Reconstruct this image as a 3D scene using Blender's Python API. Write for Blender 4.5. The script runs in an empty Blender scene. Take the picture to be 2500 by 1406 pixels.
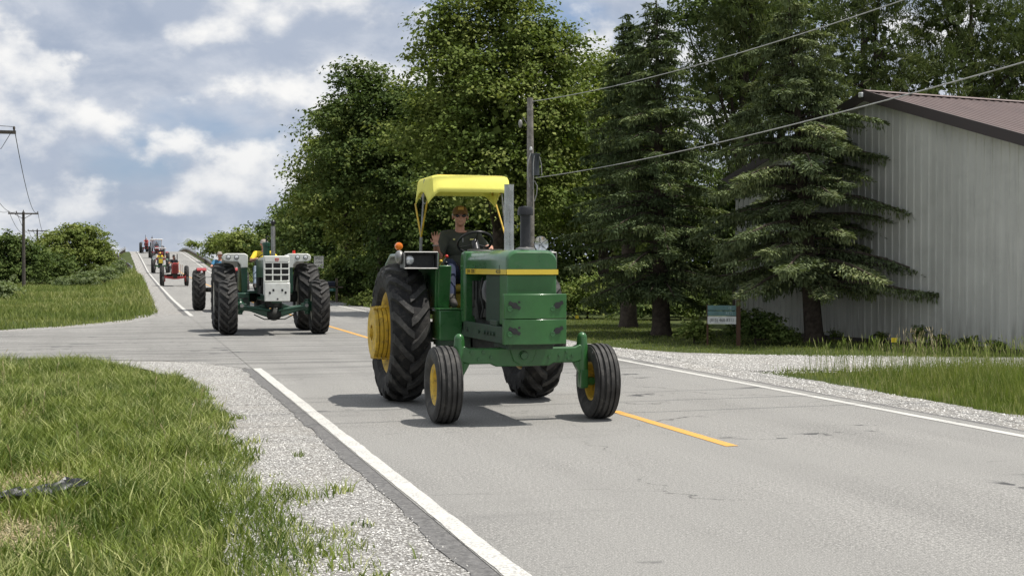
import bpy, bmesh, math, random
import numpy as np
from mathutils import Vector, Matrix, Quaternion, noise as mnoise
R = math.radians
rng = np.random.default_rng(7)
random.seed(7)
scene = bpy.context.scene
COL = scene.collection

# ------------------------------------------------------------------ camera
CAM_H = 1.68
YAW = math.atan(932 / 3300.0)
PITCH = math.atan(51 / 3300.0)
cam_data = bpy.data.cameras.new("camera")
cam_data.sensor_width = 36.0
cam_data.lens = 3300.0 / 2500.0 * 36.0
cam_data.clip_start = 0.1
cam_data.clip_end = 5000.0
cam = bpy.data.objects.new("camera", cam_data)
cam.location = (0, 0, CAM_H)
cam.rotation_euler = (math.pi / 2 - PITCH, 0, -YAW)
COL.objects.link(cam)
scene.camera = cam

# ------------------------------------------------------------------ render settings
scene.render.engine = 'CYCLES'
scene.cycles.use_denoising = True
scene.cycles.max_bounces = 6
scene.cycles.diffuse_bounces = 2
scene.cycles.glossy_bounces = 3
scene.cycles.transmission_bounces = 4
scene.cycles.transparent_max_bounces = 8
scene.cycles.sample_clamp_indirect = 6.0
scene.view_settings.view_transform = 'Standard'
scene.view_settings.look = 'None'
scene.view_settings.gamma = 1.0
scene.view_settings.exposure = 0.0

# ------------------------------------------------------------------ sky with clouds
SUN_EL = R(68.0)
SUN_AZ = math.atan2(0.955, -0.295)           # clockwise from +Y (the road's direction)
world = bpy.data.worlds.new("World")
scene.world = world
world.use_nodes = True
wn, wl = world.node_tree.nodes, world.node_tree.links
wn.clear()
w_out = wn.new('ShaderNodeOutputWorld')
w_bg = wn.new('ShaderNodeBackground')
w_bg.inputs['Strength'].default_value = 0.088
sky = wn.new('ShaderNodeTexSky')
sky.sky_type = 'NISHITA'
sky.sun_disc = False
sky.sun_elevation = SUN_EL
sky.sun_rotation = SUN_AZ
sky.air_density = 1.0
sky.dust_density = 1.0
sky.ozone_density = 1.5
w_tc = wn.new('ShaderNodeTexCoord')


def wmath(op, a, b=None, c=None, clamp=False):
    n = wn.new('ShaderNodeMath')
    n.operation = op
    n.use_clamp = clamp
    for i, v in enumerate((a, b, c)):
        if v is None:
            continue
        if isinstance(v, (int, float)):
            n.inputs[i].default_value = v
        else:
            wl.new(v, n.inputs[i])
    return n.outputs[0]


def wramp(v, lo, hi, smooth=True):
    n = wn.new('ShaderNodeMapRange')
    n.interpolation_type = 'SMOOTHSTEP' if smooth else 'LINEAR'
    n.inputs['From Min'].default_value = lo
    n.inputs['From Max'].default_value = hi
    wl.new(v, n.inputs['Value'])
    return n.outputs['Result']


def wmap(loc, scale):
    n = wn.new('ShaderNodeMapping')
    n.inputs['Location'].default_value = loc
    n.inputs['Scale'].default_value = scale
    wl.new(w_tc.outputs['Generated'], n.inputs['Vector'])
    return n.outputs['Vector']


def wnoise(vec, scale, detail, rough, dist=0.0):
    n = wn.new('ShaderNodeTexNoise')
    n.inputs['Scale'].default_value = scale
    n.inputs['Detail'].default_value = detail
    n.inputs['Roughness'].default_value = rough
    n.inputs['Distortion'].default_value = dist
    wl.new(vec, n.inputs['Vector'])
    return n.outputs['Fac']


def wmix(fac, a, b):
    n = wn.new('ShaderNodeMix')
    n.data_type = 'RGBA'
    if isinstance(fac, (int, float)):
        n.inputs[0].default_value = fac
    else:
        wl.new(fac, n.inputs[0])
    for i, v in ((6, a), (7, b)):
        if isinstance(v, tuple):
            n.inputs[i].default_value = (*v, 1)
        else:
            wl.new(v, n.inputs[i])
    return n.outputs[2]


# heaped clouds: large billows with finer ones on their edges, bright above and grey-blue below
SC = (1.0, 1.0, 1.45)


def billow(dx, dz, detail):
    o = (3.17 + dx, 1.42, 0.60 + dz)
    big = wnoise(wmap(o, SC), 6.2, 3, 0.5)
    fine = wnoise(wmap((o[0] + 5.1, o[1], o[2]), SC), 17.0, detail, 0.55, 0.0)
    return wmath('ADD', wmath('MULTIPLY', big, 0.66), wmath('MULTIPLY', fine, 0.34))


d0 = billow(0, 0, 9)
d_up = billow(-0.005, 0.022, 6)
n_big = wnoise(wmap((7.7, 2.2, 1.3), (1, 1, 2.2)), 3.4, 5, 0.55)
n_veil = wnoise(wmap((0.4, 8.2, 5.5), (1, 1, 2.0)), 9.0, 9, 0.62, 0.2)
grey = wmix(wramp(n_veil, 0.34, 0.68), (4.5, 5.2, 6.5), (7.4, 7.8, 8.6))
veil_f = wmath('MULTIPLY', wramp(n_big, 0.28, 0.44), 0.93)
base_sky = wmix(veil_f, wmix(0.45, sky.outputs['Color'], (3.0, 4.9, 8.6)), grey)
relief = wmath('ADD', wmath('SUBTRACT', d0, d_up), wmath('MULTIPLY', wmath('SUBTRACT', n_veil, 0.5), 0.12))
lit = wramp(relief, -0.070, 0.085)
puff_col = wmix(lit, (5.0, 5.7, 7.0), (11.2, 11.1, 10.9))
puff_f = wramp(d0, 0.462, 0.525)
sky_col = wmix(wmath('MULTIPLY', puff_f, 0.95), base_sky, puff_col)
# paler towards the horizon
sep = wn.new('ShaderNodeSeparateXYZ')
wl.new(w_tc.outputs['Generated'], sep.inputs[0])
hz = wmath('SUBTRACT', 1.0, wramp(sep.outputs['Z'], -0.02, 0.13))
sky_col = wmix(wmath('MULTIPLY', hz, 0.42), sky_col, (5.6, 6.2, 7.1))
wl.new(sky_col, w_bg.inputs['Color'])
wl.new(w_bg.outputs[0], w_out.inputs['Surface'])

# ------------------------------------------------------------------ sun
sun_dir = Vector((math.cos(SUN_EL) * math.sin(SUN_AZ), math.cos(SUN_EL) * math.cos(SUN_AZ), math.sin(SUN_EL)))
sd = bpy.data.lights.new("sun", 'SUN')
sd.energy = 5.0
sd.angle = R(0.53)
sd.color = (1.0, 0.955, 0.89)
sun = bpy.data.objects.new("sun", sd)
sun.rotation_euler = sun_dir.to_track_quat('Z', 'Y').to_euler()
sun.location = (20, -10, 60)
COL.objects.link(sun)

# ------------------------------------------------------------------ material helpers
MATS = {}


def nt(m):
    m.use_nodes = True
    return m.node_tree.nodes, m.node_tree.links


def setin(node, name, val, links=None):
    s = node.inputs[name]
    if isinstance(val, bpy.types.NodeSocket):
        links.new(val, s)
    elif isinstance(val, tuple) and len(val) == 3 and s.type == 'RGBA':
        s.default_value = (*val, 1)
    else:
        s.default_value = val


def tex_noise(N, L, scale, detail=4, rough=0.55, vec=None, dist=0.0):
    n = N.new('ShaderNodeTexNoise')
    n.inputs['Scale'].default_value = scale
    n.inputs['Detail'].default_value = detail
    n.inputs['Roughness'].default_value = rough
    n.inputs['Distortion'].default_value = dist
    if vec is not None:
        L.new(vec, n.inputs['Vector'])
    return n


def mixc(N, L, fac, a, b, mode='MIX'):
    n = N.new('ShaderNodeMix')
    n.data_type = 'RGBA'
    n.blend_type = mode
    if isinstance(fac, (int, float)):
        n.inputs[0].default_value = fac
    else:
        L.new(fac, n.inputs[0])
    for i, v in ((6, a), (7, b)):
        if isinstance(v, tuple):
            n.inputs[i].default_value = (*v, 1)
        else:
            L.new(v, n.inputs[i])
    return n.outputs[2]


def ramp(N, L, v, lo, hi, tmin=0.0, tmax=1.0):
    n = N.new('ShaderNodeMapRange')
    n.interpolation_type = 'SMOOTHSTEP'
    n.inputs['From Min'].default_value = lo
    n.inputs['From Max'].default_value = hi
    n.inputs['To Min'].default_value = tmin
    n.inputs['To Max'].default_value = tmax
    L.new(v, n.inputs['Value'])
    return n.outputs['Result']


def bump(N, L, h, strength, dist):
    b = N.new('ShaderNodeBump')
    b.inputs['Strength'].default_value = strength
    b.inputs['Distance'].default_value = dist
    L.new(h, b.inputs['Height'])
    return b.outputs['Normal']


def mat(name, col, rough=0.5, metal=0.0, var=0.12, vscale=6.0, dirt=None, dirt_amt=0.0, bmp=0.0, bscale=60.0,
        coat=0.0, spec=0.5, emit=None, emit_s=0.0, trans=0.0, alpha=1.0):
    """Plain procedural surface: a base colour with soft blotches, optional dust, optional fine relief."""
    if name in MATS:
        return MATS[name]
    m = bpy.data.materials.new(name)
    N, L = nt(m)
    p = N['Principled BSDF']
    tc = N.new('ShaderNodeTexCoord')
    n1 = tex_noise(N, L, vscale, 5, 0.6, tc.outputs['Object'])
    dark = tuple(c * (1 - var) for c in col)
    lite = tuple(min(1, c * (1 + var)) for c in col)
    c = mixc(N, L, ramp(N, L, n1.outputs['Fac'], 0.3, 0.7), dark, lite)
    r = None
    if dirt is not None and dirt_amt > 0:
        n2 = tex_noise(N, L, vscale * 2.3, 8, 0.7, tc.outputs['Object'], 0.3)
        f = ramp(N, L, n2.outputs['Fac'], 0.45, 0.75, 0.0, dirt_amt)
        c = mixc(N, L, f, c, dirt)
    L.new(c, p.inputs['Base Color'])
    rr = ramp(N, L, n1.outputs['Fac'], 0.2, 0.8, max(0.02, rough - 0.08), min(1, rough + 0.1))
    L.new(rr, p.inputs['Roughness'])
    p.inputs['Metallic'].default_value = metal
    p.inputs['Specular IOR Level'].default_value = spec
    p.inputs['Coat Weight'].default_value = coat
    p.inputs['Coat Roughness'].default_value = 0.12
    p.inputs['Transmission Weight'].default_value = trans
    p.inputs['Alpha'].default_value = alpha
    if emit is not None:
        p.inputs['Emission Color'].default_value = (*emit, 1)
        p.inputs['Emission Strength'].default_value = emit_s
    if bmp > 0:
        n3 = tex_noise(N, L, bscale, 4, 0.6, tc.outputs['Object'])
        L.new(bump(N, L, n3.outputs['Fac'], bmp, 0.01), p.inputs['Normal'])
    MATS[name] = m
    return m


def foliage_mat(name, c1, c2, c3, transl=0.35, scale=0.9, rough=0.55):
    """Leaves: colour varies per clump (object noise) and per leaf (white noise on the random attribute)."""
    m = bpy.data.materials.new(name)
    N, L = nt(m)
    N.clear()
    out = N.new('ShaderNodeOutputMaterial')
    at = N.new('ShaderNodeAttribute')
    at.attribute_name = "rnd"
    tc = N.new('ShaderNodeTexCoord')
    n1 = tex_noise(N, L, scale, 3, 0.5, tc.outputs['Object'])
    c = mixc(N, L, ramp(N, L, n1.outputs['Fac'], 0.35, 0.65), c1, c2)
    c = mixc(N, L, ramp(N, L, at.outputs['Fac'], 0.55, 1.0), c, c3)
    p = N.new('ShaderNodeBsdfPrincipled')
    L.new(c, p.inputs['Base Color'])
    p.inputs['Roughness'].default_value = rough
    p.inputs['Specular IOR Level'].default_value = 0.10
    t = N.new('ShaderNodeBsdfTranslucent')
    ct = mixc(N, L, 1.0, c, (1.15, 1.25, 0.55), 'MULTIPLY')
    L.new(ct, t.inputs['Color'])
    mx = N.new('ShaderNodeMixShader')
    mx.inputs[0].default_value = transl
    L.new(p.outputs[0], mx.inputs[1])
    L.new(t.outputs[0], mx.inputs[2])
    L.new(mx.outputs[0], out.inputs['Surface'])
    MATS[name] = m
    return m


# ------------------------------------------------------------------ object helpers
def link(o, parent=None):
    COL.objects.link(o)
    if parent is not None:
        o.parent = parent
    return o


def empty(name, loc=(0, 0, 0), parent=None, rz=0.0, scale=1.0):
    o = bpy.data.objects.new(name, None)
    o.location = loc
    o.rotation_euler = (0, 0, rz)
    o.scale = (scale,) * 3
    o.empty_display_size = 0.2
    return link(o, parent)


def tag(o, label=None, cat=None, group=None, kind=None):
    if label:
        o["label"] = label
    if cat:
        o["category"] = cat
    if group:
        o["group"] = group
    if kind:
        o["kind"] = kind
    return o


class MB:
    """Collects shapes and links them as one mesh object."""

    def __init__(s):
        s.v, s.f, s.m = [], [], []
        s.mi = 0

    def add(s, vs, fs):
        b = len(s.v)
        s.v += [tuple(v) for v in vs]
        s.f += [tuple(i + b for i in f) for f in fs]
        s.m += [s.mi] * len(fs)
        return s

    def box(s, c, d, rot=None):
        x, y, z = d[0] / 2, d[1] / 2, d[2] / 2
        vs = [Vector((a, b, e)) for e in (-z, z) for b in (-y, y) for a in (-x, x)]
        if rot is not None:
            M = rot if isinstance(rot, Matrix) else Matrix.Rotation(rot[1], 3, rot[0])
            vs = [M @ v for v in vs]
        vs = [v + Vector(c) for v in vs]
        return s.add(vs, [(0, 2, 3, 1), (4, 5, 7, 6), (0, 1, 5, 4), (2, 6, 7, 3), (0, 4, 6, 2), (1, 3, 7, 5)])

    def bb(s, x0, x1, y0, y1, z0, z1):
        return s.box(((x0 + x1) / 2, (y0 + y1) / 2, (z0 + z1) / 2), (x1 - x0, y1 - y0, z1 - z0))

    def prism(s, poly, lo, hi, axis='z'):
        """poly in the plane of the other two axes (order x,y / x,z / y,z), extruded along axis."""
        def P(a, b, t):
            return {'z': (a, b, t), 'y': (a, t, b), 'x': (t, a, b)}[axis]
        n = len(poly)
        vs = [P(a, b, lo) for a, b in poly] + [P(a, b, hi) for a, b in poly]
        fs = [tuple(range(n)), tuple(range(2 * n - 1, n - 1, -1))]
        fs += [(i, i + n, (i + 1) % n + n, (i + 1) % n) for i in range(n)]
        return s.add(vs, fs)

    def cyl(s, p0, p1, r0, r1=None, n=16, cap=True):
        r1 = r0 if r1 is None else r1
        p0, p1 = Vector(p0), Vector(p1)
        d = (p1 - p0).normalized()
        a = d.orthogonal().normalized()
        b = d.cross(a)
        vs = []
        for p, r in ((p0, r0), (p1, r1)):
            vs += [p + (a * math.cos(2 * math.pi * i / n) + b * math.sin(2 * math.pi * i / n)) * r for i in range(n)]
        fs = [(i, (i + 1) % n, (i + 1) % n + n, i + n) for i in range(n)]
        if cap:
            fs += [tuple(range(n - 1, -1, -1)), tuple(range(n, 2 * n))]
        return s.add(vs, fs)

    def tube(s, pts, r, n=8, closed=False, cap=True):
        pts = [Vector(p) for p in pts]
        k = len(pts)
        rs = r if isinstance(r, (list, tuple)) else [r] * k
        t0 = (pts[1] - pts[0]).normalized()
        a = t0.orthogonal().normalized()
        vs = []
        for i, p in enumerate(pts):
            if closed:
                t = (pts[(i + 1) % k] - pts[i - 1]).normalized()
            else:
                t = (pts[min(i + 1, k - 1)] - pts[max(i - 1, 0)]).normalized()
            a = (a - t * a.dot(t)).normalized()
            b = t.cross(a)
            vs += [p + (a * math.cos(2 * math.pi * j / n) + b * math.sin(2 * math.pi * j / n)) * rs[i] for j in range(n)]
        fs = []
        for i in range(k if closed else k - 1):
            i2 = (i + 1) % k
            fs += [(i * n + j, i * n + (j + 1) % n, i2 * n + (j + 1) % n, i2 * n + j) for j in range(n)]
        if cap and not closed:
            fs += [tuple(range(n - 1, -1, -1)), tuple((k - 1) * n + j for j in range(n))]
        return s.add(vs, fs)

    def lathe(s, prof, c=(0, 0, 0), axis='x', n=32, closed=False):
        """prof: list of (t along axis, radius)."""
        vs, fs = [], []
        k = len(prof)
        for j in range(n):
            a = 2 * math.pi * j / n
            ca, sa = math.cos(a), math.sin(a)
            for t, r in prof:
                v = {'x': (t, r * ca, r * sa), 'y': (r * ca, t, r * sa), 'z': (r * ca, r * sa, t)}[axis]
                vs.append((v[0] + c[0], v[1] + c[1], v[2] + c[2]))
        for j in range(n):
            j2 = (j + 1) % n
            for i in range(k if closed else k - 1):
                i2 = (i + 1) % k
                fs.append((j * k + i, j2 * k + i, j2 * k + i2, j * k + i2))
        return s.add(vs, fs)

    def ball(s, c, r, n=12, m=8):
        rx, ry, rz = (r, r, r) if isinstance(r, (int, float)) else r
        vs = [(c[0], c[1], c[2] + rz)]
        for i in range(1, m):
            t = math.pi * i / m
            for j in range(n):
                a = 2 * math.pi * j / n
                vs.append((c[0] + rx * math.sin(t) * math.cos(a), c[1] + ry * math.sin(t) * math.sin(a), c[2] + rz * math.cos(t)))
        vs.append((c[0], c[1], c[2] - rz))
        fs = [(0, 1 + j, 1 + (j + 1) % n) for j in range(n)]
        for i in range(m - 2):
            for j in range(n):
                fs.append((1 + i * n + j, 1 + (i + 1) * n + j, 1 + (i + 1) * n + (j + 1) % n, 1 + i * n + (j + 1) % n))
        b = 1 + (m - 2) * n
        e = len(vs) - 1
        fs += [(e, b + (j + 1) % n, b + j) for j in range(n)]
        return s.add(vs, fs)

    def torus(s, c, R0, r, axis=(0, 0, 1), n=28, k=8):
        q = Vector((0, 0, 1)).rotation_difference(Vector(axis).normalized())
        pts = [Vector(c) + q @ Vector((R0 * math.cos(2 * math.pi * i / n), R0 * math.sin(2 * math.pi * i / n), 0)) for i in range(n)]
        return s.tube(pts, r, k, closed=True)

    def mesh(s, name, mats, smooth=35.0, fix=True):
        me = bpy.data.meshes.new(name)
        me.from_pydata(s.v, [], s.f)
        for m_ in (mats if isinstance(mats, (list, tuple)) else [mats]):
            me.materials.append(m_)
        if any(s.m):
            me.polygons.foreach_set('material_index', s.m)
        if fix:
            bm = bmesh.new()
            bm.from_mesh(me)
            bmesh.ops.recalc_face_normals(bm, faces=bm.faces)
            bm.to_mesh(me)
            bm.free()
        if smooth:
            me.polygons.foreach_set('use_smooth', [True] * len(me.polygons))
            me.set_sharp_from_angle(angle=R(smooth))
        me.update()
        return me

    def build(s, name, mats, parent=None, loc=(0, 0, 0), smooth=35.0, bevel=0.0, seg=2, fix=True):
        o = bpy.data.objects.new(name, s.mesh(name, mats, smooth, fix))
        o.location = loc
        if bevel > 0:
            b = o.modifiers.new("bevel", 'BEVEL')
            b.width = bevel
            b.segments = seg
            b.limit_method = 'ANGLE'
            b.angle_limit = R(40)
        return link(o, parent)


def from_arrays(name, V, F, mat_, parent=None, rnd=None, smooth=False, loc=(0, 0, 0), link_it=True):
    """Big meshes from numpy arrays; F is (n,3) or (n,4)."""
    me = bpy.data.meshes.new(name)
    n, k = F.shape
    me.vertices.add(len(V))
    me.vertices.foreach_set('co', np.ascontiguousarray(V, dtype=np.float32).ravel())
    me.loops.add(n * k)
    me.loops.foreach_set('vertex_index', np.ascontiguousarray(F, dtype=np.int32).ravel())
    me.polygons.add(n)
    me.polygons.foreach_set('loop_start', np.arange(0, n * k, k, dtype=np.int32))
    me.polygons.foreach_set('loop_total', np.full(n, k, dtype=np.int32))
    me.update(calc_edges=True)
    me.materials.append(mat_)
    if rnd is not None:
        a = me.attributes.new("rnd", 'FLOAT', 'POINT')
        a.data.foreach_set('value', np.ascontiguousarray(rnd, dtype=np.float32))
    if smooth:
        me.polygons.foreach_set('use_smooth', [True] * n)
    o = bpy.data.objects.new(name, me)
    o.location = loc
    if link_it:
        link(o, parent)
    return o


def text_mesh(txt, size, mat_, name="lettering", extrude=0.001, parent=None, M=None, align='CENTER', sx=1.0):
    cu = bpy.data.curves.new(name, 'FONT')
    cu.body = txt
    cu.size = size
    cu.extrude = extrude
    cu.align_x = align
    cu.align_y = 'CENTER'
    cu.resolution_u = 3
    t = bpy.data.objects.new(name, cu)
    COL.objects.link(t)
    bpy.context.view_layer.update()
    me = bpy.data.meshes.new_from_object(t)
    bpy.data.objects.remove(t)
    bpy.data.curves.remove(cu)
    if sx != 1.0:
        for v in me.vertices:
            v.co.x *= sx
    if M is not None:
        me.transform(M)
    me.materials.clear()
    me.materials.append(mat_)
    me.name = name
    o = bpy.data.objects.new(name, me)
    return link(o, parent)


def face_to_minus_y(loc):
    """Text standing upright and read from the -Y side."""
    return Matrix.Translation(Vector(loc)) @ Matrix.Rotation(R(90), 4, 'X')


def copy_tree(o, parent=None):
    c = o.copy()
    COL.objects.link(c)
    c.parent = parent
    for ch in list(o.children):
        copy_tree(ch, c)
    return c

# ================================================================== the ground, road and gravel
_ry = np.array([-400, 50, 70, 100, 125, 142, 156, 170, 192, 215, 226, 240, 275, 340, 3000.0])
_rz = np.array([0, 0, .08, .36, .64, .86, 1.20, 1.88, 2.92, 3.92, 4.22, 4.12, 2.9, 0.2, 0.0])
_yy = np.arange(-60, 420, 1.0)
_zz = np.interp(_yy, _ry, _rz)
_k = np.hanning(19)
_zs = np.convolve(np.pad(_zz, 9, mode='edge'), _k / _k.sum(), mode='valid')


def road_z(y):
    return np.interp(y, _yy, _zs)


def road_s(y):
    y = np.asarray(y, dtype=float)
    return -0.0126 * np.logaddexp(0, (np.clip(y, -100, 420) - 146) / 6.0) * 6.0


X_L, X_C, X_R = 2.02, 5.43, 8.53


def natural_z(x, y):
    return 0.05 * np.sin(x * 0.11 + 1.3) * np.sin(y * 0.07 + 0.4) - 0.03


def ground_z(x, y):
    """Terrain: flat beside the road, the fill of the overpass falling away from it further on."""
    x = np.asarray(x, float)
    y = np.asarray(y, float)
    zr = road_z(y)
    d = np.abs(x - 5.28 - road_s(y)) - 5.6
    fall = np.clip(d, 0, None) / 2.5
    zn = natural_z(x, y) - 0.25 * np.clip((y - 60) / 60, 0, 1) * (x < 5)
    return np.where(d < 0, zr - 0.035, np.maximum(np.minimum(zr - 0.035, zr - 0.035 - fall), np.minimum(zn, zr - 0.035)))


def gz(x, y):
    return float(ground_z(x, y))


def ground_material():
    m = bpy.data.materials.new("grass_soil")
    N, L = nt(m)
    p = N['Principled BSDF']
    tc = N.new('ShaderNodeTexCoord')
    a = tex_noise(N, L, 0.35, 6, 0.6, tc.outputs['Object'])
    b = tex_noise(N, L, 9.0, 6, 0.7, tc.outputs['Object'])
    c = mixc(N, L, ramp(N, L, a.outputs['Fac'], 0.3, 0.7), (0.050, 0.068, 0.022), (0.085, 0.100, 0.036))
    c = mixc(N, L, ramp(N, L, b.outputs['Fac'], 0.45, 0.75), c, (0.035, 0.055, 0.015))
    d = tex_noise(N, L, 1.3, 5, 0.65, tc.outputs['Object'])
    c = mixc(N, L, ramp(N, L, d.outputs['Fac'], 0.62, 0.74, 0, 0.6), c, (0.17, 0.14, 0.08))
    L.new(c, p.inputs['Base Color'])
    p.inputs['Roughness'].default_value = 0.95
    p.inputs['Specular IOR Level'].default_value = 0.1
    L.new(bump(N, L, b.outputs['Fac'], 0.8, 0.05), p.inputs['Normal'])
    return m


def road_material():
    """Old sun-bleached chip seal: fine aggregate, long faint wheel-path tones, tar spots and cracks."""
    m = bpy.data.materials.new("chip_seal")
    N, L = nt(m)
    p = N['Principled BSDF']
    tc = N.new('ShaderNodeTexCoord')
    O = tc.outputs['Object']
    mp = N.new('ShaderNodeMapping')
    mp.inputs['Scale'].default_value = (1.0, 0.06, 1.0)
    L.new(O, mp.inputs['Vector'])
    streak = tex_noise(N, L, 1.1, 4, 0.6, mp.outputs[0])
    mp2 = N.new('ShaderNodeMapping')
    mp2.inputs['Scale'].default_value = (0.22, 1.0, 1.0)
    L.new(O, mp2.inputs['Vector'])
    cross = tex_noise(N, L, 0.9, 6, 0.65, mp2.outputs[0])
    big = tex_noise(N, L, 0.45, 6, 0.6, O)
    grain = tex_noise(N, L, 95.0, 3, 0.75, O)
    vor = N.new('ShaderNodeTexVoronoi')
    vor.inputs['Scale'].default_value = 120.0
    L.new(O, vor.inputs['Vector'])
    c = mixc(N, L, ramp(N, L, streak.outputs['Fac'], 0.3, 0.7), (0.205, 0.200, 0.188), (0.320, 0.312, 0.293))
    mid = tex_noise(N, L, 26.0, 4, 0.8, O)
    c = mixc(N, L, ramp(N, L, mid.outputs['Fac'], 0.36, 0.62, 0, 0.85), c, (0.160, 0.157, 0.150))
    mid2 = tex_noise(N, L, 48.0, 3, 0.7, O)
    c = mixc(N, L, ramp(N, L, mid2.outputs['Fac'], 0.48, 0.62, 0, 0.75), c, (0.42, 0.412, 0.39))
    c = mixc(N, L, ramp(N, L, big.outputs['Fac'], 0.35, 0.7, 0, 0.8), c, (0.265, 0.260, 0.246))
    c = mixc(N, L, ramp(N, L, cross.outputs['Fac'], 0.55, 0.72, 0, 0.35), c, (0.14, 0.138, 0.134))
    # turning traffic has scuffed the mouth of the side road
    sp = N.new('ShaderNodeSeparateXYZ')
    L.new(O, sp.inputs[0])
    mp3 = N.new('ShaderNodeMapping')
    mp3.inputs['Scale'].default_value = (0.10, 1.3, 1.0)
    mp3.inputs['Rotation'].default_value = (0, 0, 0.12)
    L.new(O, mp3.inputs['Vector'])
    scuff = tex_noise(N, L, 1.7, 7, 0.72, mp3.outputs[0])
    mk = N.new('ShaderNodeMath')
    mk.operation = 'MULTIPLY'
    L.new(ramp(N, L, sp.outputs['Y'], 18.5, 23.0), mk.inputs[0])
    L.new(ramp(N, L, sp.outputs['Y'], 38.0, 48.0, 1.0, 0.0), mk.inputs[1])
    mk2 = N.new('ShaderNodeMath')
    mk2.operation = 'MULTIPLY'
    L.new(mk.outputs[0], mk2.inputs[0])
    L.new(ramp(N, L, scuff.outputs['Fac'], 0.42, 0.66, 0.0, 0.85), mk2.inputs[1])
    c = mixc(N, L, mk2.outputs[0], c, (0.125, 0.123, 0.118))
    # aggregate: pale stones in darker binder
    g = ramp(N, L, grain.outputs['Fac'], 0.33, 0.67)
    c = mixc(N, L, g, mixc(N, L, 1.0, c, (0.62, 0.62, 0.62), 'MULTIPLY'), mixc(N, L, 1.0, c, (1.38, 1.37, 1.34), 'MULTIPLY'))
    # scattered tar spots, stretched across the road
    spot = tex_noise(N, L, 1.6, 2, 0.4, mp2.outputs[0])
    spot2 = tex_noise(N, L, 3.1, 3, 0.5, O)
    sf = N.new('ShaderNodeMath')
    sf.operation = 'MULTIPLY'
    L.new(ramp(N, L, spot.outputs['Fac'], 0.64, 0.68), sf.inputs[0])
    L.new(ramp(N, L, spot2.outputs['Fac'], 0.53, 0.58), sf.inputs[1])
    c = mixc(N, L, sf.outputs[0], c, (0.07, 0.07, 0.07))
    # hairline cracks
    dn = tex_noise(N, L, 1.2, 5, 0.6, O)
    add = N.new('ShaderNodeMix')
    add.data_type = 'VECTOR'
    add.blend_type = 'MIX' if hasattr(add, 'blend_type') else 'MIX'
    va = N.new('ShaderNodeVectorMath')
    va.operation = 'MULTIPLY_ADD'
    L.new(dn.outputs['Color'], va.inputs[0])
    va.inputs[1].default_value = (1.3, 1.3, 0)
    L.new(O, va.inputs[2])
    cr = N.new('ShaderNodeTexVoronoi')
    cr.feature = 'DISTANCE_TO_EDGE'
    cr.inputs['Scale'].default_value = 0.17
    L.new(va.outputs[0], cr.inputs['Vector'])
    cf = N.new('ShaderNodeMath')
    cf.operation = 'MULTIPLY'
    L.new(ramp(N, L, cr.outputs['Distance'], 0.0012, 0.0030, 1.0, 0.0), cf.inputs[0])
    L.new(ramp(N, L, big.outputs['Fac'], 0.48, 0.60, 0.0, 0.7), cf.inputs[1])
    c = mixc(N, L, cf.outputs[0], c, (0.06, 0.06, 0.058))
    L.new(c, p.inputs['Base Color'])
    p.inputs['Roughness'].default_value = 0.85
    p.inputs['Specular IOR Level'].default_value = 0.3
    L.new(bump(N, L, grain.outputs['Fac'], 0.55, 0.008), p.inputs['Normal'])
    return m


def gravel_material():
    m = bpy.data.materials.new("limestone_gravel")
    N, L = nt(m)
    p = N['Principled BSDF']
    tc = N.new('ShaderNodeTexCoord')
    O = tc.outputs['Object']
    v1 = N.new('ShaderNodeTexVoronoi')
    v1.inputs['Scale'].default_value = 42.0
    L.new(O, v1.inputs['Vector'])
    v2 = N.new('ShaderNodeTexVoronoi')
    v2.inputs['Scale'].default_value = 100.0
    L.new(O, v2.inputs['Vector'])
    big = tex_noise(N, L, 0.8, 5, 0.6, O)
    fine = tex_noise(N, L, 60, 4, 0.7, O)
    rgb = N.new('ShaderNodeSeparateColor')
    L.new(v1.outputs['Color'], rgb.inputs[0])
    c = mixc(N, L, ramp(N, L, rgb.outputs[0], 0.0, 0.9), (0.26, 0.25, 0.235), (0.62, 0.61, 0.58))
    c = mixc(N, L, ramp(N, L, v1.outputs['Distance'], 0.35, 0.62, 0, 0.75), c, (0.16, 0.15, 0.135))
    c = mixc(N, L, ramp(N, L, big.outputs['Fac'], 0.45, 0.72, 0, 0.55), c, (0.40, 0.37, 0.325))
    c = mixc(N, L, ramp(N, L, fine.outputs['Fac'], 0.55, 0.72, 0, 0.5), c, (0.20, 0.19, 0.175))
    L.new(c, p.inputs['Base Color'])
    p.inputs['Roughness'].default_value = 0.92
    p.inputs['Specular IOR Level'].default_value = 0.2
    h = N.new('ShaderNodeMath')
    h.operation = 'ADD'
    L.new(v1.outputs['Distance'], h.inputs[0])
    L.new(fine.outputs['Fac'], h.inputs[1])
    bm_ = N.new('ShaderNodeBump')
    bm_.invert = True
    bm_.inputs['Strength'].default_value = 0.9
    bm_.inputs['Distance'].default_value = 0.02
    L.new(h.outputs[0], bm_.inputs['Height'])
    L.new(bm_.outputs[0], p.inputs['Normal'])
    return m


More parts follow.
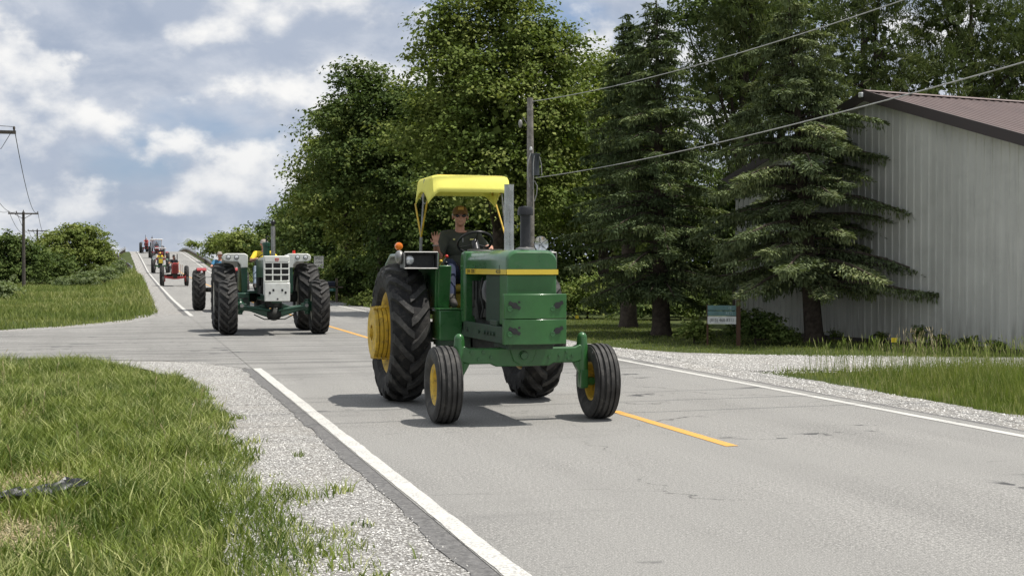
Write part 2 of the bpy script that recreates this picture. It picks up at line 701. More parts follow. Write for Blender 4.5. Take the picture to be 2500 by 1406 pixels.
def paint_material(name, col, under=(0.27, 0.27, 0.265), wear=0.6):
    m = bpy.data.materials.new(name)
    N, L = nt(m)
    p = N['Principled BSDF']
    tc = N.new('ShaderNodeTexCoord')
    O = tc.outputs['Object']
    a = tex_noise(N, L, 45, 5, 0.75, O)
    b = tex_noise(N, L, 3.0, 4, 0.6, O)
    f = N.new('ShaderNodeMath')
    f.operation = 'MULTIPLY'
    L.new(ramp(N, L, a.outputs['Fac'], 0.46, 0.58), f.inputs[0])
    L.new(ramp(N, L, b.outputs['Fac'], 0.30, 0.62, 0.25, wear), f.inputs[1])
    c = mixc(N, L, f.outputs[0], col, under)
    L.new(c, p.inputs['Base Color'])
    p.inputs['Roughness'].default_value = 0.7
    L.new(bump(N, L, a.outputs['Fac'], 0.35, 0.006), p.inputs['Normal'])
    return m


M_ground = ground_material()
M_road = road_material()
M_gravel = gravel_material()
M_white_line = paint_material("white_road_paint", (0.60, 0.585, 0.535), under=(0.33, 0.325, 0.31), wear=1.0)
M_yellow_line = paint_material("yellow_road_paint", (0.72, 0.36, 0.035))
M_edge = mat("old_asphalt_edge", (0.125, 0.122, 0.118), 0.9, var=0.3, vscale=14, dirt=(0.3, 0.29, 0.27), dirt_amt=0.7, bmp=0.6, bscale=120)

# the ground: one sheet out to the horizon
gx = np.unique(np.concatenate([np.arange(-40, 60, 1.0), np.linspace(-1500, -40, 25), np.linspace(60, 1500, 25), np.arange(-2, 14, 0.5)]))
gy = np.unique(np.concatenate([np.arange(-20, 260, 1.25), np.linspace(-300, -20, 12), np.linspace(260, 420, 40), np.linspace(420, 3000, 22)]))
GX, GY = np.meshgrid(gx, gy)
GZ = ground_z(GX, GY)
V = np.stack([GX, GY, GZ], -1).reshape(-1, 3)
nx, ny = len(gx), len(gy)
i0 = (np.arange(ny - 1)[:, None] * nx + np.arange(nx - 1)[None, :]).ravel()
F = np.stack([i0, i0 + 1, i0 + nx + 1, i0 + nx], -1)
tag(from_arrays("ground", V, F, M_ground, smooth=True), "grassy ground beside and beyond the road", "ground", kind="structure")


def strip(name, xa, xb, ys, dz, m, ja=0.0, jb=0.0, n=2, follow=True):
    """A sheet along the road between offsets xa and xb (functions or numbers), jittered edges."""
    ys = np.asarray(ys, float)
    fa = xa(ys) if callable(xa) else np.full(len(ys), float(xa))
    fb = xb(ys) if callable(xb) else np.full(len(ys), float(xb))

    def wob(j, seed):
        if j == 0:
            return np.zeros(len(ys))
        return np.array([j * (mnoise.noise((y * 1.7, seed, 0.0)) + 0.6 * mnoise.noise((y * 6.0, seed, 3.0))) for y in ys])
    fa = fa + wob(ja, 1.5)
    fb = fb + wob(jb, 7.5)
    t = np.linspace(0, 1, n)
    X = fa[:, None] * (1 - t) + fb[:, None] * t + (road_s(ys)[:, None] if follow else 0)
    Y = np.repeat(ys[:, None], n, 1)
    Z = road_z(Y) + dz
    V = np.stack([X, Y, Z], -1).reshape(-1, 3)
    k = len(ys)
    i0 = (np.arange(k - 1)[:, None] * n + np.arange(n - 1)[None, :]).ravel()
    F = np.stack([i0, i0 + 1, i0 + n + 1, i0 + n], -1)
    o = from_arrays(name, V, F, m, smooth=True)
    return tag(o, kind="structure")


y_fine = np.concatenate([np.arange(-15, 60, 0.12), np.arange(60, 330, 1.5)])
y_mid = np.concatenate([np.arange(-15, 60, 1.0), np.arange(60, 330, 1.5)])
strip("road", 1.94, 8.78, y_mid, 0.0, M_road, n=9)
strip("road_edge", 1.79, 1.945, y_fine[y_fine < 22.8], -0.004, M_edge, ja=0.04)
strip("far_road_edge", 1.79, 1.945, y_fine[y_fine > 48], -0.004, M_edge, ja=0.035)
strip("right_road_edge", 8.775, 8.88, y_fine, -0.004, M_edge, jb=0.03)
strip("left_shoulder", lambda y: np.where(y > 44, 0.85, 0.6), 1.82, y_fine, -0.010, M_gravel, ja=0.12)
strip("right_shoulder", 8.85, lambda y: np.where(y > 30, 9.45, 9.75), y_fine, -0.010, M_gravel, jb=0.12)
strip("white_edge_line_near", X_L - 0.068, X_L + 0.068, np.arange(-15, 22.75, 0.05), 0.004, M_white_line, 0.009, 0.012)
strip("white_edge_line_far", X_L - 0.068, X_L + 0.068, np.arange(47.5, 300, 0.7), 0.004, M_white_line, 0.006, 0.006)
strip("white_edge_line_right", X_R - 0.062, X_R + 0.062, np.concatenate([np.arange(-15, 60, 0.3), np.arange(60, 300, 0.9)]), 0.004, M_white_line, 0.006, 0.006)
for k, (a, b) in enumerate(((-0.6, 2.6), (11.62, 14.85), (23.85, 27.05))):
    strip("yellow_dash", X_C - 0.062, X_C + 0.062, np.linspace(a, b, 16), 0.004, M_yellow_line, 0.006, 0.006)
strip("yellow_line_far", X_C - 0.062, X_C + 0.062, np.arange(30.6, 300, 0.7), 0.004, M_yellow_line, 0.006, 0.006)


def sheet(name, pts, z, m, jit=0.05, step=0.4):
    """A flat sheet with a wandering outline."""
    out = []
    n = len(pts)
    for i in range(n):
        a, b = Vector(pts[i]), Vector(pts[(i + 1) % n])
        k = max(1, int((b - a).length / step)) if (b - a).length < 40 else 1
        nrm = Vector((-(b - a).y, (b - a).x)).normalized()
        for j in range(k):
            p = a.lerp(b, j / k)
            w = jit * mnoise.noise((p.x * 1.9, p.y * 1.9, 0.3)) + jit * 0.5 * mnoise.noise((p.x * 7, p.y * 7, 1.3))
            out.append(p + nrm * w)
    bm = bmesh.new()
    vs = [bm.verts.new((p.x, p.y, z)) for p in out]
    es = [bm.edges.new((vs[i], vs[(i + 1) % len(vs)])) for i in range(len(vs))]
    bmesh.ops.triangle_fill(bm, use_beauty=True, edges=es)
    bmesh.ops.recalc_face_normals(bm, faces=bm.faces)
    for f in bm.faces:
        if f.normal.z < 0:
            f.normal_flip()
    me = bpy.data.meshes.new(name)
    bm.to_mesh(me)
    bm.free()
    me.materials.append(m)
    return tag(link(bpy.data.objects.new(name, me)), kind="structure")


SIDE_NEAR = [(1.9, 22.8), (1.5, 23.6), (0.55, 25.2), (-1.0, 25.9), (-2.6, 26.4), (-6, 26.9), (-20, 27.2), (-60, 27.2)]
SIDE_FAR = [(-60, 33.4), (-20, 34.0), (-8, 35.3), (-3.3, 37.5), (-1.3, 39.9), (0.0, 43.0), (0.75, 46.6), (1.5, 50.0), (1.96, 53.0)]
sheet("side_road", SIDE_NEAR + SIDE_FAR + [(1.99, 22.8)], -0.006, M_road, 0.06)
sheet("gravel_corner", [(1.78, 15.0), (1.78, 23.0), (0.9, 25.6), (-1.0, 26.5), (-6, 27.4), (-20, 27.7), (-20, 26.4), (-6, 26.1), (-2.6, 25.4), (-1.2, 25.2), (-0.3, 24.3), (0.3, 23.2), (0.75, 20.8), (0.7, 15.0)], -0.014, M_gravel, 0.10)
sheet("gravel_far_corner", [(1.80, 44.0), (1.80, 54.0), (0.2, 49), (0.15, 46.5), (-0.5, 44.0), (-1.8, 41.0), (-3.6, 38.4), (-8.2, 36.2), (-20, 34.6), (-20, 33.7), (-8, 34.9), (-3.2, 37.0), (-1.0, 39.6), (0.3, 42.8)], -0.014, M_gravel, 0.10)
sheet("gravel_driveway", [(8.86, 19.0), (9.6, 20.3), (10.6, 20.1), (13.9, 18.8), (18, 17.4), (40, 14.5), (40, 18.5), (20, 20.9), (16.2, 21.8), (12.6, 23.1), (10.6, 24.8), (9.75, 26.5), (9.6, 29.0), (9.4, 33.0), (8.86, 36.0)], -0.014, M_gravel, 0.14)

# ================================================================== tractors
G_ = (0.012, 0.105, 0.028)
M_jgreen = mat("tractor_green", (0.030, 0.124, 0.034), 0.30, var=0.10, vscale=5, dirt=(0.085, 0.13, 0.075), dirt_amt=0.4, coat=0.5, bmp=0.06, bscale=7)
M_jgreen2 = mat("tractor_green_plate", (0.032, 0.130, 0.031), 0.36, var=0.12, vscale=4, dirt=(0.05, 0.16, 0.06), dirt_amt=0.3, coat=0.4, bmp=0.05, bscale=20)
M_jyellow = mat("wheel_yellow", (0.66, 0.43, 0.040), 0.5, var=0.2, vscale=7, dirt=(0.17, 0.115, 0.05), dirt_amt=0.85)
M_stripe = mat("stripe_yellow", (0.78, 0.56, 0.06), 0.35, var=0.05)
M_canopy = mat("canopy_yellow", (0.94, 0.88, 0.20), 0.85, var=0.05, vscale=3, bmp=0.25, bscale=6, spec=0.2)
M_black = mat("black_paint", (0.010, 0.010, 0.011), 0.35, var=0.3, dirt=(0.06, 0.055, 0.05), dirt_amt=0.4)
M_dark = mat("engine_grime", (0.022, 0.024, 0.021), 0.75, var=0.5, vscale=11, dirt=(0.07, 0.065, 0.05), dirt_amt=0.6, bmp=0.5, bscale=40)
M_rubber = mat("tyre_rubber", (0.036, 0.035, 0.033), 0.70, var=0.35, vscale=5, dirt=(0.15, 0.14, 0.125), dirt_amt=0.55, bmp=0.25, bscale=50, spec=0.35)
M_carcass = mat("tyre_carcass", (0.016, 0.0155, 0.015), 0.75, var=0.35, vscale=5, dirt=(0.11, 0.10, 0.085), dirt_amt=0.6, spec=0.35)
M_chrome = mat("bright_pipe", (0.55, 0.55, 0.56), 0.28, 0.85, var=0.18, vscale=7, dirt=(0.30, 0.27, 0.24), dirt_amt=0.35)
M_dullhose = mat("grey_hose", (0.12, 0.12, 0.12), 0.6)
M_steel = mat("dull_steel", (0.30, 0.30, 0.29), 0.5, 0.6, var=0.2, vscale=9, dirt=(0.16, 0.12, 0.09), dirt_amt=0.4)
M_rail = mat("grimy_green", (0.030, 0.060, 0.034), 0.65, var=0.3, vscale=12, dirt=(0.055, 0.05, 0.04), dirt_amt=0.8, bmp=0.4, bscale=45)
M_slat = mat("slat_paint", (0.045, 0.075, 0.052), 0.6, var=0.2)
M_lens = mat("lamp_lens", (0.75, 0.76, 0.76), 0.10, 0.35, var=0.15, vscale=30)
M_reflector = mat("lamp_reflector", (0.62, 0.63, 0.62), 0.22, 0.9, var=0.2, vscale=18)
M_amber = mat("amber_lens", (0.80, 0.20, 0.015), 0.2, var=0.2, vscale=40)
M_redlens = mat("red_lens", (0.62, 0.03, 0.015), 0.25, var=0.15, vscale=40)
M_ink = mat("black_lettering_and_slots", (0.02, 0.02, 0.02), 0.5, var=0.0)
M_seat = mat("seat_vinyl", (0.62, 0.42, 0.05), 0.5, var=0.1)
M_white_paint = mat("cream_white_paint", (0.70, 0.71, 0.66), 0.38, var=0.06, vscale=5, dirt=(0.35, 0.33, 0.28), dirt_amt=0.3, coat=0.3)
M_ogreen = mat("dark_tractor_green", (0.010, 0.060, 0.032), 0.38, var=0.12, vscale=6, dirt=(0.06, 0.08, 0.05), dirt_amt=0.3, coat=0.3)
M_wheelwhite = mat("wheel_cream", (0.66, 0.64, 0.55), 0.5, var=0.1, dirt=(0.3, 0.27, 0.2), dirt_amt=0.4)
M_tred = mat("tractor_red", (0.34, 0.020, 0.018), 0.42, var=0.15, vscale=6, dirt=(0.16, 0.06, 0.05), dirt_amt=0.4, coat=0.2)
M_canvas_white = mat("white_fibreglass", (0.80, 0.80, 0.80), 0.5, var=0.04)


def lug_tyre(name, Ro, W, rim_r, n_lug, lug_h, sweep=0.26, lug_w=None, overlap=0.06):
    """Agricultural tyre about the x axis: rounded carcass with two rows of chevron bars."""
    mb = MB()
    Rc = Ro - lug_h
    hw = W / 2
    prof = [(-hw * .62, rim_r), (-hw * .92, rim_r + (Rc - rim_r) * .22), (-hw * 1.0, rim_r + (Rc - rim_r) * .52), (-hw * .97, Rc - (Rc - rim_r) * .18), (-hw * .86, Rc - .035),
            (-hw * .45, Rc - .006), (0, Rc), (hw * .45, Rc - .006), (hw * .86, Rc - .035), (hw * .97, Rc - (Rc - rim_r) * .18), (hw * 1.0, rim_r + (Rc - rim_r) * .52), (hw * .92, rim_r + (Rc - rim_r) * .22), (hw * .62, rim_r)]
    mb.lathe(prof, n=48)
    lw = lug_w or (2 * math.pi * Ro / n_lug * 0.30)

    def carc(t):                                  # radius of the carcass at |t| (0 centre .. 1 shoulder)
        return np.interp(t, [0, .45, .86, 1.0], [Rc, Rc - .006, Rc - .035, Rc - .10])
    for s in (-1, 1):
        for i in range(n_lug):
            a0 = 2 * math.pi * (i + (0.5 if s > 0 else 0)) / n_lug
            st = [(-overlap, 0), (.25, .22), (.6, .62), (.9, 1.0), (1.02, 1.06)]
            vs = []
            for (t, f) in st:
                a = a0 + sweep * f
                rb = float(carc(abs(t))) - .012
                rt = min(Ro, float(carc(abs(t))) + lug_h) if t < .95 else float(carc(1.0)) + lug_h * .45
                wa = lw / Ro * (1.0 + .35 * f)
                for (r, k) in ((rb, .62), (rt, .45), (rt, -.45), (rb, -.62)):
                    b = a + k * wa
                    vs.append((s * hw * t, -r * math.cos(b), r * math.sin(b)))
            fs = []
            for q in range(len(st) - 1):
                o = q * 4
                fs += [(o + j, o + j + 1, o + 5 + j, o + 4 + j) for j in range(3)]
            fs += [(0, 1, 2, 3), (19, 18, 17, 16)]
            mb.mi = 1
            mb.add(vs, fs)
    return mb.mesh(name, [M_carcass, M_rubber], smooth=28)


def rib_tyre(name, Ro, W, rim_r, ribs=4):
    """Front tyre with circumferential ribs."""
    mb = MB()
    hw = W / 2
    prof = [(-hw * .66, rim_r), (-hw * .93, rim_r + (Ro - rim_r) * .28), (-hw, rim_r + (Ro - rim_r) * .58), (-hw * .95, Ro - .055), (-hw * .84, Ro - .022)]
    tw = hw * .80
    for i in range(ribs):
        c = -tw + (2 * tw) * (i + .5) / ribs
        w = 2 * tw / ribs
        crown = .020 * (c / tw) ** 2
        prof += [(c - w * .36, Ro - .018 - crown), (c - w * .28, Ro - crown), (c + w * .28, Ro - crown), (c + w * .36, Ro - .018 - crown)]
    prof += [(hw * .84, Ro - .022), (hw * .95, Ro - .055), (hw, rim_r + (Ro - rim_r) * .58), (hw * .93, rim_r + (Ro - rim_r) * .28), (hw * .66, rim_r)]
    mb.lathe(prof, n=56)
    return mb.mesh(name, M_rubber, smooth=30)


def rim_mesh(name, rim_r, W, dish, m, hub=0.11, bolts=8):
    """Wheel disc about the x axis, dished; outer face towards -x."""
    mb = MB()
    hw = W * .33
    prof = [(hw, rim_r + .02), (hw * .9, rim_r - .02), (-hw * .55, rim_r - .045), (-hw * .9, rim_r - .02), (-hw, rim_r + .022), (-hw * 1.06, rim_r + .008), (-hw * .85, rim_r - .040),
            (-hw * .1 + dish * .0, rim_r - .075), (dish, rim_r * .62), (dish + .02, rim_r * .45), (dish - .01, hub * 1.5), (dish - .015, hub), (dish - .07, hub * .92), (dish - .085, hub * .55), (dish - .085, 0.001)]
    mb.lathe(prof, n=40)
    for i in range(bolts):
        a = 2 * math.pi * i / bolts
        r = hub * 1.28
        mb.cyl((dish + .01, r * math.cos(a), r * math.sin(a)), (dish - .035, r * math.cos(a), r * math.sin(a)), .014, n=6)
    return mb.mesh(name, m, smooth=40)


def wheel(parent, name, loc, tyre_me, rim_me, side, extra=None):
    """side -1: outer face looks to -x; +1 to +x."""
    w = empty(name, loc, parent)
    t = link(bpy.data.objects.new("tyre", tyre_me), w)
    t.rotation_euler = (random.uniform(0, 1) * 0 + 0.0, 0, 0)
    r = link(bpy.data.objects.new("rim", rim_me), w)
    if side > 0:
        r.rotation_euler = (0, 0, math.pi)
    return w


def lamp(parent, name, c, r, d=(0, -1, 0), mh=None, ml=None):
    d = Vector(d).normalized()
    mb = MB()
    mb.cyl(Vector(c) - d * r * .7, Vector(c), r * .6, r * 1.08, 20)
    o = mb.build(name, mh or M_black, parent)
    mb = MB()
    q = Vector((0, 0, 1)).rotation_difference(d)
    vs, fs = [], []
    rows = [(r * .84, 0.0), (r * .68, r * .12), (r * .4, r * .20), (0.001, r * .24)]
    for (rr, h) in rows:
        for j in range(20):
            a = 2 * math.pi * j / 20
            vs.append(Vector(c) + q @ Vector((rr * math.cos(a), rr * math.sin(a), h + .003)))
    for i in range(3):
        for j in range(20):
            fs.append((i * 20 + j, i * 20 + (j + 1) % 20, (i + 1) * 20 + (j + 1) % 20, (i + 1) * 20 + j))
    mb.add(vs, fs)
    mb.build("lens", ml or M_lens, o)
    return o


def rounded_hood(x_half, y0, y1, z_side, z_top, n=8, y_taper=0.0, r=None):
    """Closed hood shell: arched section along y (y0 front, y1 rear)."""
    mb = MB()
    r = r or min(x_half * .45, z_top - z_side)
    sec = [(-x_half, z_side)]
    for i in range(n + 1):
        a = math.pi - (math.pi / 2) * i / n
        sec.append((-x_half + r + r * math.cos(a), z_top - r + r * math.sin(a)))
    for i in range(n + 1):
        a = math.pi / 2 - (math.pi / 2) * i / n
        sec.append((x_half - r + r * math.cos(a), z_top - r + r * math.sin(a)))
    sec.append((x_half, z_side))
    k = len(sec)
    ys = [(y0, .93, -.030), (y0 + .02, .975, -.012), (y0 + .06, 1.0, 0.0), ((y0 + y1) / 2, 1.0, .008), (y1, 1.0 + y_taper, 0.0)]
    vs = []
    for (y, sx, dz) in ys:
        for (a, b) in sec:
            vs.append((a * sx, y, b + dz * max(0, (b - z_side) / (z_top - z_side))))
    fs = []
    for i in range(len(ys) - 1):
        for j in range(k):
            fs.append((i * k + j, i * k + (j + 1) % k, (i + 1) * k + (j + 1) % k, (i + 1) * k + j))
    fs += [tuple(range(k)), tuple(range((len(ys) - 1) * k + k - 1, (len(ys) - 1) * k - 1, -1))]
    mb.add(vs, fs)
    return mb


# ------------------------------------------------------------------ the front tractor (green and yellow, fabric canopy)
T1Y = 16.74
t1 = empty("farm_tractor", (4.12, T1Y, 0))
tag(t1, "green tractor with yellow wheels and yellow fabric canopy leading the line", "tractor", "tractors in the road parade")
FA = -2.53                                     # front axle
ME_rear = lug_tyre("rear_tyre", 0.868, 0.48, 0.50, 18, 0.055, sweep=0.30)
ME_front = rib_tyre("front_tyre", 0.420, 0.285, 0.215, 4)
ME_rear_rim = rim_mesh("rear_rim", 0.50, 0.47, 0.05, M_jyellow, 0.12, 8)
ME_front_rim = rim_mesh("front_rim", 0.215, 0.285, 0.02, M_jyellow, 0.07, 6)
rw = wheel(t1, "rear_wheel", (-.86, 0, .862), ME_rear, ME_rear_rim, -1)
# cast wheel weights stacked outside the right rear wheel
for i, (r, x0) in enumerate(((.33, -.175), (.325, -.228), (.32, -.281), (.315, -.334))):
    mb = MB()
    mb.lathe([(x0 + .024, .10), (x0 + .024, r * .96), (x0 + .018, r), (x0 - .018, r), (x0 - .024, r * .95), (x0 - .026, r * .78), (x0 - .018, r * .70), (x0 - .018, .16), (x0 - .024, .15), (x0 - .024, .10)], n=36, closed=True)
    for a in (1.25, 1.9, 4.4, 5.0):
        mb.box((x0, math.cos(a) * r * .98, math.sin(a) * r * .98), (.040, .05, .05), ('X', a))
    mb.build("wheel_weight", M_jyellow, rw, smooth=40)
MB().cyl((-.12, 0, 0), (-.39, 0, 0), .055, n=16).build("axle_end", M_jyellow, rw)
wheel(t1, "rear_wheel", (.86, 0, .862), ME_rear, ME_rear_rim, 1)
wheel(t1, "front_wheel", (-.875, FA, .416), ME_front, ME_front_rim, -1)
wheel(t1, "front_wheel", (.89, FA, .416), ME_front, ME_front_rim, 1)
# front axle: beam, pivot and knees
mb = MB()
mb.prism([(-.60, .80), (.60, .80), (.66, .83), (.70, .80), (.70, .66), (.60, .63), (.36, .63), (.30, .60), (-.30, .60), (-.36, .63), (-.60, .63), (-.70, .66), (-.70, .80), (-.66, .83)], FA - .06, FA + .06, 'y')
ax = mb.build("front_axle", M_jgreen2, t1, bevel=.012)
MB().prism([(-.17, .84), (.17, .84), (.11, .66), (.04, .615), (-.04, .615), (-.11, .66)], FA - .085, FA + .085, 'y').build("pivot_bracket", M_jgreen2, ax, bevel=.01)
mb = MB()
mb.cyl((0, FA - .085, .715), (0, FA - .115, .715), .036, n=18)
mb.torus((0, FA - .09, .715), .045, .010, (0, 1, 0))
mb.build("pivot_pin", M_jgreen, ax)
for bx, bz in ((-.58, .76), (-.50, .68), (-.36, .70), (.30, .70), (.42, .715), (.50, .755), (.57, .715), (.52, .68), (-.45, .76)):
    MB().cyl((bx, FA - .058, bz), (bx, FA - .078, bz), .018, n=6).build("axle_bolt", M_jgreen, ax)
for s in (-1, 1):
    mb = MB()
    mb.tube([(s * .70, FA, .90), (s * .70, FA, .74), (s * .705, FA, .60), (s * .715, FA, .46), (s * .72, FA, .34)], [.055, .068, .066, .056, .050], 18)
    mb.ball((s * .70, FA, .90), (.056, .056, .062))
    mb.cyl((s * .715, FA, .416), (s * .84, FA, .416), .052, .045, 16)
    mb.box((s * .71, FA, .45), (.085, .13, .20))
    mb.prism([(s * .58, .66), (s * .66, .64), (s * .70, .56), (s * .68, .48), (s * .62, .58)], FA - .045, FA + .045, 'y')
    mb.build("steering_knuckle", M_jgreen2, t1, bevel=.006)
MB().tube([(-.66, FA + .16, .70), (.66, FA + .16, .70)], .018, 8).build("tie_rod", M_rail, t1)

# frame rails, engine, gearbox
for s in (-1, 1):
    mb = MB()
    mb.bb(min(s * .26, s * .31), max(s * .26, s * .31), -2.92, -1.05, .86, 1.04)
    rl = mb.build("frame_rail", M_rail, t1, bevel=.008)
    for by in (-2.55, -2.42, -2.29, -2.16, -1.9, -1.35):
        MB().cyl((s * .305, by, .955), (s * .335, by, .955), .024, n=6).build("rail_bolt", M_rail, rl)
mb = MB()
mb.bb(-.17, .17, -2.1, -1.0, .72, 1.52)
mb.bb(-.21, .21, -2.05, -1.15, 1.1, 1.2)
mb.cyl((0, -2.1, 1.3), (0, -2.2, 1.3), .16, n=18)
mb.bb(-.14, .14, -2.4, -2.1, .72, .86)
for i in range(6):
    mb.cyl((-.20, -1.95 + i * .15, 1.2), (-.20, -1.95 + i * .15, 1.52), .022, n=8)
mb.build("engine", M_dark, t1, bevel=.01)
MB().tube([(-.20, -1.98, 1.54), (-.25, -1.97, 1.50), (-.275, -1.98, 1.42), (-.27, -2.0, 1.34), (-.22, -2.02, 1.28)], .032, 10).build("coolant_hose", M_dullhose, t1)
mb = MB()
mb.tube([(-.22, -1.7, 1.56), (-.26, -1.72, 1.38), (-.24, -1.8, 1.22), (-.26, -1.78, 1.1)], .012, 6)
mb.tube([(-.24, -1.5, 1.5), (-.27, -1.6, 1.30), (-.25, -1.62, 1.1)], .010, 6)
mb.cyl((-.23, -1.55, 1.08), (-.23, -1.55, 1.30), .05, n=12)
mb.build("fuel_lines", M_dark, t1)
MB().bb(-.22, .22, -1.0, .35, .62, 1.10).bb(-.34, .34, -.1, .3, .62, 1.10).build("gearbox", M_rail, t1, bevel=.03)
MB().cyl((-.72, 0, .862), (.72, 0, .862), .13, n=20).build("axle_housing", M_rail, t1)
MB().bb(-.30, .30, -2.60, -2.30, 1.04, 1.10).bb(-.25, .25, -2.9, -2.3, .80, .90).build("front_support", M_rail, t1, bevel=.01)

# hood with its stripe
mb = rounded_hood(.285, -2.95, -1.12, 1.60, 1.862, r=.12)
hood = mb.build("hood", M_jgreen, t1, smooth=40)
HX = .2865
mb = MB()
for s in (-1, 1):
    mb.add([(s * (HX + .002), -2.945, 1.600), (s * (HX + .002), -2.945, 1.655), (s * (HX + .002), -1.13, 1.662), (s * (HX + .002), -1.13, 1.598)], [(0, 1, 2, 3)])
mb.add([(-.287, -2.957, 1.600), (.287, -2.957, 1.600), (.287, -2.957, 1.655), (-.287, -2.957, 1.655)], [(0, 1, 2, 3)])
for yy_ in (-2.66, -1.62):                  # panel joints
    MB().bb(-.2885, .2885, yy_ - .004, yy_ + .004, 1.60, 1.70).build("hood_joint", M_dark, hood, smooth=0)

stripe = mb.build("hood_stripe", M_stripe, hood, smooth=0)
Mx = Matrix.Translation((-HX - .003, -1.40, 1.630)) @ Matrix.Rotation(R(-90), 4, 'Z') @ Matrix.Rotation(R(90), 4, 'X')
text_mesh("JOHN", .062, M_ink, "side_lettering", .0006, hood, Mx @ Matrix.Translation((-.105, 0, 0)), sx=.98)
text_mesh("DEERE", .062, M_ink, "side_lettering", .0006, hood, Mx @ Matrix.Translation((.098, 0, 0)), sx=.98)
Mx = Matrix.Translation((-HX - .003, -2.62, 1.629)) @ Matrix.Rotation(R(-90), 4, 'Z') @ Matrix.Rotation(R(90), 4, 'X')
text_mesh("4030", .066, M_ink, "model_lettering", .0006, hood, Mx, sx=1.5)
mb = MB()
mb.bb(-.275, .275, -2.935, -2.62, 1.06, 1.598)
mb.build("grille_housing", M_jgreen2, t1, bevel=.012)
mb = MB()
mb.bb(-.262, .262, -2.62, -2.05, 1.06, 1.595)
sc = mb.build("side_screen", M_dark, t1)
ME_slat = MB().bb(-.275, -.262, -.009, .009, 1.08, 1.585).mesh("screen_slat", M_slat)
for i in range(17):
    o = bpy.data.objects.new("screen_slat", ME_slat)
    o.location = (0, -2.60 + i * .033, 0)
    link(o, sc)
mb = MB()
mb.prism([(-1.15, .90), (-1.06, .90), (-.95, 1.20), (-.95, 1.78), (-1.0, 1.86), (-1.15, 1.87)], -.31, .31, 'x')
cowl = mb.build("cowl", M_jgreen, t1, bevel=.03, seg=3)
MB().prism([(-1.0, 1.62), (-.86, 1.60), (-.80, 1.72), (-.95, 1.90), (-1.04, 1.88)], -.22, .22, 'x').build("dashboard", M_black, cowl, bevel=.015)

# bent steel weight plates on the nose
for (z0, z1) in ((1.135, 1.395), (.865, 1.128)):
    mb = MB()
    yb, ye, yc = -2.99, -3.065, -3.118
    mb.prism([(-.345, yb), (-.345, ye), (0.0, yc), (.345, ye), (.345, yb)], z0, z1, 'z')
    pl = mb.build("nose_weight", M_jgreen2, t1, bevel=.006)
    for s in (-1, 1):
        zc = (z0 + z1) / 2 + .01
        yy = -3.086
        th = R(-28) * -s
        mb = MB()
        mb.box((s * .235, yy - .002, zc), (.135, .016, .036), ('Y', R(28) * (1 if s < 0 else -1)))
        mb.cyl((s * .235, yy + .004, zc), (s * .235, yy - .009, zc), .034, n=14)
        mb.build("lift_slot", M_ink, pl, smooth=0)  # raised black block; the slot's inner shade is put into its colour
        mb = MB()
        mb.cyl((s * .235 - .055 * 1, yy + .004, zc - .033), (s * .235 - .055, yy - .012, zc - .033), .022, n=14)
        mb.torus((s * .235 - .055, yy - .010, zc - .033), .023, .005, (0, 1, 0), 16, 6)
        mb.build("weight_bolt", M_jgreen, pl)
        MB().cyl((s * .235 + .05, yy + .004, zc + .036), (s * .235 + .05, yy - .008, zc + .036), .013, n=10).build("bolt_hole", M_ink, pl)  # raised black disc with the shade of a hole as its colour
MB().bb(-.30, .30, -2.99, -2.90, .87, 1.36).build("weight_bracket", M_rail, t1)
MB().bb(.345, .375, -2.95, -2.90, .90, 1.18).cyl((.36, -2.92, 1.16), (.36, -2.92, 1.20), .035, n=12).build("tow_hook_arm", M_black, t1)

# exhaust stack and air cleaner
mb = MB()
mb.lathe([(1.84, .075), (1.87, .075), (1.875, .056), (2.59, .054), (2.61, .056), (2.61, .046), (2.3, .045)], (0, -2.03, 0), 'z', 24)
mb.build("exhaust_stack", M_chrome, t1)
mb = MB()
mb.lathe([(1.84, .10), (1.875, .10), (1.90, .062), (1.92, .055), (2.24, .055), (2.245, .085), (2.30, .085), (2.335, .070), (2.345, .0)], (.03, -2.58, 0), 'z', 24)
mb.build("air_cleaner", M_black, t1)
MB().lathe([(1.85, .11), (1.885, .105), (1.895, .06)], (.03, -2.58, 0), 'z', 24).build("air_cleaner_base", M_steel, t1)
MB().cyl((.14, -2.35, 1.86), (.14, -2.35, 1.90), .035, n=14).build("radiator_cap", M_tred, t1)

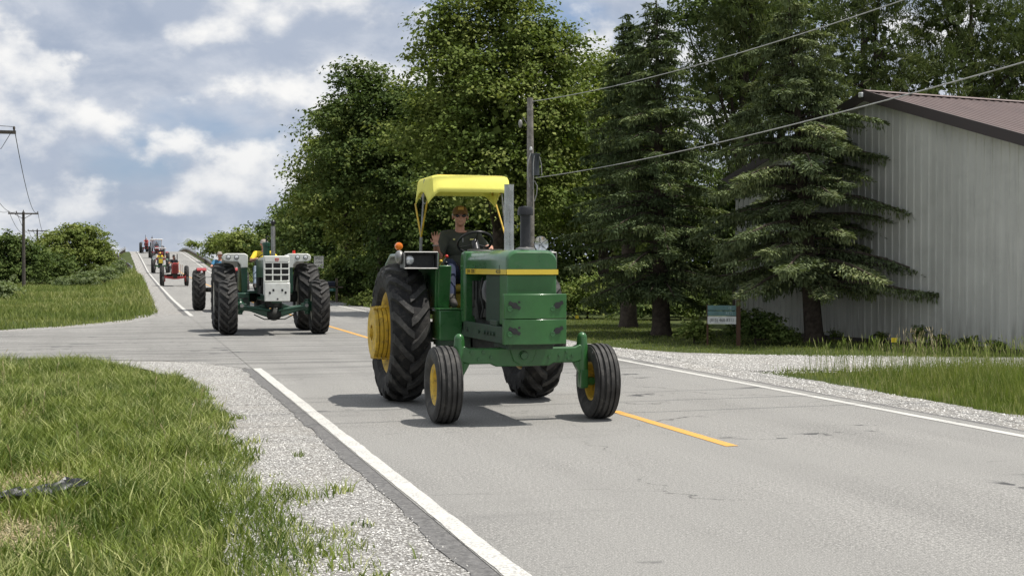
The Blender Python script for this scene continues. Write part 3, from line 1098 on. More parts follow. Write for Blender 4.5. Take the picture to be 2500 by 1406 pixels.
# platform, step box, fenders
MB().bb(-.56, .56, -.95, .5, 1.10, 1.15).build("platform", M_rail, t1, bevel=.01)
mb = MB()
mb.prism([(-.565, -.96), (-.28, -.96), (-.28, -.55), (-.565, -.55)], .80, 1.165, 'z')
sb = mb.build("step_box", M_jgreen, t1, bevel=.015)
MB().bb(-.572, -.272, -.968, -.54, 1.168, 1.182).build("step_box_lid", M_jgreen2, sb, bevel=.006)
MB().bb(-.56, -.29, -.95, -.6, .74, .80).build("step_box_base", M_rail, sb)
mb = MB()
mb.prism([(.565, -.96), (.28, -.96), (.28, -.55), (.565, -.55)], .80, 1.165, 'z')
mb.build("battery_box", M_jgreen, t1, bevel=.015)
MB().bb(-.30, .30, -1.0, -.90, .72, .90).build("clutch_housing", M_rail, t1)
for s in (-1, 1):
    # arched top over the tyre, straight inner skirt, lamp housing at the front
    pts = [(-.66, 1.845), (-.30, 1.865), (.30, 1.86), (.62, 1.74), (.86, 1.45)]
    mb = MB()
    vs, fs = [], []
    for (y, z) in pts:
        vs += [(s * .53, y, z), (s * .93, y, z - .015), (s * .93, y, z - .055), (s * .53, y, z - .04)]
    for i in range(len(pts) - 1):
        o = i * 4
        fs += [(o + j, o + (j + 1) % 4, o + 4 + (j + 1) % 4, o + 4 + j) for j in range(4)]
    fs += [(0, 1, 2, 3), (19, 18, 17, 16)]
    mb.add(vs, fs)
    fd = mb.build("fender", M_jgreen, t1, bevel=.012)
    mb = MB()
    mb.prism([(-.72, 1.84), (-.66, 1.865), (.30, 1.86), (.62, 1.72), (.80, 1.40), (.62, 1.15), (-.50, 1.15), (-.60, 1.18)], s * .53 - .018, s * .53 + .018, 'x')
    mb.build("fender_skirt", M_jgreen, fd, bevel=.01)
    if s < 0:
        MB().prism([(-.60, 1.17), (-.74, 1.70), (-.70, 1.70), (-.54, 1.17)], -.52, -.36, 'x').build("leg_shield", M_jgreen, fd, bevel=.015)
    # lamp housing: an open-fronted box with a sloped inner side
    x0, x1 = s * .545, s * .955
    xs = sorted((x0, x1))
    mb = MB()
    fr = [(xs[0], 1.662), (xs[1], 1.662), (xs[1], 1.858), (xs[0], 1.858)]
    y0, y1, d = -.78, -.50, .022
    inn = [(xs[0] + d, 1.662 + d), (xs[1] - d, 1.662 + d), (xs[1] - d, 1.858 - d), (xs[0] + d, 1.858 - d)]
    vs = [(a, y0, b) for a, b in fr] + [(a, y1, b) for a, b in fr] + [(a, y0 - .006, b) for a, b in inn] + [(a, y0 + .10, b) for a, b in inn]
    fs = []
    for i in range(4):
        j = (i + 1) % 4
        fs += [(i, j, j + 4, i + 4), (i, i + 8, j + 8, j), (i + 8, i + 12, j + 12, j + 8)]
    fs += [(4, 5, 6, 7), (12, 13, 14, 15)]
    mb.add(vs, fs)
    hs = mb.build("lamp_housing", M_black, fd, bevel=.010, smooth=30)
    mb = MB()
    for i in range(4):
        j = (i + 1) % 4
        pa, pb = fr[i], fr[j]
        mb.tube([(pa[0], y0 - .004, pa[1]), (pb[0], y0 - .004, pb[1])], .008, 6)
    mb.build("housing_trim", M_steel, fd)
    lamp(fd, "headlight", (s * (.885 if s < 0 else .62), -.735, 1.765), .066)
    MB().ball((s * .97, -.55, 1.80), (.055, .11, .085)).build("side_marker", M_steel, fd, smooth=60)
    if s > 0:
        continue
    MB().cyl((s * .93, -.30, 1.84), (s * .93, -.30, 1.90), .014, n=8).build("flasher_stem", M_black, fd)
    MB().lathe([(-.045, .001), (-.045, .032), (-.036, .045), (-.010, .049), (.010, .049), (.036, .045), (.045, .032), (.045, .001)], (s * .93, -.30, 1.935), 'y', 24).build("amber_flasher", M_amber, fd)
# round spoked lamp on the left fender
mb = MB()
mb.lathe([(0, .093), (.012, .096), (.05, .05), (.07, .02), (.07, .001)], (.78, -.72, 1.965), 'y', 28)
sl = mb.build("round_lamp", M_chrome, t1)
mb = MB()
mb.lathe([(.004, .09), (.016, .06), (.024, .03), (.026, .001)], (.78, -.735, 1.965), 'y', 28)
for i in range(5):
    a = 2 * math.pi * i / 5 + .5
    mb.box((.78 + .042 * math.cos(a), -.735, 1.965 + .042 * math.sin(a)), (.085, .008, .010), ('Y', -a))
mb.build("lamp_grille", M_reflector, sl)
MB().cyl((.785, -.70, 1.84), (.785, -.70, 1.90), .016, n=8).build("lamp_stem", M_steel, sl)

# seat, levers, steering
MB().bb(-.24, .24, .16, .62, 1.36, 1.46).bb(-.24, .24, .56, .66, 1.46, 1.92).bb(-.10, .10, .25, .5, 1.15, 1.36).build("seat", M_seat, t1, bevel=.04, seg=3)
SWC, SWA = Vector((0.0, -.46, 1.985)), Vector((0, .60, .80))
mb = MB()
mb.torus(SWC, .215, .015, SWA, 36, 8)
sw = mb.build("steering_wheel", M_black, t1)
q = Vector((0, 0, 1)).rotation_difference(SWA.normalized())
mb = MB()
for a in (0.5, 2.6, 4.7):
    e = SWC + q @ Vector((.21 * math.cos(a), .21 * math.sin(a), 0))
    mb.tube([SWC - SWA * .03, e], .009, 6)
mb.cyl(SWC - SWA * .05, SWC + SWA * .02, .045, .04, 16)
mb.build("wheel_spokes", M_black, sw)
MB().cyl(SWC - SWA * .05, Vector((0, -.78, 1.62)), .045, .06, 14).build("steering_column", M_black, t1)
for (lx_, ly_, z0, z1, mm) in ((-.42, -.30, 1.60, 1.80, M_redlens), (-.47, -.2, 1.6, 1.74, M_jyellow), (-.40, -.18, 1.6, 1.72, M_black)):
    mb = MB()
    mb.tube([(lx_, ly_ + .05, z0), (lx_ + .02, ly_, (z0 + z1) / 2), (lx_ + .08, ly_ - .05, z1)], .008, 6)
    lv = mb.build("control_lever", M_steel, t1)
    MB().ball((lx_ + .085, ly_ - .053, z1 + .012), .022).build("knob", mm, lv)
MB().bb(-.50, -.36, -.30, .2, 1.15, 1.60).build("control_console", M_black, t1, bevel=.02)
MB().bb(.40, .50, -.25, .3, 1.15, 1.50).build("console_side", M_black, t1, bevel=.02)

# canopy: posts, braces and the stretched fabric
CY0, CY1, CXW = -.20, .58, .535
cz_top, cz_low, cz_tip = 2.825, 2.615, 2.47
nu, nv = 41, 11


def canopy_section(u, corner):
    """Across the canopy: hem, side, tight shoulder, almost flat top."""
    s = u * 2 - 1
    a = abs(s)
    xt = CXW - .085
    if a < .70:
        return s / .70 * xt, cz_top + .006 * (1 - (a / .70) ** 2)
    if a < .80:
        t = (a - .70) / .10 * math.pi / 2 * .86
        return math.copysign(xt + .055 * math.sin(t), s), cz_top - .060 * (1 - math.cos(t))
    t = (a - .80) / .20
    return math.copysign(xt + .054 + .035 * t, s), cz_top - .047 - t * (cz_top - .047 - (cz_low + .02) + (cz_low + .02 - cz_tip) * corner)


vs, fs = [], []
for j in range(nv):
    v = j / (nv - 1)
    for i in range(nu):
        x, z = canopy_section(i / (nu - 1), abs(v * 2 - 1) ** 2.5)
        sagz = -.010 * math.sin(v * math.pi * 2) ** 2 * (1 if abs(x) < CXW - .1 else 0)
        vs.append((x, CY0 + (CY1 - CY0) * v, z + sagz))
for j in range(nv - 1):
    for i in range(nu - 1):
        fs.append((j * nu + i, j * nu + i + 1, (j + 1) * nu + i + 1, (j + 1) * nu + i))
mb = MB()
mb.add(vs, fs)


def valance(yb, sgn):
    """End panel: a flat sloping cloth whose hem arches up between two corner tips."""
    rows = []
    prof = [(0, 0), (.012, .05), (.030, .16), (.052, .42), (.072, .72), (.088, 1.0)]
    for (dy, t) in prof:
        row = []
        for i in range(nu):
            x0, _, z0 = vs[i if sgn < 0 else (nv - 1) * nu + i]
            a = abs(x0) / (CXW + .004)
            low = cz_low + (cz_tip - cz_low) * max(0, (a - .76) / .24) ** 1.6
            side = max(0, min(1, (1 - a) / .10))
            row.append((x0, yb + sgn * dy * side, z0 + (min(z0, low) - z0) * t))
        rows.append(row)
    o = [p for r_ in rows for p in r_]
    f = []
    for k in range(len(prof) - 1):
        for i in range(nu - 1):
            f.append((k * nu + i, k * nu + i + 1, (k + 1) * nu + i + 1, (k + 1) * nu + i))
    return o, f


for yb, sg in ((CY0, -1), (CY1, 1)):
    a_, b_ = valance(yb, sg)
    mb.add(a_, b_)
can = mb.build("canopy_fabric", M_canopy, t1, smooth=32, fix=False)
sol = can.modifiers.new("thickness", 'SOLIDIFY')
sol.thickness = .006
sol.offset = 0
bm = bmesh.new()
bm.from_mesh(can.data)
bmesh.ops.remove_doubles(bm, verts=bm.verts, dist=.0015)
bmesh.ops.recalc_face_normals(bm, faces=bm.faces)
bm.to_mesh(can.data)
bm.free()
can.data.set_sharp_from_angle(angle=R(32))
for s in (-1, 1):
    joint = Vector((s * .56, .12, 2.06))
    MB().tube([(s * .56, .14, 1.83), joint], .020, 10).build("canopy_post", M_steel, t1)
    for (e, mm) in (((s * .545, CY0 + .02, cz_tip + .03), M_jyellow), ((s * .545, CY1 - .03, cz_tip + .03), M_jyellow), ((s * .50, .18, 2.80), M_steel)):
        MB().tube([joint, e], .012, 8).build("canopy_strut", mm, t1)
    MB().tube([(s * .545, CY0 + .03, 2.50), (s * .56, CY0 + .10, 2.47), (s * .565, CY0 + .2, 2.52), (s * .55, CY0 + .3, 2.60)], .006, 6).build("canopy_cord", M_steel, t1)
for yy_ in (CY0 + .01, .18, CY1 - .01):
    MB().tube([(-.50, yy_, 2.62), (-.50, yy_, 2.77), (-.42, yy_, 2.825), (.42, yy_, 2.825), (.50, yy_, 2.77), (.50, yy_, 2.62)], .012, 8).build("canopy_bow", M_jyellow, t1)

# ================================================================== people
M_skin = mat("skin", (0.52, 0.26, 0.175), 0.55, var=0.10, vscale=14, dirt=(0.40, 0.16, 0.11), dirt_amt=0.35)
M_hair = mat("grey_hair", (0.38, 0.35, 0.31), 0.7, var=0.25, vscale=60)
M_jeans = mat("blue_denim", (0.014, 0.022, 0.055), 0.85, var=0.25, vscale=14, bmp=0.2, bscale=70)
M_lightjeans = mat("pale_denim", (0.26, 0.32, 0.40), 0.85, var=0.3, vscale=14)
M_olive = mat("olive_polo", (0.046, 0.050, 0.036), 0.85, var=0.18, vscale=9, bmp=0.3, bscale=14)
M_cap = mat("brown_cap", (0.16, 0.080, 0.022), 0.8, var=0.12, vscale=20)
M_patch = mat("cap_patch", (0.52, 0.30, 0.07), 0.7, var=0.15, vscale=60)
M_logo_y = mat("yellow_stitching", (0.62, 0.58, 0.20), 0.7, var=0.1)
M_shoe = mat("dark_shoe", (0.035, 0.030, 0.027), 0.7, var=0.3)
M_sole = mat("pale_sole", (0.45, 0.42, 0.36), 0.7)
M_shades = mat("dark_glasses", (0.010, 0.010, 0.012), 0.12, var=0.0)
M_yshirt = mat("yellow_shirt", (0.70, 0.52, 0.03), 0.8, var=0.12, vscale=8)
M_bshirt = mat("blue_shirt", (0.04, 0.17, 0.30), 0.8, var=0.15, vscale=8)
M_gcap = mat("tan_grey_cap", (0.34, 0.30, 0.26), 0.8, var=0.12)
M_rshirt = mat("red_shirt", (0.40, 0.03, 0.03), 0.8, var=0.15)
M_dshirt = mat("dark_shirt", (0.03, 0.035, 0.045), 0.8, var=0.15)
M_wshirt = mat("white_shirt", (0.62, 0.62, 0.62), 0.8, var=0.1)
M_sleeve_dark = mat("black_hat", (0.02, 0.02, 0.02), 0.8)


def fuse(mb, voxel, smooth_it=3):
    me = mb.mesh("tmp", M_skin, smooth=0)
    o = bpy.data.objects.new("tmp", me)
    COL.objects.link(o)
    r = o.modifiers.new("r", 'REMESH')
    r.mode = 'VOXEL'
    r.voxel_size = voxel
    s = o.modifiers.new("s", 'SMOOTH')
    s.iterations = smooth_it
    s.factor = 0.5
    dg = bpy.context.evaluated_depsgraph_get()
    out = bpy.data.meshes.new_from_object(o.evaluated_get(dg))
    bpy.data.objects.remove(o)
    bpy.data.meshes.remove(me)
    return out


def cap_(mb, p0, p1, r0, r1, n=14):
    mb.cyl(p0, p1, r0, r1, n)
    mb.ball(p0, r0, n, 8)
    mb.ball(p1, r1, n, 8)


def hand(mb, wrist, fwd, up, size=1.0, curl=0.5, thumb=1):
    """Palm with four fingers and a thumb; fwd is towards the fingertips, up the back of the hand."""
    f, u = Vector(fwd).normalized(), Vector(up).normalized()
    u = (u - f * u.dot(f)).normalized()
    s = f.cross(u)
    w = Vector(wrist)
    for k in (-1, -.33, .33, 1):
        cap_(mb, w + f * .01 * size, w + f * .075 * size + s * (k * .032 * size), .019 * size, .013 * size, 10)
    for k, ln in ((-1, .062), (-.33, .078), (.33, .082), (1, .072)):
        b = w + f * .082 * size + s * (k * .038 * size)
        d1 = (f * math.cos(curl * .7) - u * math.sin(curl * .7) + s * k * .22).normalized()
        d2 = (f * math.cos(curl * 1.8) - u * math.sin(curl * 1.8) + s * k * .22).normalized()
        m = b + d1 * ln * .55 * size
        cap_(mb, b, m, .0098 * size, .0092 * size, 8)
        cap_(mb, m, m + d2 * ln * .5 * size, .0092 * size, .0078 * size, 8)
    b = w + f * .025 * size + s * (thumb * .026 * size)
    m = b + (f * .45 + s * thumb * .8 - u * .25).normalized() * .040 * size
    cap_(mb, b, m, .014 * size, .012 * size, 8)
    cap_(mb, m, m + (f * .85 + s * thumb * .25 - u * .35 * (1 + curl)).normalized() * .034 * size, .012 * size, .009 * size, 8)


def seg_d(P, a, b):
    a, b = np.array(a), np.array(b)
    ab = b - a
    t = np.clip(((P - a) @ ab) / (ab @ ab + 1e-12), 0, 1)
    return np.linalg.norm(P - (a + t[:, None] * ab), axis=1), t


def garment(name, body_me, sel, off, m, parent):
    """A layer of cloth lifted off the body where sel is true for a face."""
    n = len(body_me.vertices)
    co = np.empty(n * 3)
    body_me.vertices.foreach_get('co', co)
    co = co.reshape(-1, 3)
    no = np.empty(n * 3)
    body_me.vertices.foreach_get('normal', no)
    no = no.reshape(-1, 3)
    mp, vs, fs = {}, [], []
    for p in body_me.polygons:
        idx = list(p.vertices)
        if all(sel[i] for i in idx):
            for i in idx:
                if i not in mp:
                    mp[i] = len(vs)
                    v = Vector(co[i]) + Vector(no[i]) * off
                    w = mnoise.noise(v * 14) * 0.006
                    vs.append(v + Vector(no[i]) * w)
            fs.append(tuple(mp[i] for i in idx))
    mb = MB()
    mb.add(vs, fs)
    o = mb.build(name, m, parent, smooth=80, fix=False)
    s = o.modifiers.new("thickness", 'SOLIDIFY')
    s.thickness = 0.006
    s.offset = -1
    return o


def seated_person(name, root_loc, J, shirt, trousers, label, cap_mat=None, shoes=None, voxel=0.011, sleeve=0.72, group=None, glasses=True, look=0.0, patch=None, hair=None, hat=None, build=1.0, hands=True, parent_scale=1.0):
    """J: joints in metres, the person facing -y: hip, chest, neck, head, and L/R shoulder, elbow, wrist, knee, ankle; hand directions."""
    root = empty(name, root_loc)
    tag(root, label, "person", group)
    b = build
    mb = MB()
    hip, chest, neck, head = (Vector(J[k]) for k in ("hip", "chest", "neck", "head"))
    mb.ball(hip, (.185 * b, .15 * b, .13), 18, 12)
    mb.ball(hip.lerp(chest, .42) + Vector((0, -.02, 0)), (.180 * b, .150 * b, .17), 18, 12)
    mb.ball(chest + Vector((0, 0, -.02)), (.190 * b, .130 * b, .19), 18, 12)
    for s in ("R", "L"):
        sh, el, wr, kn, an = (Vector(J[s + k]) for k in ("sh", "el", "wr", "kn", "an"))
        hp = hip + Vector((-.10 if s == "R" else .10, -.03, -.01))
        cap_(mb, chest + Vector((0, 0, .10)), sh, .085 * b, .070 * b)
        cap_(mb, sh, el, .062 * b, .048 * b)
        cap_(mb, el, wr, .046 * b, .029 * b)
        cap_(mb, hp, kn, .100 * b, .066)
        cap_(mb, kn, an, .064, .042)
        cap_(mb, an, an + Vector((0, -.15, -.05)), .042, .032)
        if hands:
            hand(mb, wr, J[s + "hf"], J[s + "hu"], 1.0, J.get(s + "curl", .6), 1 if s == "R" else -1)
        else:
            mb.ball(wr + Vector(J[s + "hf"]).normalized() * .05, .045)
    cap_(mb, neck + Vector((0, .015, -.06)), head + Vector((0, .03, -.05)), .064, .056)
    # head: skull, jaw, nose, brow, ears
    hm = MB()
    hm.ball((0, .012, .035), (.076, .094, .092), 20, 14)
    hm.ball((0, -.022, -.050), (.058, .066, .066), 18, 12)
    hm.ball((0, -.060, -.092), (.026, .022, .020), 12, 8)
    hm.add(*[x for x in cone_nose()])
    hm.ball((0, -.074, .018), (.050, .016, .013), 14, 8)
    for s in (-1, 1):
        hm.ball((s * .034, -.066, -.022), (.022, .018, .016), 10, 8)
        hm.ball((s * .078, .012, -.008), (.010, .020, .032), 10, 8)
    Rz = Matrix.Rotation(look, 3, 'Z') @ Matrix.Rotation(R(J.get("nod", 0)), 3, 'X')
    Rz = Rz @ Matrix.Diagonal((1.24, 1.12, 1.10))
    mb.add([head + Rz @ Vector(v) for v in hm.v], hm.f)
    me = fuse(mb, voxel, 2)
    me.materials.clear()
    me.materials.append(M_skin)
    me.polygons.foreach_set('use_smooth', [True] * len(me.polygons))
    body = bpy.data.objects.new("body", me)
    link(body, root)
    n = len(me.vertices)
    P = np.empty(n * 3)
    me.vertices.foreach_get('co', P)
    P = P.reshape(-1, 3)
    # which bone is nearest
    bones = [("torso", hip, hip.lerp(chest, .5), .15), ("torso", hip.lerp(chest, .5), chest, .15), ("head", neck + Vector((0, 0, .02)), head + Vector((0, 0, .03)), .07)]
    for s in ("R", "L"):
        sh, el, wr, kn, an = (Vector(J[s + k]) for k in ("sh", "el", "wr", "kn", "an"))
        hp = hip + Vector((-.10 if s == "R" else .10, -.03, -.01))
        bones += [("torso", chest + Vector((0, 0, .09)), sh, .075), ("upper", sh, el, .055), ("fore", el, wr + Vector(J[s + "hf"]).normalized() * .1, .035), ("thigh", hp, kn, .085), ("shin", kn, an, .05), ("foot", an + Vector((0, -.03, -.02)), an + Vector((0, -.17, -.055)), .038)]
    ds, ts = zip(*[seg_d(P, a, c) for (_, a, c, _) in bones])
    D = np.stack([d - bo[3] for d, bo in zip(ds, bones)], 1)
    T = np.stack(ts, 1)
    near = D.argmin(1)
    tagn = np.array([bo[0] for bo in bones])[near]
    tn = T[np.arange(n), near]
    is_sh = (tagn == "torso") & (P[:, 2] > hip.z - .04) | (tagn == "upper") & (tn < sleeve) | ((tagn == "fore") & (tn < (sleeve - 1) * 1.0))
    is_sh |= (tagn == "head") & (P[:, 2] < neck.z - .02)
    is_tr = (tagn == "thigh") | ((tagn == "shin") & (tn < .93)) | ((tagn == "torso") & (P[:, 2] <= hip.z + .02))
    is_ft = (tagn == "foot") | ((tagn == "shin") & (tn >= .90))
    garment("shirt", me, is_sh, .013, shirt, root)
    garment("trousers", me, is_tr, .012, trousers, root)
    for sd_ in (-1, 1):
        garment("shoe", me, is_ft & (P[:, 0] * sd_ > 0), .014, shoes or M_shoe, root)
    # collar
    hx = lambda v: head + Rz @ Vector(v)
    if cap_mat is not None:
        mb = MB()
        dome = []
        rows, k = 6, 20
        vs, fs = [], []
        for i in range(rows + 1):
            t = (math.pi / 2) * i / rows
            for j in range(k):
                a = 2 * math.pi * j / k
                vs.append(hx((.081 * math.cos(t) ** .7 * math.cos(a), .014 + .100 * math.cos(t) ** .7 * math.sin(a), .040 + .084 * math.sin(t))))
        for i in range(rows):
            for j in range(k):
                fs.append((i * k + j, i * k + (j + 1) % k, (i + 1) * k + (j + 1) % k, (i + 1) * k + j))
        mb.add(vs, fs)
        c = mb.build("cap", cap_mat, root, smooth=60, fix=False)
        mb = MB()
        vs, fs = [], []
        for i in range(4):
            for j in range(9):
                a = math.pi + math.pi * (j + .0) / 8
                r = 1.0 + .58 * (i / 3) * max(0, math.sin(-a + 0)) ** .6 if True else 1
                vs.append(hx((.080 * math.cos(a) * (1 - .03 * i), .014 + .099 * math.sin(a) * (1 + .72 * (i / 3) * abs(math.sin(a)) ** .5), .044 - .012 * (i / 3) - .022 * (i / 3) * abs(math.cos(a)) ** 1.5)))
        for i in range(3):
            for j in range(8):
                fs.append((i * 9 + j, i * 9 + j + 1, (i + 1) * 9 + j + 1, (i + 1) * 9 + j))
        mb.add(vs, fs)
        pk = mb.build("cap_peak", cap_mat, c, smooth=60, fix=False)
        sol_ = pk.modifiers.new("t", 'SOLIDIFY')
        sol_.thickness = .006
        if patch is not None:
            MB().box(hx((0, -.083, .088)), (.058, .010, .034), Rz @ Matrix.Rotation(R(-22), 3, 'X')).build("cap_patch", patch, c, smooth=0)
    if hat is not None:
        mb = MB()
        mb.lathe([(.045, .17), (.05, .165), (.055, .09), (.12, .082), (.15, .06), (.155, .001)], tuple(head), 'z', 20)
        mb.build("hat", hat, root, smooth=50)
    if hair is not None:
        mb = MB()
        for s in (-1, 1):
            mb.ball(hx((s * .072, .018, .020)), (.016, .046, .034), 10, 8)
        mb.ball(hx((0, .085, .0)), (.062, .028, .05), 12, 8)
        mb.build("hair", hair, root, smooth=80)
    if glasses:
        mb = MB()
        for s in (-1, 1):
            mb.ball(hx((s * .034, -.082, .004)), (.029, .011, .019), 14, 8)
            mb.box(hx((s * .074, -.035, .010)), (.005, .085, .008), Rz)
        mb.box(hx((0, -.088, .010)), (.022, .006, .006), Rz)
        mb.build("sunglasses", M_shades, root)
    mb = MB()
    mb.box(hx((0, -.080, -.060)), (.040, .010, .006), Rz)
    mb.build("mouth", mat("lips", (0.20, 0.07, 0.055), 0.6), root, bevel=.002)
    return root


def cone_nose():
    v = [(-.012, -.070, .014), (.012, -.070, .014), (-.020, -.074, -.034), (.020, -.074, -.034), (0, -.106, -.026), (0, -.084, .012), (0, -.06, -.01)]
    f = [(0, 2, 4, 5), (1, 5, 4, 3), (2, 3, 4), (0, 5, 1), (0, 6, 2), (1, 3, 6), (2, 6, 3), (0, 1, 6)]
    return v, f


# the driver of the front tractor, waving
J1 = dict(hip=(0, .38, 1.56), chest=(0, .33, 1.96), neck=(0, .32, 2.14), head=(-.005, .29, 2.335),
          Rsh=(-.205, .32, 2.06), Rel=(-.335, .16, 1.80), Rwr=(-.40, -.04, 1.965), Rhf=(-.08, -.10, 1), Rhu=(0, 1, .1), Rcurl=.25,
          Lsh=(.205, .32, 2.06), Lel=(.315, .03, 1.86), Lwr=(.255, -.26, 1.925), Lhf=(-.35, -1, .10), Lhu=(.55, -.1, .75), Lcurl=1.1,
          Rkn=(-.235, -.10, 1.71), Ran=(-.30, -.46, 1.275), Lkn=(.215, -.10, 1.71), Lan=(.26, -.44, 1.275), nod=0)
d1 = seated_person("person", (4.12, T1Y, 0), J1, M_olive, M_jeans, "driver in olive polo, brown cap and sunglasses waving from the front tractor", M_cap, voxel=.0075, sleeve=.86,
                   patch=M_patch, hair=M_hair, look=R(-10), build=1.16)
# collar, zip and chest badges
mb = MB()
mb.torus((0, .318, 2.125), .082, .016, (0, -.35, 1), 22, 8)
mb.build("collar", M_olive, d1)
mb = MB()
for s in (-1, 1):
    mb.box((s * .118, .168, 2.035), (.052 if s > 0 else .026, .012, .018), ('X', R(-12)))
mb.build("chest_badge", M_logo_y, d1, smooth=0)
MB().bb(-.006, .006, .170, .19, 2.0, 2.09).build("zip", M_steel, d1, smooth=0)
MB().torus((-.402, -.03, 1.955), .034, .008, (-.1, -.1, 1), 16, 6).build("watch_band", M_steel, d1)

# ------------------------------------------------------------------ the second tractor: green and cream, four driven wheels
t2 = empty("farm_tractor", (3.46, 36.5, 0))
tag(t2, "four-wheel-drive tractor with cream grille and fender lamps, second in line", "tractor", "tractors in the road parade")
FA2 = -2.28
ME_r2 = lug_tyre("rear_tyre", .90, .56, .52, 19, .055, sweep=.30)
ME_f2 = lug_tyre("front_tyre", .69, .45, .36, 17, .050, sweep=.34)
ME_rr2 = rim_mesh("rear_rim", .52, .66, .06, M_wheelwhite, .13, 8)
ME_fr2 = rim_mesh("front_rim", .36, .54, .02, M_wheelwhite, .16, 8)
for s in (-1, 1):
    wheel(t2, "rear_wheel", (s * 1.09, 0, .895), ME_r2, ME_rr2, s)
    w = wheel(t2, "front_wheel", (s * 1.13, FA2, .685), ME_f2, ME_fr2, s)
    w.rotation_euler = (0, 0, R(-2))
    MB().cyl((s * .93, FA2, .685), (s * 1.2, FA2, .685), .15, .12, 20).build("planetary_hub", M_ogreen, t2, bevel=.01)
mb = MB()
mb.prism([(-.95, .76), (-.60, .72), (-.30, .66), (-.14, .56), (.14, .56), (.30, .66), (.60, .72), (.95, .76), (.95, .62), (.60, .58), (.30, .47), (.14, .42), (-.14, .42), (-.30, .47), (-.60, .58), (-.95, .62)], FA2 - .09, FA2 + .09, 'y')
a2 = mb.build("front_drive_axle", M_ogreen, t2, bevel=.02)
MB().ball((0, FA2, .50), (.20, .22, .16), 18, 12).build("differential", M_dark, a2, smooth=60)
for s in (-1, 1):
    MB().tube([(s * .10, FA2 - .14, .60), (s * .84, FA2 - .14, .72)], .035, 10).build("steering_cylinder", M_ogreen, a2)
    mb = MB()
    mb.ball((s * .84, FA2, .69), (.13, .12, .17), 14, 10)
    mb.cyl((s * .84, FA2, .50), (s * .84, FA2, .88), .07, n=14)
    mb.box((s * .76, FA2 - .12, .72), (.20, .10, .11))
    mb.build("swivel_housing", M_ogreen, a2, bevel=.01)
    MB().cyl((s * .80, FA2 - .18, .72), (s * .80, FA2 - .12, .72), .045, n=12).build("hose_fitting", M_steel, a2)
    MB().prism([(s * .10, .80), (s * .42, .70), (s * .62, .72), (s * .62, .60), (s * .40, .56), (s * .10, .62)], FA2 + .10, FA2 + .16, 'y').build("axle_bracket", M_ogreen, a2, bevel=.01)
    mb = MB()
    mb.bb(min(s * .22, s * .30), max(s * .22, s * .30), -2.95, -.9, .84, 1.0)
    mb.build("frame_rail", M_ogreen, t2, bevel=.01)
MB().tube([(-.5, FA2 - .1, .50), (-.25, FA2 - .16, .38), (.25, FA2 - .16, .38), (.5, FA2 - .1, .50)], .015, 8).build("drain_bar", M_dark, a2)
mb = MB()
mb.bb(-.20, .20, -2.3, -.6, .66, 1.40)
mb.bb(-.30, -.2, -1.9, -1.0, .9, 1.2)
mb.cyl((-.3, -1.5, 1.15), (-.3, -1.5, 1.42), .06, n=12)
mb.build("engine", M_dark, t2, bevel=.02)
MB().bb(-.26, .26, -.6, .4, .60, 1.2).cyl((-.85, 0, .895), (.85, 0, .895), .15, n=18).build("gearbox", M_dark, t2, bevel=.03)
mb = rounded_hood(.285, -2.95, -.80, 1.42, 1.93, r=.10)
h2 = mb.build("hood", M_ogreen, t2)
# grille: cream frame with nine openings
GZ0, GZ1, GX = 1.315, 1.955, .318
mb = MB()
yf = -3.05
mb.bb(-GX, GX, yf + .06, yf + .16, GZ0 - .32, GZ1)
g2 = mb.build("grille_shell", M_white_paint, t2, bevel=.02, seg=3)
MB().bb(-GX + .03, GX - .03, yf + .045, yf + .058, GZ0 + .04, GZ1 - .17).build("grille_screen", M_black, g2, smooth=0)
zs = [GZ0 + .02, GZ0 + .175, GZ0 + .325, GZ1 - .165]
for z in zs:
    MB().bb(-GX + .01, GX - .01, yf, yf + .07, z - .016, z + .016).build("grille_bar", M_white_paint, g2, bevel=.004)
for x in (-GX + .022, -.102, .102, GX - .022):
    MB().bb(x - .016, x + .016, yf + .004, yf + .066, zs[0] + .0161, zs[1] - .0161).bb(x - .016, x + .016, yf + .004, yf + .066, zs[1] + .0161, zs[2] - .0161).bb(x - .016, x + .016, yf + .004, yf + .066, zs[2] + .0161, zs[3] - .0161).build("grille_post", M_white_paint, g2, bevel=.004)
for i in range(3):
    for j in range(3):
        xa = (-GX + .038, -.086, .118)[j]
        xb = (-.118, .086, GX - .038)[j]
        for q in range(5):
            z = zs[i] + .03 + (zs[i + 1] - zs[i] - .05) * q / 4
            MB().bb(xa, xb, yf + .030, yf + .040, z - .004, z + .004).build("grille_slat", M_dark, g2, smooth=0)
mb = MB()
mb.prism([(-.29, GZ1 - .145), (.29, GZ1 - .145), (.305, GZ1 - .01), (-.305, GZ1 - .01)], yf - .004, yf + .06, 'y')
mb.build("grille_brow", M_white_paint, g2, bevel=.01)
MB().prism([(-.05, GZ1 - .06), (.05, GZ1 - .06), (.035, GZ1 - .13), (-.035, GZ1 - .13)], yf - .012, yf - .005, 'y').build("badge", M_redlens, g2, bevel=.003)
MB().prism([(-.025, GZ1 - .075), (.025, GZ1 - .075), (.02, GZ1 - .115), (-.02, GZ1 - .115)], yf - .016, yf - .0125, 'y').build("badge_crest", M_steel, g2)
mb = MB()
mb.bb(-.305, .305, yf - .14, yf + .05, .845, 1.292)
wb = mb.build("nose_weight", M_white_paint, t2, bevel=.014)
for (x, z) in ((-.185, 1.05), (-.10, 1.115), (.115, 1.115), (.195, 1.055)):
    MB().prism([(x - .022, z - .03), (x + .022, z - .03), (x + .026, z), (x + .022, z + .03), (x - .022, z + .03), (x - .026, z)], yf - .146, yf - .10, 'y').build("weight_slot", M_black, wb, bevel=.004)
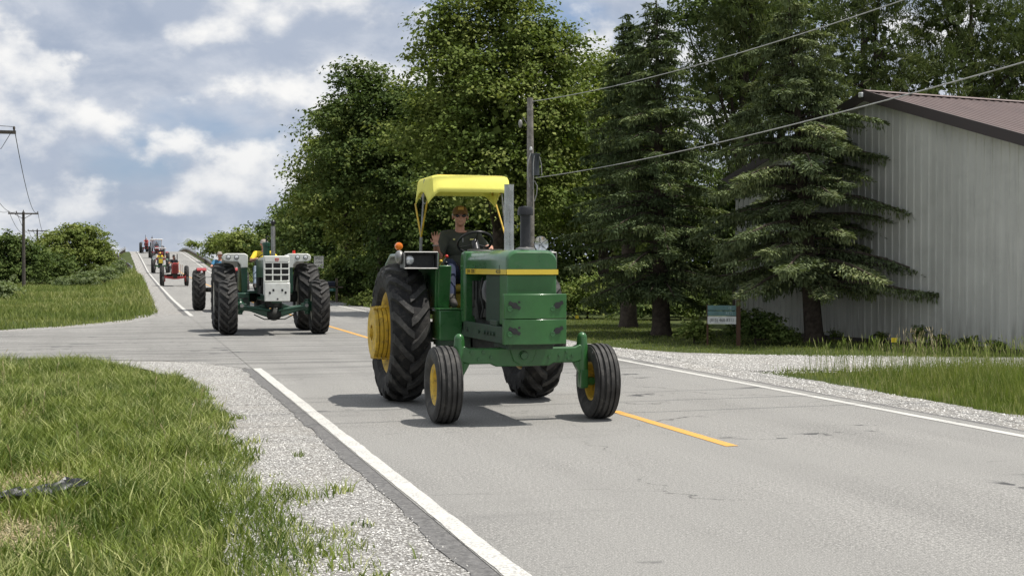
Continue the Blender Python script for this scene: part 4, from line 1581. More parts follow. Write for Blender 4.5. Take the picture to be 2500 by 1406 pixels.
MB().cyl((0, yf - .13, .90), (0, yf - .15, .90), .022, n=12).build("weight_pin", M_black, wb)
MB().bb(-.12, .12, yf + .05, yf + .3, .80, 1.0).build("weight_bracket", M_ogreen, wb)
# exhaust with its round rain cap, pre-cleaner
MB().lathe([(1.90, .062), (1.93, .062), (1.94, .054), (2.70, .054), (2.70, .044), (2.3, .043)], (-.02, -2.35, 0), 'z', 20).build("exhaust_stack", M_steel, t2)
mb = MB()
mb.ball((-.02, -2.37, 2.785), (.062, .05, .062), 16, 12)
mb.box((-.02, -2.37, 2.72), (.02, .03, .05))
mb.build("rain_cap", M_black, t2)
MB().lathe([(1.90, .085), (2.20, .085), (2.21, .10), (2.30, .10), (2.31, .06), (2.32, .001)], (-.13, -1.75, 0), 'z', 20).build("air_cleaner", M_ogreen, t2)
MB().tube([(-.13, -1.75, 2.32), (-.13, -1.75, 2.42), (-.10, -1.75, 2.46), (-.06, -1.75, 2.44)], .02, 8).build("breather_pipe", M_dark, t2)
# fenders: cream lamp pods on green legs
for s in (-1, 1):
    xa, xb = s * .52, s * 1.13
    mb = MB()
    pod = [(s * .50, 1.66), (s * .68, 1.66), (s * .68, 1.74), (s * .76, 1.82), (s * 1.06, 1.825), (s * 1.13, 1.86), (s * 1.15, 1.93), (s * 1.12, 2.01), (s * 1.04, 2.035), (s * .58, 2.035), (s * .50, 1.99)]
    mb.prism(pod, -.62, -.42, 'y')
    fd = mb.build("fender_pod", M_white_paint, t2, bevel=.02, seg=3)
    mb = MB()
    pts = [(-.45, 2.0), (.0, 2.01), (.40, 1.94), (.75, 1.70)]
    vs, fs = [], []
    for (y, z) in pts:
        vs += [(s * .52, y, z), (s * 1.10, y, z), (s * 1.10, y, z - .03), (s * .52, y, z - .03)]
    for i in range(3):
        o = i * 4
        fs += [(o + j, o + (j + 1) % 4, o + 4 + (j + 1) % 4, o + 4 + j) for j in range(4)]
    fs += [(0, 1, 2, 3), (15, 14, 13, 12)]
    mb.add(vs, fs)
    mb.build("fender_top", M_white_paint, fd, bevel=.01)
    MB().prism([(-.60, 1.658), (.60, 1.80), (.70, 1.1), (-.5, .95), (-.60, 1.0)], min(s * .51, s * .67), max(s * .51, s * .67), 'x').build("fender_skirt", M_ogreen, fd, bevel=.015)
    for k in (.79, 1.0):
        lamp(fd, "headlight", (s * k, -.625, 1.935), .058, mh=M_black)
MB().cyl((.72, -.40, 2.03), (.72, -.40, 2.12), .045, .035, 12).build("red_beacon", M_redlens, t2)
MB().bb(-.55, .55, -.9, .5, 1.00, 1.06).build("platform", M_ogreen, t2)
MB().bb(-.22, .22, .15, .6, 1.34, 1.44).bb(-.22, .22, .55, .63, 1.44, 1.85).build("seat", M_black, t2, bevel=.04)
MB().bb(-.30, .30, -.85, -.70, 1.06, 1.90).build("dash_panel", M_ogreen, t2, bevel=.02)
mb = MB()
mb.torus((0, -.42, 1.90), .21, .014, (0, .6, .8), 28, 6)
mb.tube([(0, -.42, 1.90), (0, -.72, 1.6)], .03, 8)
mb.tube([(-.2, -.42, 1.90), (.2, -.42, 1.90)], .01, 6)
mb.build("steering_wheel", M_black, t2)
for s in (-1,):
    MB().bb(s * .80, s * .50, -1.25, -.80, .62, 1.02).build("step_tank", M_ogreen, t2, bevel=.03)
    for z in (.70, .86):
        MB().bb(s * .86, s * .56, -1.33, -1.25, z, z + .03).build("step", M_dark, t2)
J2 = dict(hip=(0, .36, 1.52), chest=(0, .30, 1.92), neck=(0, .28, 2.10), head=(-.0, .24, 2.29),
          Rsh=(-.22, .28, 2.03), Rel=(-.36, .02, 1.85), Rwr=(-.22, -.30, 1.90), Rhf=(.2, -1, .1), Rhu=(0, .1, 1), Rcurl=1.0,
          Lsh=(.22, .28, 2.03), Lel=(.36, .02, 1.85), Lwr=(.22, -.30, 1.90), Lhf=(-.2, -1, .1), Lhu=(0, .1, 1), Lcurl=1.0,
          Rkn=(-.26, -.14, 1.64), Ran=(-.30, -.42, 1.18), Lkn=(.24, -.14, 1.64), Lan=(.28, -.42, 1.18), nod=0)
seated_person("person", (3.46, 36.5, 0), J2, M_yshirt, M_lightjeans, "driver in a yellow shirt hidden behind the exhaust of the second tractor", M_gcap, voxel=.013, sleeve=.95, build=1.05)


# ------------------------------------------------------------------ the tractors further back
def plain_tractor(loc, label, hood_m, wheel_m, rR=.72, rW=.34, fR=.36, fW=.19, track=.78, ftrack=.74, wb=2.2, hood_w=.20, hood_top=1.48, hood_low=1.0, stack=2.1, grille_m=None, fenders=True, fender_m=None,
                  canopy=None, lug_front=False, nose_m=None, beam_m=None, rz=0.0, slits=6, stack_x=0.0):
    t = empty("farm_tractor", loc, rz=rz)
    tag(t, label, "tractor", "tractors in the road parade")
    key = (rR, rW, fR, fW, lug_front, wheel_m.name)
    if key not in plain_tractor.cache:
        plain_tractor.cache[key] = (lug_tyre("rear_tyre", rR, rW, rR * .58, 18, .038, sweep=.28), lug_tyre("front_tyre", fR, fW, fR * .55, 16, .03) if lug_front else rib_tyre("front_tyre", fR, fW, fR * .55, 3),
                                    rim_mesh("rear_rim", rR * .58, rW, .04, wheel_m, .09, 6), rim_mesh("front_rim", fR * .55, fW, .02, wheel_m, .06, 5))
    a, b, c, d = plain_tractor.cache[key]
    for s in (-1, 1):
        wheel(t, "rear_wheel", (s * track, 0, rR * .995), a, c, s)
        wheel(t, "front_wheel", (s * ftrack, -wb, fR * .995), b, d, s)
        mb = MB()
        mb.cyl((s * (ftrack - .12), -wb, fR), (s * (ftrack - .12), -wb, hood_low - .12), .032, n=10)
        mb.cyl((s * (ftrack - .12), -wb, fR), (s * (ftrack - .02), -wb, fR), .035, n=10)
        mb.build("steering_knuckle", beam_m or hood_m, t)
    MB().prism([(-ftrack + .10, hood_low - .20), (ftrack - .10, hood_low - .20), (ftrack - .10, hood_low - .32), (.15, hood_low - .40), (-.15, hood_low - .40), (-ftrack + .10, hood_low - .32)], -wb - .05, -wb + .05, 'y').build("front_axle", beam_m or hood_m, t, bevel=.01)
    hd = rounded_hood(hood_w, -wb - .28, -.75, hood_low, hood_top, r=hood_w * .7).build("hood", hood_m, t)
    mb = MB()
    mb.bb(-hood_w * .78, hood_w * .78, -wb - .295, -wb - .275, hood_low + .04, hood_top - .14)
    g = mb.build("grille", grille_m or M_dark, hd, bevel=.01)
    for i in range(slits):
        x = -hood_w * .66 + hood_w * 1.32 * i / (slits - 1)
        MB().bb(x - .010, x + .010, -wb - .312, -wb - .296, hood_low + .06, hood_top - .16).build("grille_bar", nose_m or hood_m, g)
    MB().bb(-.14, .14, -wb - .1, -.4, .55, hood_low).bb(-.22, .22, -.5, .3, .5, 1.05).cyl((-track + .1, 0, rR), (track - .1, 0, rR), .09, n=12).build("engine", M_dark, t, bevel=.02)
    if stack:
        MB().lathe([(hood_top - .03, .032), (stack, .030), (stack, .02)], (stack_x, -wb * .62, 0), 'z', 12).build("exhaust_stack", M_black, t)
        MB().lathe([(hood_top - .03, .045), (hood_top + .3, .045), (hood_top + .32, .06), (hood_top + .36, .05), (hood_top + .37, .001)], (.02, -wb * .42, 0), 'z', 12).build("air_cleaner", M_black, t)
    if fenders:
        for s in (-1, 1):
            mb = MB()
            vs, fs = [], []
            arc = [2.05, 1.85, 1.6, 1.3, 1.0, .6]
            for an in arc:
                y, z = -(rR + .06) * math.cos(math.pi - an) * 1.0, rR + (rR + .06) * math.sin(an)
                vs += [(s * (track - rW * .60), y, z), (s * (track + rW * .18), y, z), (s * (track + rW * .18), y, z - .03), (s * (track - rW * .60), y, z - .03)]
            for i in range(len(arc) - 1):
                o = i * 4
                fs += [(o + j, o + (j + 1) % 4, o + 4 + (j + 1) % 4, o + 4 + j) for j in range(4)]
            fs += [(0, 1, 2, 3), tuple(len(vs) - 1 - q for q in range(4))]
            mb.add(vs, fs)
            fd_ = mb.build("fender", fender_m or hood_m, t)
            lamp(fd_, "headlight", (s * (track - rW * .2), -.42, rR * 1.86), .055, mh=fender_m or hood_m)
    MB().bb(-.20, .20, .05, .42, 1.02, 1.10).bb(-.20, .20, .38, .45, 1.10, 1.40).build("seat", M_black, t, bevel=.03)
    mb = MB()
    mb.torus((0, -.40, 1.45), .19, .013, (0, .55, .83), 24, 6)
    mb.tube([(0, -.40, 1.45), (0, -.72, 1.25)], .022, 8)
    mb.tube([(-.18, -.40, 1.45), (.18, -.40, 1.45)], .009, 6)
    mb.build("steering_wheel", M_black, t)
    MB().bb(-.5, .5, -.6, .3, .78, .82).build("platform", M_dark, t)
    if canopy == "flat":
        for (x, y) in ((-.55, .45), (.55, .45)):
            MB().tube([(x, y, .85), (x, y, 2.04)], .025, 8).build("canopy_post", M_black, t)
        MB().prism([(-.70, 2.04), (.70, 2.04), (.68, 2.12), (.55, 2.17), (-.55, 2.17), (-.68, 2.12)], -.55, .75, 'y').build("canopy_roof", M_canvas_white, t, bevel=.02)
    if canopy == "cab":
        for (x, y) in ((-.72, -.75), (.72, -.75), (-.72, .60), (.72, .60)):
            MB().tube([(x, y, .9), (x * .95, y, 2.42)], .030, 8).build("cab_post", M_canvas_white, t)
        MB().prism([(-.86, 2.42), (.86, 2.42), (.85, 2.52), (.68, 2.60), (-.68, 2.60), (-.85, 2.52)], -.90, .75, 'y').build("cab_roof", M_canvas_white, t, bevel=.03)
        mg = mat("cab_glass", (0.85, 0.9, 0.92), 0.05, trans=0.95, var=0.0)
        MB().bb(-.69, .69, -.752, -.746, 1.30, 2.40).build("windscreen", mg, t)
        MB().bb(-.69, .69, .600, .606, 1.30, 2.40).build("rear_window", mg, t)
    return t


plain_tractor.cache = {}


def driver_for(loc, label, shirt, trousers, capm=None, hat=None, z=0.0, rz=0.0):
    J = dict(hip=(0, .20, 1.16), chest=(0, .14, 1.56), neck=(0, .12, 1.74), head=(0, .08, 1.93),
             Rsh=(-.21, .12, 1.67), Rel=(-.34, -.12, 1.47), Rwr=(-.20, -.30, 1.48), Rhf=(.2, -1, .1), Rhu=(0, .1, 1), Lsh=(.21, .12, 1.67), Lel=(.34, -.12, 1.47), Lwr=(.20, -.30, 1.48), Lhf=(-.2, -1, .1), Lhu=(0, .1, 1),
             Rkn=(-.25, -.22, 1.24), Ran=(-.29, -.42, .88), Lkn=(.25, -.22, 1.24), Lan=(.29, -.42, .88))
    for k in J:
        J[k] = (J[k][0], J[k][1], J[k][2] + (z if k[-2:] not in ("hf", "hu") else 0))
    return seated_person("person", loc, J, shirt, trousers, label, capm, voxel=.028, hat=hat, glasses=False, hands=False)


def rzf(y):
    return float(road_z(y))


def rsf(y):
    return float(road_s(y))


# third: red, mostly behind the second
x3, y3 = 3.36, 53.4
plain_tractor((x3, y3, rzf(y3)), "red tractor third in line, only its left rear tyre and fender showing", M_tred, M_wheelwhite, rR=.79, rW=.46, track=.82, ftrack=.30, hood_top=1.5, stack=None)
driver_for((x3 - .02, y3, rzf(y3)), "driver in a blue shirt and tan cap beside the second tractor's fender", M_bshirt, M_jeans, M_gcap, z=.20)
# fourth: old red row-crop with a wide front
x4, y4 = 3.02, 99.3
t4 = plain_tractor((x4, y4, rzf(y4)), "old red row-crop tractor with wide front axle, first on the slope", M_tred, M_tred, rR=.72, rW=.30, track=.85, ftrack=.82, fR=.33, fW=.16, hood_w=.22, hood_top=1.62, hood_low=.88, fenders=False, stack=2.25, stack_x=.16, slits=7)
driver_for((x4 - .02, y4 + .3, rzf(y4)), "dark clothed driver in a black hat on the old red tractor", M_dshirt, M_dshirt, hat=M_sleeve_dark, z=.12)
for xx in (.40, .52):
    MB().tube([(xx, -1.2, .62), (xx, -1.2, 1.50)], .025, 6).build("upright_rod", M_wheelwhite, t4)
# fifth: green with yellow
x5, y5 = 3.1, 150
t5 = plain_tractor((x5, y5, rzf(y5)), "green and yellow tractor climbing down behind the old red one", M_jgreen, M_jyellow, rR=.74, rW=.34, track=.78, ftrack=.62, hood_w=.24, hood_top=1.6, stack=2.0, grille_m=M_stripe, nose_m=M_stripe, fender_m=M_jgreen, slits=5)
driver_for((x5, y5, rzf(y5)), "driver in a yellow shirt on the green and yellow tractor", M_yshirt, M_jeans, M_stripe, z=.15)
MB().lathe([(0, .19), (.05, .20), (.08, .12), (.09, .001)], (-.62, -.4, 1.62), 'y', 20).build("work_lamp", M_canvas_white, t5)
# sixth: red with a white roof
x6, y6 = 3.55, 170
plain_tractor((x6, y6, rzf(y6)), "red tractor under a flat white roof in the middle of the slope", M_tred, M_wheelwhite, rR=.80, rW=.42, track=.86, hood_w=.26, hood_top=1.62, canopy="flat", stack=None, slits=6, grille_m=M_dark)
driver_for((x6, y6, rzf(y6)), "driver in the shade of the flat white tractor roof", M_dshirt, M_jeans, z=.1)
# seventh: white cab
x7, y7 = 3.5, 193
plain_tractor((x7, y7, rzf(y7)), "red tractor with a white framed glass cab near the hilltop", M_tred, M_wheelwhite, rR=.80, rW=.42, track=.86, hood_w=.26, hood_top=1.55, canopy="cab", stack=None, fender_m=M_black)
driver_for((x7, y7, rzf(y7)), "driver seated inside the white framed cab", M_dshirt, M_jeans, z=.15)
# eighth: on the crest
x8, y8 = 2.35, 213
plain_tractor((x8, y8, rzf(y8)), "red tractor at the left on the crest of the hill", M_tred, M_tred, rR=.80, rW=.42, track=.80, ftrack=.5, hood_w=.22, hood_top=1.6, stack=2.7, stack_x=-.1, fender_m=M_black)
driver_for((x8, y8, rzf(y8)), "driver in a red shirt on the crest of the hill", M_rshirt, M_dshirt, z=.25)
x9, y9 = 3.3, 219
plain_tractor((x9, y9, rzf(y9)), "red tractor half hidden behind the cab tractor at the hilltop", M_tred, M_tred, rR=.78, rW=.4, track=.78, ftrack=.5, hood_w=.22, hood_top=1.6, stack=2.5, fender_m=M_tred)
driver_for((x9, y9, rzf(y9)), "farthest driver, in a red shirt, seen against the sky", M_rshirt, M_dshirt, hat=M_sleeve_dark, z=.25)

# ================================================================== the barn
M_siding = mat("grey_metal_siding", (0.51, 0.505, 0.46), 0.55, var=0.06, vscale=0.8, dirt=(0.34, 0.335, 0.305), dirt_amt=0.35)
def weather_panels(m, base_dirt):
    """Each sheet a shade of its own; splashed dirt towards the foot where asked."""
    N, L = nt(m)
    p = N['Principled BSDF']
    src = p.inputs['Base Color'].links[0].from_socket
    oi = N.new('ShaderNodeObjectInfo')
    c = mixc(N, L, ramp(N, L, oi.outputs['Random'], 0.0, 1.0), mixc(N, L, 1.0, src, (0.90, 0.90, 0.89), 'MULTIPLY'), mixc(N, L, 1.0, src, (1.06, 1.06, 1.05), 'MULTIPLY'))
    if base_dirt:
        tc = N.new('ShaderNodeTexCoord')
        sp = N.new('ShaderNodeSeparateXYZ')
        L.new(tc.outputs['Object'], sp.inputs[0])
        mp = N.new('ShaderNodeMapping')
        mp.inputs['Scale'].default_value = (6.0, 6.0, 0.5)
        L.new(tc.outputs['Object'], mp.inputs['Vector'])
        n = tex_noise(N, L, 1.6, 5, 0.65, mp.outputs[0])
        f = N.new('ShaderNodeMath')
        f.operation = 'MULTIPLY'
        L.new(ramp(N, L, sp.outputs['Z'], 0.0, 0.9, 0.8, 0.0), f.inputs[0])
        L.new(ramp(N, L, n.outputs['Fac'], 0.35, 0.7), f.inputs[1])
        c = mixc(N, L, f.outputs[0], c, (0.20, 0.185, 0.155))
        c = mixc(N, L, ramp(N, L, n.outputs['Fac'], 0.50, 0.75, 0, 0.35), c, (0.24, 0.24, 0.225))
    L.new(c, p.inputs['Base Color'])


weather_panels(M_siding, True)
M_roofmetal = mat("brown_metal_roof", (0.180, 0.132, 0.122), 0.55, var=0.08, vscale=1.2, dirt=(0.24, 0.20, 0.185), dirt_amt=0.3)
weather_panels(M_roofmetal, False)
M_trim = mat("dark_brown_trim", (0.045, 0.034, 0.031), 0.55, var=0.1)
A_ = Vector((15.333, 32.653, 0))               # far left corner of the gable wall
D_ = Vector((1.56, -9.41, 0)).normalized()   # along the wall towards the camera
N_ = Vector((-D_.y, D_.x, 0))                # into the building
if N_.x < 0:
    N_ = -N_
LEN, DEEP = 10.9, 14.0
ZE, ZP = 4.02, 5.64
barn = empty("barn", A_)
barn.rotation_euler = (0, 0, math.atan2(D_.y, D_.x))     # local x along the wall, local -y... set below
tag(barn, "grey metal sided barn with brown ribbed roof at the right edge", "barn")
# local frame: x along the gable wall, y into the building (left-handed turn), z up
sgn = 1.0 if Vector((-D_.y, D_.x, 0)).dot(N_) > 0 else -1.0


def wall_top(x):
    return ZE + (ZP - ZE) * (1 - abs(x - LEN / 2) / (LEN / 2))


PW, n_pan = 0.9144, 12
for i in range(n_pan + 1):
    x0, x1 = i * PW, min(LEN, (i + 1) * PW)
    if x1 - x0 < .05:
        continue
    xs = [(x0 + .002, 0)]
    k = 0
    while True:
        c = x0 + .1143 + .2286 * k
        if c > x1 - .04:
            break
        xs += [(c - .035, 0), (c - .018, -.019), (c + .018, -.019), (c + .035, 0)]
        k += 1
    xs.append((x1 - .002, 0))
    if x0 < LEN / 2 < x1:
        xs = sorted(xs + [(LEN / 2, 0 if all(abs(LEN / 2 - a) > .036 for a, _ in xs[::1]) else 0)], key=lambda q: q[0])
    mb = MB()
    vs, fs = [], []
    for (x, y) in xs:
        vs += [(x, sgn * y, 0.06), (x, sgn * y, wall_top(x) - .02)]
    for j in range(len(xs) - 1):
        fs.append((2 * j, 2 * j + 2, 2 * j + 3, 2 * j + 1))
    mb.add(vs, fs)
    mb.build("siding_panel", M_siding, barn, smooth=0)
# the shell behind the sheeting, side walls, base
mb = MB()
mb.prism([(0, -.2), (LEN, -.2), (LEN, ZE - .05), (LEN / 2, ZP - .05), (0, ZE - .05)], sgn * .02, sgn * DEEP, 'y')
mb.build("wall", M_siding, barn, smooth=0)
mb = MB()
mb.bb(-.01, LEN + .01, min(-sgn * .024, sgn * .01), max(-sgn * .024, sgn * .01), -.15, .055)
mb.build("base_trim", M_trim, barn)
# roof: ribbed sheets down each slope, rake boards, ridge cap
OV, OE = .28, .35
sl = (ZP - ZE) / (LEN / 2)
th = math.atan(sl)
Ls = (LEN / 2 + OE) / math.cos(th)
nR = int(math.ceil((DEEP + 2 * OV) / PW))


def roof_sheet(width):
    mb = MB()
    xs = [(0.001, 0)]
    k = 0
    while .1143 + .2286 * k < width - .04:
        c = .1143 + .2286 * k
        xs += [(c - .04, 0), (c - .02, .022), (c + .02, .022), (c + .04, 0)]
        k += 1
    xs.append((width - .001, 0))
    vs, fs = [], []
    for (y, z) in xs:
        vs += [(0, sgn * y, z), (Ls, sgn * y, z)]
    for j in range(len(xs) - 1):
        fs.append((2 * j, 2 * j + 1, 2 * j + 3, 2 * j + 2))
    mb.add(vs, fs)
    return mb.mesh("roof_sheet", M_roofmetal, smooth=0)


full = roof_sheet(PW)
rf = MB()
for s in (-1, 1):
    x1 = LEN / 2 + s * (LEN / 2 + OE)
    z1 = ZP - sl * (LEN / 2 + OE)
    rf.add([(LEN / 2, -sgn * OV, ZP - .03), (x1, -sgn * OV, z1 - .03), (x1, sgn * (DEEP + OV), z1 - .03), (LEN / 2, sgn * (DEEP + OV), ZP - .03),
            (LEN / 2, -sgn * OV, ZP - .10), (x1, -sgn * OV, z1 - .10), (x1, sgn * (DEEP + OV), z1 - .10), (LEN / 2, sgn * (DEEP + OV), ZP - .10)],
           [(0, 1, 2, 3), (4, 5, 6, 7), (0, 1, 5, 4), (1, 2, 6, 5), (2, 3, 7, 6), (3, 0, 4, 7)])
roof = rf.build("roof", M_trim, barn, smooth=0)
for i in range(nR):
    w = min(PW, DEEP + 2 * OV - i * PW)
    me = full if w > PW - .01 else roof_sheet(w)
    for s in (-1, 1):
        o = bpy.data.objects.new("roof_sheet", me)
        o.location = (LEN / 2, sgn * (-OV + i * PW), ZP - .022)
        o.rotation_euler = (0, th, 0) if s > 0 else (0, math.pi - th, 0)
        if s < 0:
            o.rotation_euler = (0, -th, 0)
            o.scale = (-1, 1, 1)
        link(o, roof)
for s in (-1, 1):
    x1 = LEN / 2 + s * (LEN / 2 + OE)
    z1 = ZP - sl * (LEN / 2 + OE)
    mb = MB()
    y0, y1 = -sgn * (OV + .03), -sgn * (OV + .002)
    xa = LEN / 2 + s * .002
    mb.add([(xa, y0, ZP + .015), (x1, y0, z1 + .015), (x1, y0, z1 - .22), (xa, y0, ZP - .22), (xa, y1, ZP + .015), (x1, y1, z1 + .015), (x1, y1, z1 - .22), (xa, y1, ZP - .22)],
           [(0, 1, 2, 3), (4, 5, 6, 7), (0, 1, 5, 4), (1, 2, 6, 5), (2, 3, 7, 6), (3, 0, 4, 7)])
    mb.build("rake_board", M_trim, roof, smooth=0)
    # soffit under the rake
    mb = MB()
    mb.add([(xa, y1, ZP - .22), (x1, y1, z1 - .22), (x1, -sgn * .03, z1 - .22), (xa, -sgn * .03, ZP - .22)], [(0, 1, 2, 3)])
    mb.build("soffit", M_siding, roof, smooth=0)
mb = MB()
mb.add([(LEN / 2 - .16, -sgn * (OV + .03), ZP - .02), (LEN / 2, -sgn * (OV + .03), ZP + .035), (LEN / 2 + .16, -sgn * (OV + .03), ZP - .02),
        (LEN / 2 - .16, sgn * (DEEP + OV), ZP - .02), (LEN / 2, sgn * (DEEP + OV), ZP + .035), (LEN / 2 + .16, sgn * (DEEP + OV), ZP - .02)], [(0, 1, 4, 3), (1, 2, 5, 4)])
mb.build("ridge_cap", M_roofmetal, roof, smooth=0)
MB().bb(LEN / 2 - .10, LEN / 2 + .02, min(-sgn * (OV + .10), -sgn * (OV + .04)), max(-sgn * (OV + .10), -sgn * (OV + .04)), ZP - .14, ZP - .03).build("peak_gutter", M_canvas_white, barn, bevel=.015)  # short white piece of gutter at the roof peak, not a light

# ================================================================== poles and wires
M_pole = mat("weathered_pole", (0.270, 0.250, 0.225), 0.9, var=0.3, vscale=5, dirt=(0.07, 0.06, 0.05), dirt_amt=0.6, bmp=0.6, bscale=25)
M_poledark = mat("creosote_pole", (0.085, 0.072, 0.060), 0.9, var=0.3, vscale=5, bmp=0.5, bscale=25)
M_wire = mat("aluminium_wire", (0.42, 0.42, 0.40), 0.5, 0.3, var=0.1)
M_wiredark = mat("weathered_wire", (0.09, 0.09, 0.09), 0.7, var=0.1)
M_glass_ins = mat("insulator", (0.30, 0.29, 0.27), 0.3)
M_can = mat("transformer_grey", (0.085, 0.095, 0.105), 0.5, var=0.15)


def sag(p, q, s, n=18):
    p, q = Vector(p), Vector(q)
    return [p.lerp(q, i / n) + Vector((0, 0, -4 * s * (i / n) * (1 - i / n))) for i in range(n + 1)]


px_, py_ = 11.28, 38.0
pole = empty("service_pole", (px_, py_, 0))
tag(pole, "weathered wooden pole with a small transformer in front of the tall tree", "utility pole")
MB().tube([(0, 0, -.2), (0.02, 0, 2.5), (0.01, 0, 5.0), (0, 0, 6.62)], [.125, .115, .10, .088], 14).build("shaft", M_pole, pole, smooth=60)
MB().lathe([(0, .001), (0, .115), (.56, .115), (.60, .14), (.64, .14), (.645, .001)], (.13, -.13, 4.35), 'z', 20).build("transformer_can", M_can, pole)
for k, pts in enumerate((([(-.02, -.14, 5.0), (-.10, -.16, 4.75), (-.12, -.16, 4.4), (-.05, -.13, 4.0)]), ([(.08, -.22, 4.98), (.03, -.25, 4.7), (.03, -.25, 4.3), (.05, -.16, 3.95)]), ([(.20, -.2, 4.95), (.28, -.2, 4.7), (.30, -.2, 4.35)]), ([(.10, -.12, 4.2), (.18, -.14, 4.05), (.16, -.14, 3.8), (.10, -.12, 3.6)]))):
    MB().tube(pts, .014, 6).build("cable", M_wire, pole)
mb = MB()
mb.tube([(-.05, 0, 5.8), (-.20, 0, 6.05), (-.26, 0, 5.92)], .015, 6)
mb.ball((-.30, -.02, 5.86), (.06, .06, .12))
mb.build("bracket_lamp", M_glass_ins, pole)
MB().lathe([(0, .001), (0, .035), (.05, .045), (.10, .03), (.11, .001)], (0, -.10, 5.08), 'z', 12).build("insulator", M_canvas_white, pole)
MB().box((.06, 0, 6.50), (.10, .08, .08)).build("dead_end_clamp", M_black, pole)

w = MB().tube(sag((11.34, 38.0, 6.52), (12.6, 2.0, 6.85), .72, 30), .010, 6).build("upper_service_wire", M_wire)
tag(w, "upper service wire rising from the pole top to the upper right", "wire", "service wires from the wooden pole")
w = MB().tube(sag((11.38, 37.9, 4.28), (10.7, -4.0, 5.3), .55, 30), .010, 6).build("lower_service_wire", M_wire)
tag(w, "lower service wire crossing the spruces and the barn roof", "wire", "service wires from the wooden pole")
for k, yy in enumerate((13.55, 14.75, 15.9)):
    w = MB().tube(sag((-16, yy - .9, 8.2), (30, yy + 1.1, 8.0), .5, 24), .016, 6).build("overhead_wire", M_wiredark)
    tag(w, ("overhead wire casting the nearest of three thin shadows across the road", "overhead wire casting the middle of three thin shadows across the road", "overhead wire casting the farthest of three thin shadows across the road")[k], "wire", "wires crossing above the road")

# the line of crossarm poles on the left
GPOLE = "crossarm poles along the left"
poles = []
for k, (x, y, h, arm, lab) in enumerate(((-5.2, 52.0, 6.75, 1.25, "nearest crossarm pole, only the end of its arm showing at the left edge"), (-8.72, 122.0, 6.65, 1.22, "nearest full crossarm pole on the left bank"),
                                         (-12.05, 193.0, 7.0, 1.2, "second crossarm pole behind the left bushes"), (-16.0, 278.0, 7.6, 1.2, "farthest crossarm pole peeping over the left bushes"))):
    zg = gz(x, y)
    p = empty("crossarm_pole", (x, y, zg))
    tag(p, lab, "utility pole", GPOLE)
    MB().tube([(0, 0, -.3), (0, 0, h * .5), (0, 0, h)], [.16, .135, .11], 12).build("shaft", M_poledark, p, smooth=60)
    ar = MB().bb(-arm, arm, -.16, -.05, h - .22, h - .10).build("crossarm", M_poledark, p)
    for s in (-1, 1):
        MB().tube([(s * arm * .55, -.10, h - .22), (0, -.10, h - .62)], .025, 6).build("brace", M_poledark, p)
    for xi in (-arm * .95, -arm * .45, 0.0, arm * .95):
        MB().lathe([(0, .02), (.05, .04), (.12, .045), (.16, .02), (.165, .001)], (xi, -.10 if xi else 0, h - .10 if xi else h), 'z', 10).build("insulator", M_poledark, ar)
    if k == 0:
        mb = MB()
        mb.tube([(arm * .9, -.1, h - .1), (arm * .6, -.1, h - .75), (0.1, -.1, h - .8)], .012, 6)
        mb.build("jumper_wire", M_wiredark, p)
    poles.append((x, y, zg + h + .04, arm))
ends = [(-10.5, 10.0, 8.4, 1.25)] + poles
for k in range(len(ends) - 1):
    a, b = ends[k], ends[k + 1]
    for q, f in enumerate((-.95, -.45, .95)):
        if k == 0 and q < 2:
            continue
        pa = (a[0] + f * a[3], a[1] - .1, a[2])
        pb = (b[0] + f * b[3], b[1] - .1, b[2])
        w = MB().tube(sag(pa, pb, 1.1 if k else 1.4, 22), .012 + .004 * k, 5).build("line_wire", M_wiredark)
        side = ("left", "middle", "right")[q]
        span = ("from overhead to the nearest left pole", "between the nearest two left poles", "between the second and third left poles", "between the farthest two left poles")[k]
        tag(w, "%s wire %s" % (side, span), "wire", "wires of the crossarm poles")

# ================================================================== guardrails of the overpass
M_galv = mat("galvanised_steel", (0.46, 0.48, 0.49), 0.42, 0.55, var=0.12, vscale=3, dirt=(0.25, 0.23, 0.2), dirt_amt=0.25)
M_post = mat("guardrail_post", (0.16, 0.13, 0.10), 0.9, var=0.2)


